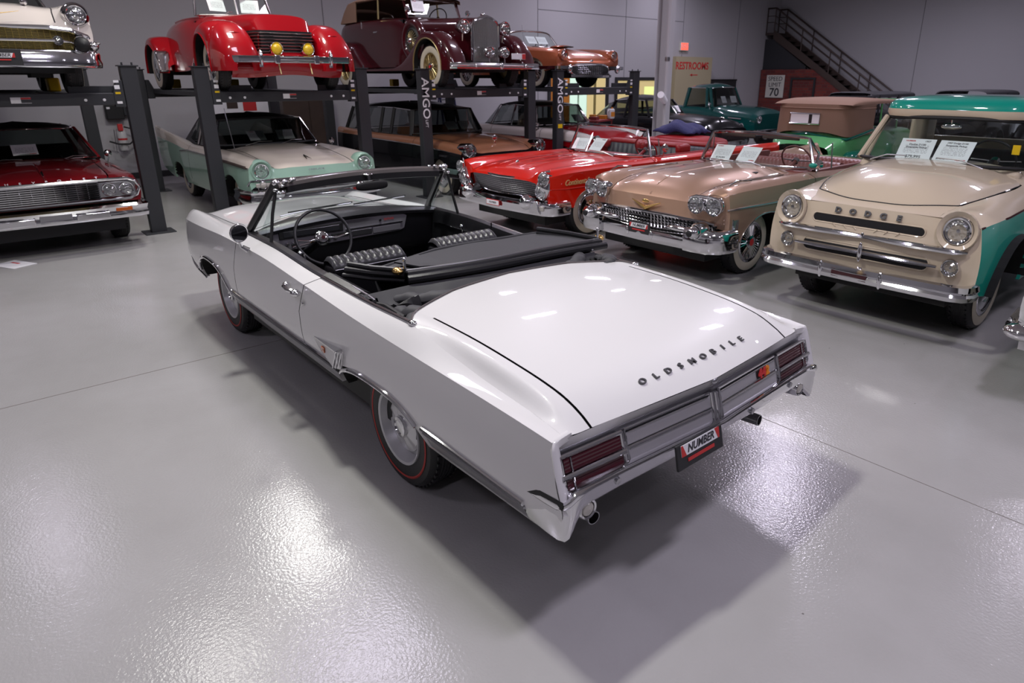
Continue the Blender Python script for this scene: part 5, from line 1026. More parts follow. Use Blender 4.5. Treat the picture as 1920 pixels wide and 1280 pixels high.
mirror_ext(c, -1.2, .90, 1.1); MB().ell((-1.15, .86, 1.09), (.03, .05, .03), 10, 8).build('spot_lamp', M['teal'], c)
for s in (1, -1): bar(c, [(-1.62, s * .86, 1.02), (-1.6, s * .84, 1.32)], .008, 'satin', 'vent_post')
wipers(c, B, T, ((-.5, -.05), (.5, .05)), .06)
under(c, .7, -4.4); wheels(c, 3.3, .745, .355, .2, 'wtr', .215)
warp(c, lambda q: Vector((q[0] if q[0] < .4 else .4 + (q[0] - .4) * .85, q[1], q[2])))
sheet(c, -1.08, -.33, 1.16, 'bold-priced white sheet in the rose gold windscreen', 42, 4, .27, .225, [('NUMBER', .02, -.07, .09, 'inkr'), ('$174,995', .034, 0, -.085, 'ink')])
sheet(c, -1.08, .05, 1.16, 'white sheet of small print in the rose gold windscreen', 42, -4, .28, .225, [('NUMBER', .02, .08, -.09, 'inkr')])

M['script'] = mat('pale_gold_script', (.75, .55, .25), .35, .4)
# ================================================================ bright red convertible
c = car('bright red convertible with slanted twin headlamps and a fine mesh grille', 4.38, -4.1, 91)
L = Loft([(.98, [(0, .83), (.35, .83), (.62, .84), (.70, .90), (.86, .945), (.97, .88), (.97, .72), (.93, .55)]),
          (.8, [(0, .90), (.35, .895), (.62, .88), (.72, .93), (.88, .965), (.985, .90), (.985, .70), (.97, .50)]),
          (.3, [(0, .97), (.35, .96), (.62, .92), (.72, .95), (.90, .975), (.995, .915), (.975, .69), (.985, .44)]),
          (-.4, [(0, .995), (.35, .985), (.64, .94), (.73, .95), (.91, .975), (1.0, .92), (.975, .67), (.99, .36)]),
          (-1.0, [(0, .98), (.35, .97), (.66, .95), (.74, .955), (.91, .97), (1.0, .92), (.975, .66), (.985, .33)]),
          (-2.4, [(0, .95), (.35, .95), (.68, .95), (.76, .955), (.91, .97), (1.0, .92), (.98, .66), (.98, .31)]),
          (-3.3, [(0, .97), (.35, .97), (.68, .96), (.76, .965), (.91, .985), (1.0, .93), (.98, .66), (.97, .31)]),
          (-4.7, [(0, .85), (.35, .85), (.68, .85), (.76, .9), (.9, .98), (.97, .9), (.96, .66), (.95, .4)])],
         sharp=(5,), arches=[(0, .33, .47, .36, 2.4), (-3.33, .33, .45, .27, 2.4)], belt=5)
shell(c, L, [('front_fender', .98, -1.15, 2.04, 7, 'red'), ('door', -1.16, -2.6, 3.7, 7, 'red'), ('quarter_panel', -2.61, -4.7, 3.7, 7, 'red')])
top(c, L, 'hood', 'red', .98, -.92, 1.97, 18, 28); top(c, L, 'cowl', 'red', -.93, -1.15, 2.2, 3); top(c, L, 'trunk_lid', 'red', -3.05, -4.7, 3.7, 8)
wells(c, L, 7); seam(c, L, [(.96, 2), (.4, 2), (-.2, 2), (-.92, 2)], r=.004)
for v in (.35, .9): bar(c, [tuple(L.at(x, [v])[0] + [0, 0, -.003]) for x in np.linspace(.7, -.8, 10)], .016, 'red', 'hood_ridge', flat=.6, both=True)
zb = interp([(0, .805), (.6, .80), (.7, .78), (.78, .60), (.97, .56)])
nose(c, L, .98, 5, zb, 'red', lambda t, y: .02 * t - .16 * (max(0, abs(y) - .62) / .35) ** 1.5 * t, 8, 40)
def gp(y, v): return Vector((1.02 - .12 * abs(y) / .72 - .05 * v, y, .80 - .215 * v))
MB().grid(lambda y, v: tuple(gp(y, v) - Vector((.03, 0, 0))), np.linspace(-.72, .72, 13), (0, 1)).build('grille_backing', M['black'], c)
mesh_grille(c, gp, np.linspace(-.72, .72, 61), np.linspace(.04, 1, 9), .003, 'satin')
bar(c, [(.98 - .1, .78, .86), (.985 - .08, .70, .80), tuple(gp(.62, -.05)), tuple(gp(0, -.05)), tuple(gp(-.62, -.05)), (.905, -.70, .80), (.88, -.78, .86)], [.012, .02, .018, .018, .018, .02, .012], name='grille_top_bar')
bar(c, [tuple(gp(y, 1.03)) for y in np.linspace(-.74, .74, 9)], .012, name='grille_bottom_bar')
for s in (1, -1):
    MB().tube([(.93, s * .80, .60), (.96, s * .875, .76), (.93, s * .915, .92)], [.085, .105, .05], 20, flat=1).build('lamp_pod', M['chrome'], c)
    lamp(c, 1.035, s * .895, .855, .076, (1, s * .12, .05)); lamp(c, 1.03, s * .835, .685, .076, (1, s * .1, .0))
    bar(c, [(.98, s * .73, .62), (1.03, s * .77, .76), (1.0, s * .84, .93), (.93, s * .93, .955)], .014, name='lamp_brow')
    MB().lathe([(.10, -.16), (.105, .0), (.095, .07), (.06, .12), (.001, .14)], (1.08, s * .63, .545), (1, s * .05, 0), 22).build('bumper_bullet', M['chrome'], c)
    MB().prism([(0, -.07), (.0, .07), (.16, .09), (.2, -.08)], lambda a, b, h, s=s: (1.09 + h, s * (.68 + a), .49 + b), -.03, .02).build('bullet_wing', M['chrome'], c, bev=.015)
    bx(c, 'parking_lamp', (1.04, s * .80, .455), (1.075, s * .92, .52), 'lensw', .012)
    bar(c, [tuple(L.at(x, [5.9])[0] * [1, s, 1] + [0, s * .004, 0]) for x in np.linspace(.95, -4.6, 20)], .008, 'red', 'body_crease')
    bar(c, L.arch_line(0, 7, .003, 22, side=s), .007, name='arch_moulding')
bumper(c, [(.60, 1.0), (.78, 1.0), (.94, .97), (1.02, .88), (1.06, .6), (1.12, 0)], [(0, .385), (.03, .39), (.045, .43), (.04, .47), (.05, .50), (.03, .55), (0, .56), (-.03, .54), (-.03, .40)])
bx(c, 'licence_plate', (1.175, -.14, .43), (1.18, .14, .51), 'inkr', .003); dp = MB().box((0, -.13, -.03), (.003, .13, .03)).build('plate_strip', M['paper'], c, ang=0, loc=(1.18, 0, .47)); text('NUMBER', .04, M['ink'], dp, (.0045, 0, 0), (0, 1, 0), (0, 0, 1), ext=.0006, shear=.25)
MB().ell((.62, 0, .965), (.04, .012, .035), 10, 8).build('hood_ornament', M['chrome'], c)
for s in (1, -1): text('Continental', .105, M['script'], c, (.42, s * .992, .79), (-s, 0, 0), (0, -.25 * s * 0, 1), name='script_badge', ext=.004, shear=.45, sx=.85)
B = lambda u: (-.9 - .36 * abs(u) ** 2.6, .84 * u, .985 - .015 * u * u); T = lambda u: (-1.22 - .1 * abs(u) ** 2.4, .70 * u, 1.375 - .03 * abs(u) ** 3)
screen(c, B, T, 'chrome', 'glass', fr=.022)
tub(c, -1.1, -3.05, .88, .4, .92, 'redv'); bx(c, 'dashboard', (-1.5, -.82, .8), (-1.15, .82, .96), 'redv', .04); helm(c, -1.68, .4, 1.02, .2, 'redv')
for y in (-.4, .4): seat(c, -2.05, .36, .7, 1.05, 'redv', 'dkv', ribs=7, y=y); bx(c, 'seat_bolster', (-2.3, y - .4, .95), (-2.0, y - .3, 1.09), 'redv', .04); bx(c, 'seat_bolster', (-2.3, y + .3, .95), (-2.0, y + .4, 1.09), 'redv', .04); bx(c, 'seat_top', (-2.28, y - .38, 1.02), (-2.1, y + .38, 1.1), 'redv', .035)
seat(c, -2.9, .74, .7, .98, 'redv', 'dkv', ribs=16); bx(c, 'rear_seat_shelf', (-3.35, -.8, .95), (-2.98, .8, 1.06), 'redv', .05)
MB().ell((-3.35, 0, 1.03), (.3, .72, .09), 24, 10, .7).build('folded_top_boot', M['redv'], c)
for s in (1, -1): MB().rows([[(x, s * .915, .965), (x, s * .90, .99), (x, s * .84, .985), (x, s * .82, .7)] for x in np.linspace(-1.3, -3.1, 8)]).build('door_trim_panel', M['redv'], c)
mirror_ext(c, -1.45, .93, 1.09, .06); bar(c, [(-1.42, .88, .97), (-1.4, .85, 1.22)], .01, 'satin', 'vent_post'); bar(c, [(-1.42, -.88, .97), (-1.4, -.85, 1.22)], .01, 'satin', 'vent_post')
wipers(c, B, T, ((-.5, -.05), (.5, .05)), .05)
under(c, .8, -4.5); wheels(c, 3.33, .745, .365, .21, 'wm', .225)
warp(c, lambda q: Vector((q[0] if q[0] < .4 else .4 + (q[0] - .4) * .8, q[1], q[2])))
sheet(c, -1.08, -.42, 1.09, 'white sheet with a torn look near the far end of the red windscreen', 42, 6, .27, .21)
sheet(c, -1.08, -.05, 1.10, 'white sheet nearest the steering wheel in the red windscreen', 42, -8, .28, .23, [('NUMBER', .02, .07, .09, 'ink')])
t = thing('folded_blanket', 'navy blue blanket heaped on the back of the bright red car', 'blanket', (4.7, -7.55, 1.12))
R = []
for i in range(17):
    u = -1 + i / 8; R.append([(u * .42, v * .28, .03 + .16 * (1 - u * u) ** .6 * (1 - v * v) ** .5 + .03 * sin(5 * u + 3 * v) * (1 - u * u) + .02 * sin(11 * v + 4 * u) * (1 - v * v)) for v in np.linspace(-1, 1, 13)])
MB().rows(R).build('blanket_cloth', M['navy'], t, ang=60, solid=.02)
# ================================================================ wine red hardtop on the floor, left edge
c = car('wine red hardtop with a black roof and full-width chrome grille', 7.78, 1.52, 180)
L = Loft([(.78, [(0, .885), (.35, .885), (.62, .88), (.80, .885), (.90, .86), (.94, .80), (.955, .72), (.93, .58)]),
          (.70, [(0, .91), (.35, .91), (.64, .90), (.81, .905), (.92, .875), (.955, .80), (.965, .7), (.95, .50)]),
          (.2, [(0, .97), (.35, .96), (.66, .93), (.82, .925), (.93, .89), (.965, .80), (.97, .66), (.955, .40)]),
          (-.7, [(0, 1.02), (.35, 1.01), (.68, .96), (.82, .94), (.93, .90), (.965, .80), (.97, .62), (.95, .33)]),
          (-2.4, [(0, .96), (.35, .96), (.7, .95), (.82, .94), (.93, .90), (.965, .80), (.97, .6), (.95, .3)]),
          (-4.1, [(0, .9), (.35, .9), (.7, .9), (.82, .9), (.92, .87), (.95, .78), (.95, .6), (.92, .4)])],
         sharp=(4,), arches=[(0, .33, .42, .35, 2.3), (-2.92, .33, .42, .35, 2.3)], belt=4)
shell(c, L, [('front_fender', .78, -.85, 2.04, 7, 'cheve'), ('door', -.86, -2.2, 2.6, 7, 'cheve'), ('quarter_panel', -2.21, -4.1, 2.04, 7, 'cheve')])
top(c, L, 'hood', 'cheve', .78, -.62, 1.97); top(c, L, 'cowl', 'cheve', -.63, -.9, 2.6, 3); top(c, L, 'trunk_lid', 'cheve', -2.9, -4.1, 2.04, 6); wells(c, L, 7); seam(c, L, [(.76, 2), (.2, 2), (-.62, 2)], r=.004)
bar(c, [(.72, 0, .915), (.4, 0, .965), (-.3, 0, 1.01)], [.012, .018, .016], 'cheve', 'hood_crease', flat=.5)
nose(c, L, .78, 5, .585, 'cheve', lambda t, y: -.06 * sin(pi * t) , 6, 30)
for s in (1, -1):   # rounded lamp housing that closes each end of the grille
    bar(c, [(.80, 0, .868), (.80, s * .6, .868), (.795, s * .82, .865), (.785, s * .90, .83), (.78, s * .945, .745), (.785, s * .90, .655), (.795, s * .82, .62), (.80, s * .6, .615), (.80, 0, .615)], .02, name='grille_surround')
    bx(c, 'lamp_bezel', (.76, s * .50, .645), (.785, s * .90, .84), 'satin', .03)
    for y in (.61, .80): lamp(c, .79, s * y, .742, .07, (1, s * .02, 0))
MB().grid(lambda y, z: (.765, y, z), (-.52, .52), (.635, .85)).build('grille_backing', M['black'], c, ang=0)
mesh_grille(c, lambda y, z: Vector((.785, y, z)), np.linspace(-.5, .5, 10), (.645, .84), .004, name='grille_divider')
g = MB()
for z in np.linspace(.645, .84, 9): g.box((.775, -.505, z - .006), (.79, .505, z + .006))
g.build('grille_bar', M['chrome'], c, ang=0)
bumper(c, [(.35, .985), (.7, .985), (.86, .96), (.89, .85), (.91, .4), (.92, 0)], [(0, .395), (.02, .40), (.03, .45), (.015, .49), (.035, .545), (.0, .57), (-.03, .56), (-.03, .41)])
for s in (1, -1): bx(c, 'amber_lamp', (.9, s * .62, .485), (.932, s * .8, .53), 'amber', .006); bx(c, 'bumper_step', (.935, s * .2, .42), (.955, s * .55, .5), 'chrome', .01)
bx(c, 'licence_plate', (.935, -.16, .43), (.945, .16, .52), 'satin', .003)
for i, ch in enumerate('CHEVROLET'): text(ch, .035, M['satin'], c, (.786, -.5 + 1.0 * i / 8, .895), (0, 1, 0), (-.6, 0, 1), name='letter', ext=.003, sx=1.5)
bar(c, [(.6, 0, .94), (.45, 0, .975)], [.006, .012], name='hood_ornament')
B = lambda u: (-.78 - .28 * abs(u) ** 2.4, .80 * u, 1.0 - .02 * u * u); T = lambda u: (-1.36 - .1 * abs(u) ** 2.4, .63 * u, 1.385 - .02 * u * u)
screen(c, B, T, 'chrome', 'dark', fr=.014)
cabin(c, [((-.82, 0, .99), (-1.38, 0, 1.39)), ((-.86, .45, .985), (-1.4, .38, 1.385)), ((-1.06, .82, .96), (-1.48, .64, 1.37)), ((-2.1, .83, .95), (-2.1, .66, 1.37)), ((-2.95, .78, .95), (-2.6, .6, 1.36)), ((-3.1, 0, .95), (-2.72, 0, 1.37))], 'canvas', .075, (2, 3, 4), .03, 'cheve', 'dark')
tub(c, -.9, -3.0, .76, .4, .93); seat(c, -1.75, .62, .7, 1.12, 'vinyl'); helm(c, -1.35, .38, .98, .19); mirror_ext(c, -.95, -.93, 1.03, .05); mirror_ext(c, -.95, .93, 1.03, .05)
wipers(c, B, T, ((-.62, -.1), (.4, .85)), .04); under(c, .7, -4.0); wheels(c, 2.92, .74, .335, .2, 'd', .185)
sheet(c, -.97, -.02, 1.135, 'white price sheet in the wine red car with the black roof', 50, 0, .28, .2, [('NUMBER', .02, .08, -.08, 'inkr')])

# ================================================================ white car on the first lift (only its nose is in view)
c = car('white car with a gold mesh grille and chrome bumper, on the leftmost lift', 8.0, 1.66, 180, DECK)
L = Loft([(.80, [(0, .80), (.35, .80), (.6, .80), (.76, .88), (.88, .86), (.94, .78), (.95, .68), (.93, .55)]),
          (.72, [(0, .90), (.35, .90), (.6, .90), (.74, 1.0), (.88, 1.02), (.955, .93), (.965, .72), (.95, .50)]),
          (.55, [(0, .99), (.35, .98), (.62, .97), (.76, 1.02), (.88, 1.035), (.96, .95), (.97, .72), (.96, .45)]),
          (-.1, [(0, 1.05), (.35, 1.05), (.64, 1.02), (.78, 1.03), (.89, 1.04), (.96, .96), (.975, .7), (.96, .36)]),
          (-1.0, [(0, 1.07), (.35, 1.06), (.66, 1.03), (.8, 1.03), (.9, 1.03), (.96, .96), (.97, .66), (.95, .32)]),
          (-4.2, [(0, .95), (.35, .95), (.66, .95), (.8, .98), (.88, 1.04), (.93, .95), (.95, .6), (.92, .36)])],
         sharp=(5,), arches=[(0, .33, .43, .38, 2.2), (-2.92, .33, .43, .35, 2.2)], belt=5)
shell(c, L, [('front_fender', .80, -1.0, 2.04, 7, 'belw'), ('body_side', -1.01, -4.2, 2.04, 7, 'belw')]); top(c, L, 'hood', 'belw', .80, -.85, 1.97); top(c, L, 'trunk_lid', 'belw', -2.9, -4.2, 2.04, 6); wells(c, L, 7); seam(c, L, [(.79, 2), (.3, 2), (-.85, 2)], r=.004)
nose(c, L, .80, 6, interp([(0, .74), (.6, .74), (.8, .68), (.95, .56)]), 'belw', lambda t, y: .03 * t, 5, 30)
for s in (1, -1):
    lamp(c, .84, s * .815, .893, .092, (1, s * .05, 0), depth=.04); MB().lathe([(.135, -.12), (.14, -.02), (.118, .02), (.108, -.01)], (.82, s * .815, .893), (1, s * .05, 0), 28, ).build('lamp_hood', M['chrome'], c)
    for k, (y, z) in enumerate(((.35, 1.06), (.35, 1.05))): pass
    MB().lathe([(.03, -.1), (.035, .05), (.02, .1), (.001, .12)], (.42, s * .38, 1.035), (1, 0, -.1), 14).build('hood_spear', M['chrome'], c)
    MB().lathe([(.095, -.08), (.095, .0), (.085, .03)], (.92, s * .80, .565), (1, s * .1, 0), 22).build('guard_ring', M['chrome'], c); MB().lathe([(.083, .0), (.075, .06), (.04, .1), (.001, .11)], (.92, s * .80, .565), (1, s * .1, 0), 20).build('guard_tip', M['black'], c)
    lamp(c, .89, s * .58, .605, .045, name='parking_lamp'); bar(c, [(.9, s * .0, .60), (.9, s * .55, .605)], .018, name='grille_bar'); bar(c, [(.88, s * .63, .60), (.86, s * .72, .59)], [.018, .008], name='grille_bar')
    bar(c, [(.82, 0, .745), (.835, s * .5, .745), (.83, s * .72, .725), (.80, s * .88, .665), (.76, s * .955, .60)], [.025, .028, .03, .03, .012], name='grille_top_bar')
    MB().ell((.80, s * .93, .555), (.1, .06, .06), 16, 10).build('bumper_wing', M['chrome'], c); MB().ell((.78, s * .985, .585), (.13, .02, .02), 12, 8).build('wing_tip', M['chrome'], c)
MB().grid(lambda y, z: (.83 - .06 * (abs(y) / .8) ** 4, y, z), np.linspace(-.78, .78, 13), (.49, .745)).build('grille_backing', M['black'], c, ang=0)
M['goldmesh'] = mat('gold_mesh', (.36, .29, .1), .35, .9)
mesh_grille(c, lambda y, z: Vector((.842 - .06 * (abs(y) / .8) ** 4, y, z)), np.linspace(-.76, .76, 27), np.linspace(.5, .73, 17), .0034, 'goldmesh')
bumper(c, [(.35, .985), (.6, .99), (.8, .965), (.9, .86), (.93, .55), (.95, 0)], [(0, .305), (.02, .31), (.03, .36), (.015, .40), (.02, .46), (.0, .50), (-.04, .49), (-.04, .32)])
lp = bx(c, 'licence_plate', (.985, -.2, .33), (.995, .2, .5), 'base', .006); dp = MB().box((0, -.16, -.01), (.002, .16, .03)).build('plate_frame', M['base'], c, ang=0, loc=(.996, 0, .41)); dealer_plate(dp, 1, .16, font=.05)
for s in (1, -1): bar(c, [(.868, 0, .855), (.86, s * .28, .905)], [.012, .003], 'gold', 'hood_v', flat=.6)
B = lambda u: (-1.0 - .3 * abs(u) ** 2.4, .80 * u, 1.06); T = lambda u: (-1.45 - .1 * u * u, .66 * u, 1.42); screen(c, B, T)
cabin(c, [((-1.02, 0, 1.05), (-1.46, 0, 1.42)), ((-1.3, .8, 1.03), (-1.55, .66, 1.41)), ((-2.9, .78, 1.0), (-2.6, .62, 1.4)), ((-3.1, 0, 1.0), (-2.75, 0, 1.4))], 'belw', .08, (1, 2))
under(c, .7, -4.0, .7, .25, .5); bx(c, 'suspension', (-.15, .3, .2), (.3, .5, .32), 'well', both=True); wheels(c, 2.92, .745, .345, .19, 'wd', .2)
for y in (.45, -.45): bx(c, 'yellow_chock', (-1.0, y + .1, .02), (-.75, y + .24, .2), 'yellow', .02)

# ================================================================ mint and ivory hardtop under the second lift
c = car('mint and ivory convertible with its dark top up, parked under the red pontoon-fendered car', 7.72, -1.72, 180)
L = Loft([(.80, [(0, .835), (.35, .835), (.6, .84), (.68, .90), (.80, .95), (.89, .93), (.95, .86), (.965, .70), (.94, .50)]),
          (.70, [(0, .87), (.35, .87), (.61, .865), (.69, .92), (.80, .965), (.90, .945), (.96, .87), (.975, .68), (.96, .46)]),
          (.3, [(0, .95), (.35, .945), (.62, .92), (.71, .955), (.81, .985), (.91, .955), (.965, .87), (.985, .66), (.97, .40)]),
          (-.6, [(0, 1.05), (.35, 1.04), (.64, .99), (.73, .99), (.83, 1.0), (.92, .965), (.97, .89), (.985, .64), (.965, .33)]),
          (-2.2, [(0, 1.0), (.35, 1.0), (.66, .99), (.75, .99), (.84, .99), (.92, .965), (.965, .89), (.98, .62), (.96, .31)]),
          (-3.3, [(0, 1.0), (.35, 1.0), (.66, .98), (.76, 1.01), (.86, 1.08), (.93, 1.09), (.965, .95), (.975, .62), (.95, .31)]),
          (-4.3, [(0, .82), (.35, .82), (.6, .82), (.72, .95), (.86, 1.14), (.96, 1.2), (.97, 1.0), (.96, .62), (.93, .42)])],
         sharp=(6,), arches=[(0, .33, .42, .37, 2.2), (-3.0, .33, .40, .3, 2.3)], belt=6)
shell(c, L, [('front_fender_top', .80, -.8, 2.04, 5.98, 'ivory'), ('front_fender', .80, -.8, 6, 8, 'mint'), ('door_top', -.81, -2.2, 3.9, 5.98, 'ivory'), ('door', -.81, -2.2, 6, 8, 'mint'), ('quarter_top', -2.21, -4.3, 3.0, 5.98, 'ivory'), ('quarter_panel', -2.21, -4.3, 6, 8, 'mint')])
top(c, L, 'hood', 'ivory', .80, -.62, 1.97, 16, 28); top(c, L, 'cowl', 'ivory', -.63, -.85, 3, 3); top(c, L, 'trunk_lid', 'ivory', -3.0, -4.3, 3.0, 6); wells(c, L, 8); seam(c, L, [(.79, 2), (.2, 2), (-.62, 2)], r=.004)
nose(c, L, .80, 6, interp([(0, .685), (.6, .69), (.9, .60), (.97, .55)]), 'mint', lambda t, y: .05 * t - .03 * (abs(y) / .95) ** 4, 7, 36)
for s in (1, -1):
    MB().lathe([(.155, -.16), (.16, -.02), (.135, .02), (.10, -.02)], (.81, s * .785, .815), (1, s * .04, 0), 30).build('lamp_pod', M['mint'], c); lamp(c, .81, s * .785, .815, .088, (1, s * .04, 0))
    bar(c, [(.78, s * .955, .855), (.3, s * .972, .875), (-.6, s * .977, .895), (-2.2, s * .973, .895), (-2.7, s * .975, .85)], .012, 'matchrome', 'side_moulding')
    bar(c, [(.7, s * .962, .865), (-.5, s * .975, .885)], .022, 'brown', 'moulding_insert', flat=1)
    lamp(c, .86, s * .80, .625, .045, name='parking_lamp', lens='lensw'); bx(c, 'parking_lens', (.84, s * .66, .595), (.868, s * .9, .655), 'lensw', .01)
    MB().ell((.95, s * .62, .5), (.07, .09, .07), 14, 10).build('bumper_guard', M['chrome'], c)
MB().grid(lambda y, z: (.82 - .06 * (abs(y) / .95) ** 4, y, z), np.linspace(-.93, .93, 13), (.545, .69)).build('grille_backing', M['black'], c, ang=0)
mesh_grille(c, lambda y, z: Vector((.85 - .07 * (abs(y) / .95) ** 4, y, z)), np.linspace(-.93, .93, 25), np.linspace(.55, .685, 5), .006, name='grille_bar')
bar(c, [(.76, .98, .62), (.80, .95, .685), (.87, .7, .692), (.885, 0, .69), (.87, -.7, .692), (.80, -.95, .685), (.76, -.98, .62)], .016, name='grille_top_bar')
bumper(c, [(.3, 1.01), (.65, 1.02), (.86, .97), (.93, .8), (.96, .4), (.97, 0)], [(0, .36), (.03, .37), (.045, .43), (.02, .48), (.03, .53), (-.01, .55), (-.03, .53), (-.03, .38)])
text('FAIRLANE', .035, M['satin'], c, (.865, 0, .79), (0, 1, 0), (-.3, 0, 1), ext=.003, sx=1.6)
for s in (1, -1): bar(c, [(.42, 0, .952), (.62, s * .035, .915)], [.012, .004], name='hood_badge')
B = lambda u: (-.72 - .34 * abs(u) ** 2.4, .83 * u, 1.055 - .02 * u * u); T = lambda u: (-1.18 - .1 * abs(u) ** 2.4, .66 * u, 1.43 - .03 * abs(u) ** 3)
screen(c, B, T, 'steel', 'dark', fr=.014)
cabin(c, [((-.76, 0, 1.04), (-1.2, 0, 1.44)), ((-.82, .48, 1.03), (-1.22, .4, 1.43)), ((-1.1, .84, 1.0), (-1.32, .67, 1.41)), ((-1.95, .85, .99), (-2.0, .69, 1.42)), ((-2.15, .85, .99), (-2.2, .69, 1.42)), ((-3.0, .78, 1.0), (-2.55, .6, 1.4)), ((-3.15, 0, 1.0), (-2.68, 0, 1.4))], 'canvas', .075, (2, 3), .028, 'matchrome', 'dark')
for s in (1, -1): MB().add([(-2.16, s * .855, .99), (-3.02, s * .79, 1.0), (-2.57, s * .612, 1.41), (-2.2, s * .70, 1.43)], [(0, 1, 2, 3)]).build('top_quarter', M['canvas'], c, ang=0)
tub(c, -.85, -3.0, .8, .4, .98); seat(c, -1.7, .66, .72, 1.12, 'vinyl'); helm(c, -1.28, .38, 1.05, .19)
MB().tube([(-.45, -.72, 1.0), (-.62, -.74, 1.62)], .006, 6).build('radio_aerial', M['satin'], c); mirror_ext(c, -.55, .9, 1.06, .05); wipers(c, B, T, ((-.55, -.05), (.1, .6)), .06)
under(c, .7, -4.2); wheels(c, 3.0, .75, .35, .2, 'wd', .2)
sheet(c, -.93, -.21, 1.17, 'white price sheet on the left half of the mint car windscreen', 48, 3, .27, .21, [('NUMBER', .02, -.06, .085, 'inkr')])
sheet(c, -.93, .26, 1.17, 'white price sheet on the right half of the mint car windscreen', 48, -3, .27, .21)

# ================================================================ copper and black estate under the third lift
c = car('black and copper estate car with a black roof and hooded round headlamps', 7.7, -5.28, 180)
L = Loft([(.78, [(0, .80), (.35, .80), (.6, .81), (.72, .90), (.80, .93), (.90, .88), (.95, .80), (.96, .65), (.93, .5)]),
          (.6, [(0, .90), (.35, .895), (.62, .88), (.73, .94), (.82, .95), (.92, .90), (.96, .80), (.975, .65), (.95, .45)]),
          (.1, [(0, 1.0), (.35, .99), (.64, .95), (.74, .97), (.84, .975), (.93, .93), (.965, .84), (.98, .62), (.96, .38)]),
          (-.7, [(0, 1.04), (.35, 1.03), (.66, .99), (.76, 1.0), (.85, 1.0), (.93, .96), (.965, .88), (.98, .6), (.96, .32)]),
          (-2.4, [(0, 1.02), (.35, 1.02), (.68, 1.01), (.77, 1.0), (.85, 1.0), (.93, .97), (.965, .9), (.98, .6), (.95, .31)]),
          (-4.1, [(0, 1.0), (.35, 1.0), (.68, 1.0), (.77, 1.01), (.85, 1.04), (.92, 1.02), (.95, .92), (.96, .6), (.92, .36)])],
         sharp=(6,), arches=[(0, .33, .42, .35, 2.2), (-3.0, .33, .42, .33, 2.2)], belt=6)
shell(c, L, [('front_fender_top', .78, -.8, 2.04, 5.98, 'copper'), ('front_fender', .78, -.8, 6, 8, 'blackp'), ('door_top', -.81, -2.9, 2.6, 5.98, 'copper'), ('door', -.81, -2.9, 6, 8, 'blackp'), ('quarter_top', -2.91, -4.1, 2.6, 5.98, 'copper'), ('quarter_panel', -2.91, -4.1, 6, 8, 'blackp')])
top(c, L, 'hood', 'copper', .78, -.62, 1.97); top(c, L, 'cowl', 'copper', -.63, -.85, 2.6, 3); wells(c, L, 8); seam(c, L, [(.76, 2), (.2, 2), (-.62, 2)], r=.004)
nose(c, L, .78, 6, .55, 'blackp', lambda t, y: .04 * t, 5, 30)
for s in (1, -1):
    MB().lathe([(.125, -.18), (.13, .05), (.112, .09), (.1, .0)], (.79, s * .80, .86), (1, 0, .05), 28).build('lamp_hood', M['chrome'], c); lamp(c, .79, s * .80, .86, .092)
    bar(c, [(.75, s * .955, .80), (.1, s * .97, .84), (-.7, s * .97, .88), (-2.6, s * .97, .89)], .009, name='side_moulding'); MB().ell((.93, s * .72, .56), (.09, .1, .12), 14, 10).build('bumper_guard', M['chrome'], c)
mesh_grille(c, lambda y, z: Vector((.85, y, z)), np.linspace(-.6, .6, 9), np.linspace(.55, .74, 5), .01, name='grille_bar')
bumper(c, [(.3, 1.0), (.65, 1.0), (.86, .95), (.93, .75), (.96, 0)], [(0, .38), (.04, .39), (.045, .48), (.03, .55), (-.02, .56), (-.02, .40)])
text('COUNTRY', .05, M['satin'], c, (.25, -.985, .74), (1, 0, 0), (0, 0, 1), shear=.4); MB().cyl((.5, 0, .93), (.5, 0, .97), .015, 8).ell((.5, 0, 1.02), (.012, .06, .055), 16, 10).build('hood_ornament', M['chrome'], c)
B = lambda u: (-.72 - .3 * abs(u) ** 2.4, .82 * u, 1.045); T = lambda u: (-1.1 - .1 * abs(u) ** 2.4, .66 * u, 1.48); screen(c, B, T, 'black', 'dark', fr=.016)
cabin(c, [((-.76, 0, 1.03), (-1.12, 0, 1.49)), ((-.85, .48, 1.02), (-1.15, .4, 1.48)), ((-1.08, .83, 1.0), (-1.24, .68, 1.47)), ((-1.85, .85, 1.0), (-1.85, .72, 1.5)), ((-2.3, .85, 1.0), (-2.3, .72, 1.5)), ((-3.1, .85, 1.0), (-3.05, .71, 1.49)), ((-3.9, .82, 1.0), (-3.75, .68, 1.47)), ((-4.0, 0, 1.0), (-3.85, 0, 1.48))], 'blackp', .11, (2, 3, 4, 5, 6), .035, 'black', 'dark')
tub(c, -.85, -3.9, .8, .4, .98); seat(c, -1.7, .66, .72, 1.12, 'copper'); helm(c, -1.25, .38, 1.04, .19); mirror_ext(c, -.5, -.9, 1.07, .045)
under(c, .7, -4.0); wheels(c, 3.0, .75, .35, .2, 'wd', .2)
sheet(c, -.95, .02, 1.17, 'white price sheet nearer the lift post in the copper estate car', 45, 3, .27, .2); sheet(c, -.95, .36, 1.17, 'white price sheet by the far pillar of the copper estate car', 45, -3, .27, .2)

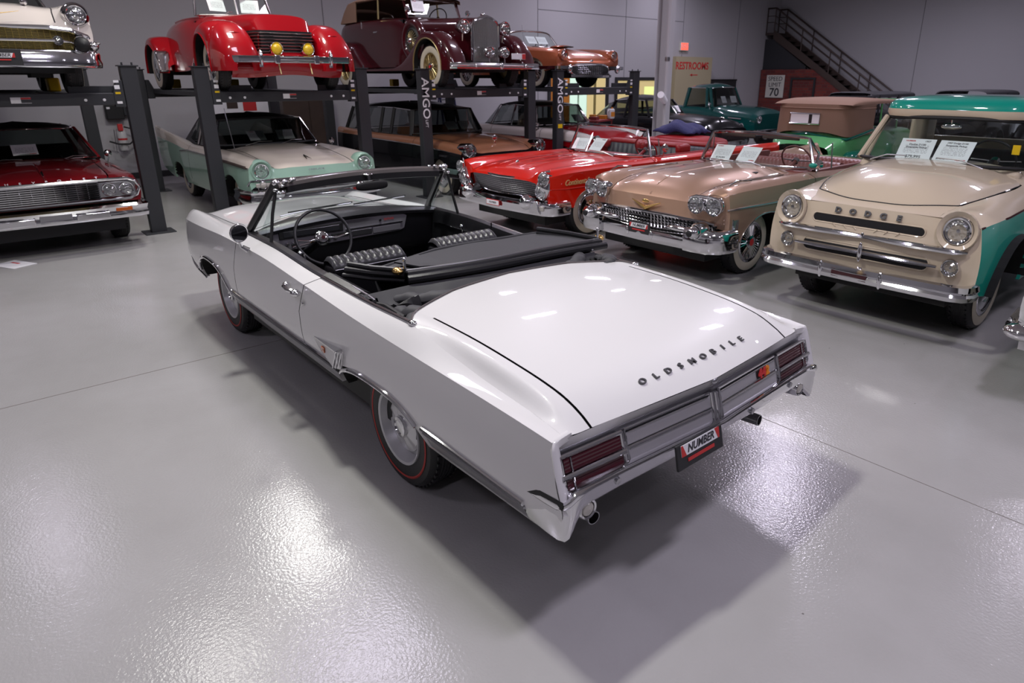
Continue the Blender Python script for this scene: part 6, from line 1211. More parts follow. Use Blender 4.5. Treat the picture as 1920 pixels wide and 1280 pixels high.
# ================================================================ red and white sedan under the fourth lift
c = car('white over red sedan with a black roof, behind the bright red convertible', 7.75, -8.5, 180)
L = Loft([(.75, [(0, .85), (.35, .85), (.6, .85), (.78, .92), (.88, .88), (.94, .78), (.95, .62), (.92, .48)]),
          (.3, [(0, 1.0), (.35, .99), (.62, .95), (.80, .98), (.91, .94), (.96, .80), (.97, .62), (.95, .4)]),
          (-.6, [(0, 1.07), (.35, 1.06), (.66, 1.02), (.82, 1.02), (.92, .98), (.965, .82), (.975, .6), (.95, .33)]),
          (-2.6, [(0, 1.04), (.35, 1.04), (.68, 1.03), (.82, 1.02), (.91, .98), (.96, .82), (.97, .6), (.95, .31)]),
          (-4.1, [(0, .95), (.35, .95), (.68, .95), (.8, .96), (.88, .92), (.93, .8), (.95, .6), (.9, .36)])],
         sharp=(5,), arches=[(0, .33, .42, .36, 2.2), (-2.93, .33, .42, .34, 2.2)], belt=5)
shell(c, L, [('front_fender_top', .75, -.8, 2.04, 4.98, 'belw'), ('front_fender', .75, -.8, 5, 7, 'cordred'), ('door_top', -.81, -2.6, 2.6, 4.98, 'belw'), ('door', -.81, -2.6, 5, 7, 'cordred'), ('quarter_top', -2.61, -4.1, 2.04, 4.98, 'belw'), ('quarter_panel', -2.61, -4.1, 5, 7, 'cordred')])
top(c, L, 'hood', 'cordred', .75, -.62, 1.97); top(c, L, 'trunk_lid', 'belw', -3.0, -4.1, 2.04, 5); wells(c, L, 7); nose(c, L, .75, 5, .55, 'cordred')
for s in (1, -1): lamp(c, .79, s * .77, .84, .09); bar(c, [(.7, s * .955, .78), (-.6, s * .972, .82), (-2.6, s * .967, .82)], .01, name='side_moulding')
bumper(c, [(.3, .99), (.7, .98), (.88, .9), (.95, 0)], [(0, .38), (.04, .39), (.04, .52), (0, .54), (-.02, .4)]); mesh_grille(c, lambda y, z: Vector((.78, y, z)), np.linspace(-.5, .5, 15), np.linspace(.56, .76, 5), .006)
B = lambda u: (-.75 - .3 * abs(u) ** 2.4, .82 * u, 1.07); T = lambda u: (-1.15 - .1 * abs(u) ** 2.4, .64 * u, 1.47); screen(c, B, T, 'chrome', 'dark')
cabin(c, [((-.78, 0, 1.06), (-1.17, 0, 1.48)), ((-.9, .5, 1.05), (-1.2, .42, 1.47)), ((-1.1, .83, 1.03), (-1.3, .65, 1.46)), ((-1.95, .85, 1.02), (-1.95, .69, 1.48)), ((-2.75, .83, 1.02), (-2.55, .66, 1.47)), ((-3.15, .7, 1.02), (-2.85, .5, 1.43)), ((-3.25, 0, 1.02), (-2.95, 0, 1.45))], 'blackp', .09, (2, 3, 4), .025, 'chrome', 'dark')
tub(c, -.85, -3.1, .8, .4, 1.0); seat(c, -1.7, .66, .74, 1.15, 'belw'); mirror_ext(c, -.9, -.93, 1.1, .05); under(c, .65, -4.0); wheels(c, 2.93, .74, .345, .2, 'wd', .2)
sheet(c, -.98, .35, 1.19, 'white price sheet in the red and white sedan behind the lift post', 45, 0, .27, .2)

# ================================================================ helpers for the pre-war cars
def pontoon(c, s, yc, hw, tab, zb, arch, m, name='front_fender', p=.62, dy=lambda x: 0, bead=None):
    """long fender: tab rows (x, ztop, width factor)"""
    t = [-a[0] for a in tab]; P = np.array([a[1:] for a in tab]); R = []; edge = []
    xs = list(np.linspace(tab[0][0], tab[-1][0], 40)) + [arch[0] + arch[2] * cos(pi * k / 20) for k in range(21)] + [arch[0] + s_ * arch[2] * 1.003 for s_ in (1, -1)]
    xs = sorted([x for x in xs if tab[-1][0] <= x <= tab[0][0]], reverse=True)
    for x in xs:
        zt, wf = pchip(t, P, [-x])[0]; d = (x - arch[0]) / arch[2]; za = arch[1] + arch[2] * arch[3] * sqrt(max(0, 1 - d * d)) if abs(d) < 1 else -9
        zo = max(zb, min(za, zt - .06)); row = []
        for k in range(21):
            a = pi * k / 20; cy = math.copysign(abs(cos(a)) ** p, cos(a)); sz = sin(a) ** p if k not in (0, 20) else 0
            b = zo if k < 10 else zb; b = zo + (zb - zo) * max(0, (k - 6) / 14) if k >= 6 else zo
            row.append((x, s * (yc + dy(x) + hw * wf * cy), b + (max(zt, b + .01) - b) * sz))
        edge.append(row[0]); R.append([(row[0][0], row[0][1] - s * .03, row[0][2])] + row)
    o = MB().rows(R if s > 0 else [r[::-1] for r in R]).build(name, M[m], c, ang=50)
    e2 = [e for e in edge if abs(e[0] - arch[0]) <= arch[2] * 1.003]
    MB().tube(e2, .012, 6).build('fender_bead', M[bead or m], c)
    MB().rows([[(e[0], e[1] - s * .02, e[2] - .005), (e[0], e[1] - s * .3, e[2] - .005)] for e in e2]).build('wheel_well', M['well'], c, ang=0)
    return o

# ================================================================ bright red pontoon-fendered convertible on the second lift
c = car('deep red pontoon-fendered car with yellow fog lamps and wraparound louvres, on a lift', 7.9, -1.66, 180, DECK)
for s in (1, -1):
    pontoon(c, s, .70, .30, [(.86, .44, .35), (.80, .60, .72), (.66, .76, .92), (.4, .925, 1), (.1, .97, 1), (-.25, .90, .95), (-.6, .74, .85), (-.9, .55, .72), (-1.15, .40, .5)], .29, (-.06, .36, .43, 1.02), 'cordred', p=.72)
    pontoon(c, s, .72, .26, [(-2.55, .42, .5), (-2.75, .66, .85), (-3.05, .88, 1), (-3.3, .90, 1), (-3.65, .74, .95), (-3.95, .45, .7)], .28, (-3.18, .36, .40, 1.0), 'cordred', 'rear_fender', p=.72)
    MB().prism([(-2.55, .3), (-2.66, .62), (-2.78, .66), (-2.78, .3)], lambda a, b, h, s=s: (a, s * (.78 + h), b), 0, .22).build('stone_guard', M['chrome'], c, bev=.03)
    lamp(c, .80, s * .225, .585, .075, lens='lampy', name='fog_lamp', depth=.05); bar(c, [(.8, s * .225, .51), (.8, s * .225, .42), (.86, s * .225, .25)], .01, 'woven', 'lamp_bracket')
    MB().ell((.93, s * .50, .46), (.035, .03, .10), 12, 10).build('bumper_guard', M['chrome'], c); MB().cyl((.9, s * .50, .38), (.9, s * .50, .34), .03, 10).build('guard_foot', M['chrome'], c)
    bar(c, [(.62, s * .62, .78), (.64, s * .72, .79), (.58, s * .84, .78)], .006, 'cordred', 'lamp_door_seam')
H = Loft([(.60, [(0, .83), (.2, .83), (.30, .825), (.365, .79), (.385, .68), (.39, .5)]), (.56, [(0, 1.02), (.2, 1.015), (.31, .995), (.375, .95), (.40, .7), (.40, .5)]), (.3, [(0, 1.07), (.2, 1.065), (.33, 1.04), (.40, .98), (.425, .7), (.43, .45)]), (-.6, [(0, 1.12), (.2, 1.115), (.4, 1.08), (.47, 1.0), (.50, .7), (.52, .4)]),
          (-1.3, [(0, 1.15), (.25, 1.145), (.48, 1.11), (.58, 1.02), (.66, .7), (.69, .35)]), (-2.2, [(0, 1.14), (.3, 1.14), (.56, 1.12), (.66, 1.04), (.74, .7), (.76, .3)]), (-3.2, [(0, 1.12), (.3, 1.12), (.52, 1.08), (.62, .98), (.70, .65), (.70, .3)]), (-3.9, [(0, .7), (.2, .7), (.35, .68), (.45, .62), (.5, .5), (.5, .34)])], belt=3)
shell(c, H, [('hood', .60, -1.28, 0, 5, 'cordred'), ('body', -1.29, -3.9, 2.2, 5, 'cordred')]); top(c, H, 'cowl', 'cordred', -1.29, -1.55, 2.2, 3); top(c, H, 'rear_deck', 'cordred', -2.75, -3.9, 2.2, 8)
g = MB()
for k in range(7):
    z = .545 + .042 * k; g.tube([(-.1, .52, z), (.3, .46, z), (.55, .425, z), (.63, .37, z), (.655, .2, z), (.66, 0, z), (.655, -.2, z), (.63, -.37, z), (.55, -.425, z), (.3, -.46, z), (-.1, -.52, z)], .011, 6, flat=.7)
    g.build('louvre', M['cordred'] if k % 1 else M['matchrome'], c); g = MB()
MB().rows([[(x, y, z) for x, y in ((-.1, .5), (.3, .445), (.55, .41), (.615, .36), (.64, .2), (.645, 0), (.64, -.2), (.615, -.36), (.55, -.41), (.3, -.445), (-.1, -.5))] for z in (.52, .83)]).build('louvre_backing', M['black'], c)
MB().rows([[(.66 + .1 * sin(pi * t) - .12 * (abs(y) / .8) ** 3, y, .52 - .3 * t + .02 * cos(5 * y)) for y in np.linspace(-.8, .8, 17)] for t in np.linspace(0, 1, 7)]).build('front_apron', M['cordred'], c)
bumper(c, [(.78, .86), (.88, .78), (.91, .4), (.92, .25)], [(0, .395), (.015, .4), (.02, .44), (.015, .485), (0, .49), (-.015, .48), (-.015, .4)])
for z in (.405, .44, .475): bar(c, [(.935, -.27, z), (.945, 0, z), (.935, .27, z)], .009, name='bumper_blade')
for s in (1, -1): bx(c, 'bumper_clamp', (.92, s * .24, .385), (.95, s * .32, .5), 'chrome', .012)
B = lambda u: (-1.30 - .16 * abs(u), .60 * u, 1.15 - .02 * u * u); T = lambda u: (-1.42 - .14 * abs(u), .54 * u, 1.5); screen(c, B, T, 'matchrome', 'glass', fr=.02); bar(c, [(-1.29, 0, 1.15), (-1.41, 0, 1.5)], .016, 'matchrome', 'centre_post')
wipers(c, B, T, ((-.35, -.12), (.12, .55)), .12); tub(c, -1.5, -2.75, .6, .4, 1.05); seat(c, -2.2, .52, .75, 1.12, 'redv'); bar(c, [tuple(H.at(x, [2.2])[0] + np.array([0, 0, .005])) for x in np.linspace(-1.5, -2.8, 8)], .014, 'cordred', 'cockpit_rim', both=True); under(c, .5, -3.6, .6, .25, .45); wheels(c, 3.18, .81, .36, .18, 'wd', .205)
for y in (.45, -.6): bx(c, 'yellow_chock', (-3.75, y, .02), (-3.6, y + .15, .18), 'yellow', .02)
sheet(c, -1.47, -.26, 1.31, 'white price sheet left of the centre post in the deep red car', 18, 14, .28, .21, [('NUMBER', .02, -.06, .085, 'inkr')]); sheet(c, -1.47, .26, 1.31, 'white price sheet right of the centre post in the deep red car', 18, -14, .28, .21)

M['shutter'] = mat('polished_shutter', (.62, .62, .6), .22, .75)
# ================================================================ maroon touring car on the third lift
c = car('maroon touring car with tan top, chrome radiator and gold wire wheels, on a lift', 7.95, -5.32, 180, DECK)
for s in (1, -1):
    pontoon(c, s, .77, .19, [(.82, .40, .6), (.72, .62, .9), (.5, .84, 1.05), (.2, .97, 1.1), (-.1, .98, 1.1), (-.4, .84, 1.05), (-.7, .62, 1.0), (-1.0, .45, .95), (-1.3, .385, .9), (-2.3, .38, .9), (-2.6, .39, .9)], .33, (.04, .40, .46, 1.0), 'maroon', p=.6, bead='woven')
    pontoon(c, s, .77, .18, [(-2.45, .40, .9), (-2.75, .62, 1), (-3.1, .88, 1.05), (-3.4, .93, 1.05), (-3.75, .84, 1), (-4.1, .55, .9), (-4.25, .40, .7)], .33, (-3.42, .40, .44, 1.0), 'maroon', 'rear_fender', p=.6)
    MB().lathe([(.001, -.17), (.07, -.16), (.105, -.08), (.115, 0), (.118, .02), (.105, .03)], (.46, s * .45, 1.045), (1, 0, 0), 26).build('lamp_shell', M['maroon'], c); lamp(c, .49, s * .45, 1.045, .103, depth=.04)
    bar(c, [(.42, s * .45, .94), (.40, s * .44, .82)], .018, 'chrome', 'lamp_post')
    lamp(c, .70, s * .17 + .1, .635, .082, depth=.04, name='fog_lamp', lens='lamp'); bar(c, [(.68, s * .17 + .1, .56), (.7, s * .17 + .1, .45)], .012, 'chrome', 'lamp_post')
    # spare wheel in the front fender
    MB().tube([(-.58 + .3 * cos(a), s * .82, .84 + .3 * sin(a)) for a in [2 * pi * k / 36 for k in range(36)]], .075, 12, closed=True, flat=1.0).build('spare_cover', M['maroon'], c)
    sp = MB().lathe([(.24, -.06), (.245, .02), (.2, .05), (.17, .03), (.05, .02), (.001, .02)], (-.58, s * .83, .84), (0, s, 0), 30).build('spare_wheel', M['rubber'], c)
    hc = MB()
    for i in range(20): a = 2 * pi * i / 20; hc.cyl((-.58 + .18 * cos(a), s * .87, .84 + .18 * sin(a)), (-.58 + .05 * cos(a + .4), s * .90, .84 + .05 * sin(a + .4)), .005, 5)
    hc.build('spokes', M['woven'], sp); MB().lathe([(.06, .0), (.06, .08), (.04, .1), (.001, .105)], (-.58, s * .84, .84), (0, s, 0), 20).build('hubcap', M['chrome'], sp)
    bx(c, 'running_board', (-2.5, s * .66, .33), (-.95, s * .93, .37), 'black', .008)
    bx(c, 'door_handle', (-2.25, s * .735, 1.05), (-2.1, s * .76, 1.08), 'chrome', .006); bx(c, 'door_hinge', (-1.02, s * .725, 1.16), (-.96, s * .74, 1.19), 'chrome', .004); bx(c, 'door_handle', (-2.75, s * .735, 1.15), (-2.72, s * .76, 1.28), 'chrome', .006)
H = Loft([(.44, [(0, 1.21), (.1, 1.20), (.2, 1.17), (.27, 1.10), (.285, .8), (.27, .5)]), (.1, [(0, 1.235), (.12, 1.225), (.24, 1.19), (.33, 1.11), (.36, .8), (.36, .48)]), (-.5, [(0, 1.265), (.15, 1.255), (.33, 1.22), (.45, 1.14), (.49, .8), (.5, .45)]), (-.98, [(0, 1.29), (.2, 1.28), (.43, 1.25), (.58, 1.17), (.64, .8), (.64, .42)]),
          (-1.5, [(0, 1.3), (.3, 1.3), (.55, 1.3), (.69, 1.25), (.72, .8), (.71, .40)]), (-2.8, [(0, 1.32), (.3, 1.32), (.56, 1.32), (.71, 1.27), (.74, .8), (.72, .40)]), (-3.7, [(0, 1.31), (.3, 1.31), (.54, 1.31), (.68, 1.25), (.71, .8), (.69, .42)]), (-4.05, [(0, 1.1), (.3, 1.1), (.5, 1.08), (.6, 1.0), (.62, .8), (.6, .46)])], belt=3)
shell(c, H, [('hood', .44, -.97, 0, 5, 'maroon'), ('body', -.98, -4.05, 2.4, 5, 'maroon')]); top(c, H, 'cowl', 'maroon', -.98, -1.25, 2.4, 3); top(c, H, 'rear_deck', 'maroon', -3.5, -4.05, 2.4, 5)
rim_ = [(.285, .47), (.285, 1.07), (.24, 1.15), (.13, 1.195), (0, 1.225), (-.13, 1.195), (-.24, 1.15), (-.285, 1.07), (-.285, .47)]
bar(c, [(.49 + .05 * (1 - abs(y) / .285), y, z) for y, z in rim_], .028, name='radiator_shell'); MB().prism(rim_, lambda a, b, h: (.45 + h, a, b), 0, .03).build('radiator_core', M['satin'], c, ang=0)
g = MB()
for k in range(25):
    y = -.26 + .52 * k / 24; zt = float(np.interp(abs(y), [0, .13, .24, .285], [1.21, 1.18, 1.135, 1.06])); xx = .50 + .05 * (1 - abs(y) / .285); g.box((xx - .02, y - .005, .48), (xx + .008, y + .005, zt))
g.build('radiator_shutters', M['shutter'], c, ang=0)
MB().ell((.42, 0, 1.265), (.06, .03, .03), 14, 8).cyl((.44, 0, 1.21), (.44, 0, 1.25), .03, 14).build('radiator_cap', M['chrome'], c)
bumper(c, [(.78, .96), (.88, .90), (.92, .6), (.93, 0)], [(0, .345), (.02, .35), (.03, .375), (.015, .395), (.03, .415), (.02, .445), (0, .45), (-.015, .44), (-.015, .355)])
for y, r in ((0, .035), (.55, .02), (-.55, .02)): MB().ell((.955, y, .40), (.02, r, r * 1.6), 12, 8).build('bumper_bolt', M['chrome'], c)
MB().rows([[(.5 + .3 * t - .1 * (abs(y) / .7) ** 2, y, .46 - .12 * t) for y in np.linspace(-.62, .62, 11)] for t in np.linspace(0, 1, 4)]).build('front_apron', M['maroon'], c)
bx(c, 'number_plate', (.78, .36, .52), (.79, .68, .62), 'paper', .003); bx(c, 'red_block', (.791, .6, .525), (.793, .68, .615), 'inkr')
B = lambda u: (-1.12 - .03 * abs(u), .58 * u, 1.29); T = lambda u: (-1.26 - .03 * abs(u), .57 * u, 1.62); screen(c, B, T, 'chrome', 'glass', fr=.014)
for s in (1, -1): bar(c, [(-1.02, s * .66, 1.27), (-1.02, s * .67, 1.37)], .01, name='mirror_post'); MB().lathe([(.001, -.02), (.06, 0), (.05, .01), (.001, .01)], (-1.0, s * .68, 1.41), (-1, 0, 0), 18).build('wing_mirror', M['chrome'], c); bar(c, [(-1.14, s * .6, 1.28), (-1.3, s * .6, 1.66)], .022, 'maroon', 'windscreen_post')
tp = [((-1.15, .0), (1.63, .66)), ]
R = []
for x, hw, ze, zc in ((-1.15, .62, 1.60, 1.69), (-1.6, .66, 1.66, 1.76), (-2.3, .68, 1.68, 1.80), (-3.0, .68, 1.68, 1.79), (-3.5, .66, 1.62, 1.76), (-3.8, .60, 1.5, 1.66)): R.append([(x, hw * sin(a), ze + (zc - ze) * cos(a) ** .7) for a in np.linspace(-pi / 2, pi / 2, 17)])
MB().rows(R).build('folding_top', M['tan'], c); MB().rows([[(x, y, z - .03) for x, y, z in r] for r in R]).build('top_lining', M['tan'], c)
for s in (1, -1):
    MB().rows([[(x, s * (hw + .005), ze + .02), (x, s * .7, 1.30)] for x, hw, ze in ((-3.05, .68, 1.68), (-3.4, .665, 1.64), (-3.8, .6, 1.5))]).build('top_quarter', M['tan'], c); bar(c, [(-3.07, s * .70, 1.3), (-3.04, s * .69, 1.69)], .02, 'tan', 'top_bow')
    bar(c, [(-2.1, s * .70, 1.3), (-2.1, s * .68, 1.67)], .02, 'woven', 'window_post'); bar(c, [(-1.2, s * .62, 1.62), (-2.1, s * .69, 1.67), (-3.05, s * .69, 1.68)], .018, 'tan', 'top_edge')
MB().rows([[(-3.82, .6 * sin(a), 1.5 + .16 * cos(a)) for a in np.linspace(-pi / 2, pi / 2, 9)], [(-3.9, .64 * sin(a), 1.3) for a in np.linspace(-pi / 2, pi / 2, 9)]]).build('top_back', M['tan'], c)
tub(c, -1.2, -3.6, .66, .45, 1.25); seat(c, -1.95, .6, .85, 1.32, 'brown'); seat(c, -3.1, .6, .85, 1.34, 'brown'); helm(c, -1.5, .3, 1.33, .2); under(c, .4, -3.9, .5, .3, .5); wheels(c, 3.44, .78, .39, .18, 'wky', .225)
for y in (.45, -.6): bx(c, 'yellow_chock', (-3.95, y, .02), (-3.78, y + .17, .18), 'yellow', .02)
sheet(c, -1.18, -.34, 1.50, 'white price sheet high in the windscreen of the maroon touring car', 18, 0, .27, .21, [('NUMBER', .02, -.06, .085, 'inkr')])

# ================================================================ bronze two-seater on the fourth lift
c = car('bronze open two-seater with a wide oval grille, on the furthest lift', 8.75, -8.42, 180, DECK)
L = Loft([(.80, [(0, .60), (.35, .60), (.6, .60), (.70, .68), (.80, .72), (.90, .66), (.93, .55), (.90, .42)]), (.66, [(0, .68), (.35, .68), (.58, .67), (.68, .74), (.80, .775), (.91, .71), (.945, .55), (.93, .38)]), (.2, [(0, .80), (.35, .78), (.6, .76), (.7, .80), (.82, .815), (.92, .75), (.95, .55), (.94, .32)]), (-.7, [(0, .88), (.35, .86), (.62, .83), (.72, .84), (.83, .845), (.92, .80), (.95, .55), (.93, .28)]),
          (-2.2, [(0, .84), (.35, .84), (.64, .83), (.73, .84), (.83, .84), (.91, .80), (.945, .55), (.92, .27)]), (-3.6, [(0, .7), (.35, .7), (.6, .7), (.72, .82), (.84, .9), (.9, .84), (.92, .55), (.88, .34)])], sharp=(5,), arches=[(0, .32, .42, .30, 2.2), (-2.6, .32, .4, .26, 2.2)], belt=5)
shell(c, L, [('front_fender', .80, -.8, 2.04, 7, 'bronze'), ('door', -.81, -1.9, 3.2, 7, 'bronze'), ('quarter_panel', -1.91, -3.6, 2.2, 7, 'bronze')]); top(c, L, 'hood', 'bronze', .80, -.62, 1.97); top(c, L, 'cowl', 'bronze', -.63, -.85, 3.2, 3); top(c, L, 'trunk_lid', 'bronze', -2.1, -3.6, 2.2, 8); wells(c, L, 7); seam(c, L, [(.79, 2), (.2, 2), (-.62, 2)], r=.004)
nose(c, L, .80, 6, .37, 'bronze', lambda t, y: .06 * sin(pi * t) - .05 * (abs(y) / .9) ** 4, 7, 30)
for s in (1, -1):
    MB().lathe([(.118, -.14), (.122, .0), (.105, .03), (.09, -.01)], (.82, s * .755, .655), (1, 0, .04), 26).build('lamp_hood', M['bronze'], c); lamp(c, .81, s * .755, .655, .085)
    bumper_p = MB().sweep([(.35, s * .99), (.75, s * .985), (.92, s * .93), (.97, s * .75), (.95, s * .5)][::s], [(0, .37), (.03, .38), (.03, .44), (0, .45), (-.02, .43), (-.02, .38)]); bumper_p.build('bumper_blade', M['chrome'], c); MB().ell((.97, s * .72, .38), (.06, .06, .09), 14, 10).build('bumper_guard', M['chrome'], c)
ov = [(.56 * math.copysign(abs(cos(a)) ** .5, cos(a)), .36 + .125 * math.copysign(abs(sin(a)) ** .7, sin(a))) for a in [2 * pi * k / 40 for k in range(40)]]
MB().prism(ov, lambda a, b, h: (.85 + h, a, b), 0, .01).build('grille_backing', M['black'], c, ang=0); MB().tube([(.87 - .05 * abs(y), y, z) for y, z in ov], .022, 8, closed=True).build('grille_surround', M['chrome'], c); mesh_grille(c, lambda y, z: Vector((.87 - .04 * abs(y), y, z)), np.linspace(-.5, .5, 17), np.linspace(.27, .45, 6), .006)
MB().ell((.885, 0, .55), (.01, .06, .02), 12, 8).build('nose_badge', M['chrome'], c); bumper(c, [(.88, .6), (.95, .45), (.97, 0)], [(0, .21), (.03, .22), (.03, .26), (0, .27), (-.02, .24)], name='lower_bumper')
MB().ell((-.1, 0, .86), (.3, .18, .035), 18, 8).build('hood_scoop', M['bronze'], c); MB().ell((.17, 0, .852), (.06, .15, .02), 14, 8).build('scoop_mouth', M['black'], c)
B = lambda u: (-.72 - .3 * abs(u) ** 2.4, .78 * u, .88); T = lambda u: (-1.05 - .1 * abs(u) ** 2.4, .60 * u, 1.22 - .05 * abs(u) ** 4); screen(c, B, T, 'matchrome', 'glass', fr=.018)
tub(c, -.85, -2.1, .76, .35, .8); seat(c, -1.6, .66, .6, .9, 'vinyl'); helm(c, -1.2, .38, .92, .18); MB().ell((-.82, .84, .88), (.03, .05, .03), 12, 8).build('wing_mirror', M['chrome'], c); under(c, .7, -3.4, .7, .2, .45); wheels(c, 2.6, .73, .34, .18, 'wk', .2); MB().tube([(-.5, -.7, .84), (-.6, -.7, 1.3)], .004, 5).build('radio_aerial', M['satin'], c)
sheet(c, -.95, -.13, 1.03, 'white price sheet beside another in the bronze two-seater', 40, 3, .28, .21); sheet(c, -.95, .19, 1.03, 'rightmost price sheet in the bronze two-seater windscreen', 40, -3, .28, .21)
# ================================================================ green tourer seen from behind
c = car('light green old tourer with a tan canvas top, seen from behind', 3.42, -13.0, 270)
H = Loft([(.5, [(0, 1.05), (.2, 1.04), (.3, 1.0), (.36, .85), (.36, .5)]), (-.8, [(0, 1.12), (.3, 1.11), (.5, 1.08), (.58, .85), (.58, .45)]), (-2.0, [(0, 1.14), (.4, 1.14), (.7, 1.12), (.76, .85), (.74, .42)]), (-3.0, [(0, 1.12), (.4, 1.12), (.72, 1.08), (.77, .85), (.74, .42)]), (-3.35, [(0, 1.08), (.4, 1.06), (.66, 1.0), (.70, .8), (.66, .45)]), (-3.6, [(0, .92), (.35, .9), (.52, .85), (.55, .7), (.5, .5)])], belt=2)
shell(c, H, [('hood', .5, -.95, 0, 4, 'green'), ('body', -.96, -3.6, 0, 4, 'green')])
for s in (1, -1):
    pontoon(c, s, .80, .16, [(-2.4, .45, .9), (-2.6, .66, 1), (-2.95, .84, 1), (-3.25, .82, 1), (-3.55, .6, .9), (-3.7, .45, .8)], .36, (-2.95, .4, .4, 1.0), 'fendg', 'rear_fender', p=.6)
    pontoon(c, s, .80, .16, [(.5, .45, .8), (.3, .7, 1), (0, .84, 1), (-.35, .72, 1), (-.7, .5, .9), (-1.0, .40, .9), (-2.3, .40, .9)], .36, (0, .4, .4, 1.0), 'fendg', p=.6)
    bar(c, [(-1.0, s * .6, 1.12), (-1.12, s * .6, 1.66)], .022, 'green', 'windscreen_post'); bar(c, [(-2.1, s * .74, 1.13), (-2.1, s * .72, 1.62)], .018, 'green', 'window_post'); MB().add([(-1.15, s * .66, 1.12), (-2.1, s * .74, 1.13), (-2.1, s * .71, 1.6), (-1.2, s * .64, 1.6)], [(0, 1, 2, 3)]).build('side_curtain', M['dark'], c, ang=0)
bar(c, [(-1.12, -.6, 1.66), (-1.12, .6, 1.66)], .02, 'green', 'windscreen_header'); bar(c, [(-2.55, .80, 1.16), (-3.0, .80, 1.1), (-3.3, .70, 1.02), (-3.36, .4, 1.04), (-3.38, 0, 1.1), (-3.36, -.4, 1.04), (-3.3, -.70, 1.02), (-3.0, -.80, 1.1), (-2.55, -.80, 1.16)], .022, 'fendg', 'top_bead')
R = []
for x, hw, ze, zc in ((-1.0, .69, 1.58, 1.64), (-1.25, .71, 1.61, 1.68), (-2.2, .745, 1.61, 1.72), (-2.9, .765, 1.60, 1.72), (-3.12, .765, 1.60, 1.70), (-3.27, .755, 1.60, 1.665), (-3.345, .745, 1.60, 1.615)): R.append([(x, hw * math.copysign(abs(sin(a)) ** .6, sin(a)), ze + (zc - ze) * cos(a) ** .5) for a in np.linspace(-pi / 2 + .001, pi / 2 - .001, 25)])
MB().rows(R).build('folding_top', M['tan'], c)
def hood_wrap(t, z): # t -1..1 round the back
    a = t * pi / 2 * 1.0; w_ = .77 + .03 * (1.58 - z); return (-2.45 - .92 * abs(cos(a)) ** .42 - .05 * (1.58 - z), w_ * math.copysign(abs(sin(a)) ** .42, sin(a)), z)
dip = lambda t: 1.09 + .05 * (1 - abs(t)) - .05 * sin(pi * abs(t)) ** 2
tv = list(np.linspace(-1, 1, 41))
MB().rows([[hood_wrap(t, 1.615 + (dip(t) - 1.615) * k) for t in tv] for k in np.linspace(0, 1, 7)]).build('top_back', M['tan'], c, ang=60)
MB().tube([hood_wrap(t, 1.545) for t in tv], .012, 6).build('top_seam', M['tan'], c)
bx(c, 'rear_window', (-3.40, -.2, 1.28), (-3.385, .36, 1.44), 'paper', .01); MB().tube([(-3.40, y, z) for y, z in ((-.21, 1.27), (.37, 1.27), (.37, 1.45), (-.21, 1.45))], .014, 6, closed=True).build('window_frame', M['chrome'], c); bx(c, 'window_bar', (-3.405, -.06, 1.28), (-3.395, .0, 1.44), 'black')
under(c, .4, -3.4, .5, .35, .5); wheels(c, 2.95, .76, .40, .13, 'wk', .25); bumper(c, [(-3.75, .7), (-3.8, .4), (-3.8, 0)], [(0, .45), (-.03, .46), (-.03, .54), (0, .55)], name='rear_bumper')
# ================================================================ black fastback and dark green pickup beyond the column
c = car('black rounded sedan behind the white column, split windscreen with two sheets', 8.0, -12.7, 180)
L = Loft([(.80, [(0, .86), (.3, .85), (.55, .84), (.75, .84), (.88, .78), (.93, .65), (.9, .48)]), (.6, [(0, 1.06), (.3, 1.05), (.55, 1.0), (.74, .98), (.88, .9), (.94, .7), (.92, .42)]), (.1, [(0, 1.13), (.3, 1.12), (.58, 1.07), (.76, 1.03), (.89, .95), (.95, .7), (.93, .36)]), (-.8, [(0, 1.17), (.3, 1.16), (.62, 1.12), (.78, 1.07), (.89, .98), (.94, .7), (.92, .32)]), (-2.5, [(0, 1.15), (.3, 1.15), (.64, 1.12), (.79, 1.06), (.9, .96), (.95, .7), (.92, .3)]), (-4.0, [(0, .85), (.3, .84), (.55, .8), (.68, .75), (.78, .68), (.82, .6), (.8, .4)])], sharp=(), arches=[(0, .34, .42, .36, 2.1), (-2.9, .34, .40, .25, 2.2)], belt=4)
shell(c, L, [('front_fender', .8, -.85, 0, 6, 'blackp'), ('body', -.86, -4.0, 0, 6, 'blackp')]); wells(c, L); nose(c, L, .8, 4, .5, 'blackp')
cabin(c, [((-.85, 0, 1.15), (-1.2, 0, 1.52)), ((-.95, .45, 1.13), (-1.27, .36, 1.51)), ((-1.15, .76, 1.08), (-1.45, .56, 1.49)), ((-2.0, .80, 1.06), (-2.05, .60, 1.52)), ((-2.7, .76, 1.06), (-2.55, .56, 1.48)), ((-3.4, .5, 1.02), (-3.0, .38, 1.36)), ((-3.55, 0, 1.0), (-3.1, 0, 1.4))], 'blackp', .11, (2, 3, 4), .035, 'blackp', 'dark')
bar(c, [(-.85, 0, 1.15), (-1.2, 0, 1.52)], .014, name='centre_post'); bar(c, [(.3, -.945, .78), (-.6, -.952, .80)], .014, name='side_trim')
for s in (1, -1): lamp(c, .72, s * .74, .84, .09)
bumper(c, [(.5, .93), (.85, .85), (.92, .5), (.93, 0)], [(0, .4), (.03, .42), (.03, .52), (0, .54)]); MB().ell((.62, 0, 1.1), (.08, .02, .03), 10, 8).build('hood_ornament', M['chrome'], c); under(c, .6, -3.8); wheels(c, 2.9, .72, .35, .18, 'wd', .2)
sheet(c, -1.02, -.26, 1.27, 'left-hand price sheet in the split windscreen of the black sedan', 38, 5, .27, .21); sheet(c, -1.02, .2, 1.27, 'right-hand price sheet in the split windscreen of the black sedan', 38, -5, .27, .21)
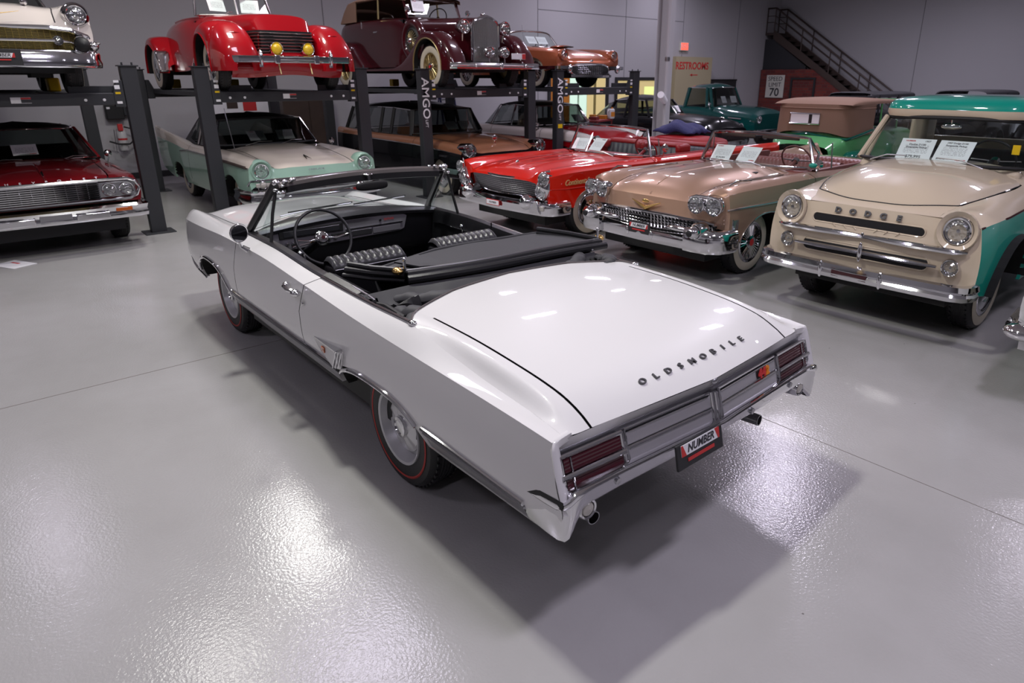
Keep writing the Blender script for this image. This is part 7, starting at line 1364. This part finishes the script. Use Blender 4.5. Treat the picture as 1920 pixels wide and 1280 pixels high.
c = thing('pickup_truck', 'dark green pickup truck parked beyond the black sedan', 'truck', (8.9, -16.6, 0), radians(180))
L = Loft([(.65, [(0, 1.05), (.3, 1.05), (.6, 1.03), (.8, 1.0), (.92, .9), (.95, .7), (.93, .5)]), (.45, [(0, 1.18), (.3, 1.17), (.62, 1.12), (.82, 1.06), (.94, .95), (.97, .7), (.95, .45)]), (-.4, [(0, 1.26), (.3, 1.25), (.66, 1.2), (.84, 1.12), (.95, 1.0), (.975, .7), (.95, .4)]), (-.8, [(0, 1.28), (.3, 1.27), (.7, 1.24), (.86, 1.18), (.95, 1.05), (.97, .7), (.94, .38)]), (-2.1, [(0, 1.25), (.3, 1.25), (.74, 1.24), (.88, 1.18), (.95, 1.05), (.96, .7), (.93, .38)]), (-4.3, [(0, 1.0), (.3, 1.0), (.74, 1.0), (.88, 1.0), (.93, .95), (.95, .7), (.93, .4)])], sharp=(4,), arches=[(0, .38, .46, .42, 2.1), (-3.0, .38, .46, .42, 2.1)], belt=4)
shell(c, L, [('front_fender', .65, -.85, 0, 6, 'dgreen'), ('door', -.86, -2.1, 2.4, 6, 'dgreen'), ('cargo_bed', -2.11, -4.3, 2, 6, 'dgreen')]); wells(c, L); nose(c, L, .65, 4, .5, 'dgreen')
cabin(c, [((-.72, 0, 1.27), (-1.05, 0, 1.80)), ((-.8, .5, 1.25), (-1.08, .45, 1.79)), ((-.98, .80, 1.2), (-1.2, .66, 1.77)), ((-1.15, .84, 1.19), (-1.3, .68, 1.78)), ((-2.0, .84, 1.19), (-1.95, .68, 1.78)), ((-2.12, .7, 1.2), (-2.06, .58, 1.77)), ((-2.12, 0, 1.2), (-2.06, 0, 1.78))], 'dgreen', .12, (2, 3, 4, 5), .05, 'dgreen', 'dark')
for s in (1, -1): lamp(c, .68, s * .74, .9, .09); bx(c, 'cab_corner', (-2.14, s * .5, 1.1), (-2.08, s * .84, 1.2), 'dgreen')
bar(c, [(.2, -.978, .92), (-.25, -.985, .94)], .02, name='side_badge'); bumper(c, [(.5, .95), (.75, .9), (.8, 0)], [(0, .45), (.04, .46), (.04, .6), (0, .62)]); mirror_ext(c, -.95, -.98, 1.3, .06); under(c, .5, -4.2, .7, .35, .6); wheels(c, 3.0, .75, .37, .18, 'wd', .2)
sheet(c, -.93, -.28, 1.43, 'price sheet on the left of the dark green pickup windscreen', 25, 5, .28, .22); sheet(c, -.93, .25, 1.43, 'price sheet on the right of the dark green pickup windscreen', 25, -5, .28, .22)
# ================================================================ two dark soft tops further back
def old_top(label, x, y, hd, zt, w_, m):
    c = car(label, x, y, hd); H = Loft([(.4, [(0, 1.05), (.3, 1.03), (.4, .8), (.4, .5)]), (-.9, [(0, 1.12), (.5, 1.1), (.6, .85), (.6, .45)]), (-3.4, [(0, 1.12), (.65, 1.1), (.74, .85), (.7, .45)]), (-3.7, [(0, .9), (.5, .88), (.6, .7), (.55, .5)])], belt=1)
    shell(c, H, [('hood', .4, -.9, 0, 3, 'blackp'), ('body', -.91, -3.7, 0, 3, 'blackp')])
    for s in (1, -1):
        pontoon(c, s, .78, .15, [(.5, .45, .8), (.3, .7, 1), (0, .84, 1), (-.4, .7, 1), (-.8, .45, .9)], .36, (0, .4, .4, 1.0), 'blackp', p=.6); pontoon(c, s, .78, .15, [(-2.4, .45, .9), (-2.6, .7, 1), (-2.95, .84, 1), (-3.3, .74, 1), (-3.7, .45, .8)], .36, (-2.95, .4, .4, 1.0), 'blackp', 'rear_fender', p=.6)
        for xx in (-1.05, -2.1, -3.2): bar(c, [(xx, s * w_, 1.1), (xx, s * w_ * .97, zt - .08)], .025, 'black', 'top_post')
    R = []
    for xx, k in ((-.9, .92), (-1.0, .98), (-1.3, 1), (-3.0, 1), (-3.3, .97), (-3.45, .85)): R.append([(xx, w_ * k * math.copysign(abs(sin(a)) ** .5, sin(a)), zt - .14 + .14 * k * abs(cos(a)) ** .5) for a in np.linspace(-pi / 2, pi / 2, 17)])
    MB().rows(R).build('folding_top', M[m], c); MB().rows([[(-3.3, w_ * t, 1.1) for t in (-1, 0, 1)], [(-3.4, w_ * t * .95, zt - .1) for t in (-1, 0, 1)]]).build('top_back', M[m], c); under(c, .4, -3.4, .5, .35, .5); wheels(c, 2.95, .74, .4, .13, 'k', .25)
old_top('black old car whose boxy top shows behind the tan canvas top', 6.0, -20.4, 268, 1.70, .72, 'canvas')
old_top('black soft top showing above the teal roof of the pickup', 3.75, -21.7, 270, 1.76, .70, 'canvas')
# ================================================================ nose of a white car at the right edge
c = car('white car whose chrome bumper end enters the picture at the right edge', -2.72, -3.55, 90)
L = Loft([(.80, [(0, .80), (.35, .80), (.6, .80), (.76, .86), (.88, .84), (.93, .76), (.94, .66), (.9, .40)]), (.6, [(0, .92), (.35, .91), (.62, .89), (.77, .94), (.89, .91), (.95, .82), (.96, .66), (.93, .36)]), (-.6, [(0, 1.02), (.35, 1.01), (.66, .98), (.8, .98), (.9, .95), (.96, .86), (.97, .6), (.95, .3)]), (-4.0, [(0, .9), (.35, .9), (.66, .9), (.8, .95), (.88, .95), (.94, .85), (.95, .6), (.9, .36)])], sharp=(5,), arches=[(0, .33, .42, .36, 2.2), (-2.9, .33, .42, .3, 2.2)], belt=5)
shell(c, L, [('front_fender', .8, -.8, 2.04, 7, 'white'), ('body_side', -.81, -4.0, 2.04, 7, 'white')]); top(c, L, 'hood', 'white', .8, -.62, 1.97); top(c, L, 'trunk_lid', 'white', -3.0, -4.0, 2.04, 5); wells(c, L, 7); nose(c, L, .8, 5, .36, 'white', lambda t, y: .02 * t)
for s in (1, -1): lamp(c, .83, s * .80, .74, .105); MB().ell((.93, s * .86, .52), (.1, .12, .055), 16, 10).build('bumper_end', M['chrome'], c)
bumper(c, [(.55, .98), (.8, .96), (.93, .84), (.97, .4), (.98, 0)], [(0, .46), (.03, .47), (.04, .52), (.02, .57), (-.02, .57), (-.02, .47)]); mesh_grille(c, lambda y, z: Vector((.85, y, z)), np.linspace(-.6, .6, 13), np.linspace(.6, .76, 5), .006)
B = lambda u: (-.75 - .3 * abs(u) ** 2.4, .82 * u, 1.02); T = lambda u: (-1.15 - .1 * abs(u) ** 2.4, .64 * u, 1.38); screen(c, B, T); tub(c, -.85, -2.9, .8, .4, .95); seat(c, -1.8, .66, .7, 1.05, 'redv'); under(c, .65, -3.9); wheels(c, 2.9, .74, .34, .2, 'wd', .2)
# ================================================================ small things
t = thing('fallen_sheet', 'white printed sheet lying on the floor at the left edge', 'sheet', (6.86, 2.02, .002), radians(28)); MB().box((-.2, -.13, 0), (.2, .13, .003)).build('paper', M['paper'], t, ang=0); MB().box((-.02, -.06, .003), (.12, -.03, .0036)).build('red_print', M['inkr'], t, ang=0)
t = thing('tool_cart', 'red tool cart cluttered with boxes behind the bright red car', 'cart', (10.0, -10.75, 0), radians(20))
for z in (.15, .62, .98): MB().box((-.3, -.5, z), (.3, .5, z + .05)).build('shelf', M['toolred'], t, ang=0, bev=.008)
for x in (-.27, .27):
    for y in (-.47, .47): MB().cyl((x, y, .02), (x, y, 1.0), .02, 8).build('leg', M['toolred'], t)
for i, (x, y, w_, h, m) in enumerate(((-.1, -.3, .12, .09, 'orange'), (.05, .0, .1, .06, 'wood'), (-.12, .3, .09, .08, 'toolred'), (.12, -.1, .07, .11, 'orange'))):
    q = thing('parts_box', ['squat orange box on the red tool cart', 'dark wooden box on the red tool cart', 'dark red box on the red tool cart', 'small upright orange box on the red tool cart'][i], 'box', tuple(t.matrix_world @ Vector((0, 0, 0))) if 0 else (10.0 + x * cos(radians(20)) - y * sin(radians(20)), -10.75 + x * sin(radians(20)) + y * cos(radians(20)), 1.03), radians(20)); MB().box((-w_, -w_, 0), (w_, w_, h)).build('carton', M[m], q, ang=0, bev=.006); MB().box((-w_ * 1.02, -w_ * 1.02, h * .75), (w_ * 1.02, w_ * 1.02, h * 1.02)).build('lid', M[m], q, ang=0, bev=.004)
t = thing('oil_jug', 'white and brown jug standing on the red tool cart', 'jug', (9.86, -11.2, 1.03)); MB().box((-.07, -.09, 0), (.07, .09, .26)).build('body', M['extw'], t, bev=.03); MB().box((-.075, -.07, .06), (-.07, .07, .18)).build('label_patch', M['orange'], t, ang=0); MB().cyl((0, -.04, .26), (0, -.04, .3), .025, 10).build('cap', M['orange'], t); MB().tube([(0, .09, .22), (0, .13, .2), (0, .13, .1), (0, .09, .06)], .012, 6).build('handle', M['extw'], t)
t = thing('step_ladder', 'navy step ladder leaning at the back between the two sedans', 'ladder', (13.1, -8.35, 0))
for y in (-.22, .22): MB().tube([(0, y * 1.2, 0), (.35, y, 1.75)], .03, 6).build('rail', M['navy'], t); MB().tube([(.65, y * 1.2, 0), (.36, y, 1.72)], .02, 6).build('strut', M['navy'], t)
for k in range(5): z = .3 + .3 * k; MB().box((.2 * z - .05, -.24, z - .015), (.2 * z + .06, .24, z + .015)).build('step', M['satin'], t, ang=0)
t = thing('black_board', 'black board on the back wall above the dark green pickup', 'board', (13.86, -22.0, 1.7)); MB().box((-.03, -1.0, -.4), (.03, 1.0, .3)).build('panel', M['base'], t, ang=0); MB().box((-.045, -1.03, .27), (.03, 1.03, .33)).build('rim', M['black'], t, ang=0)
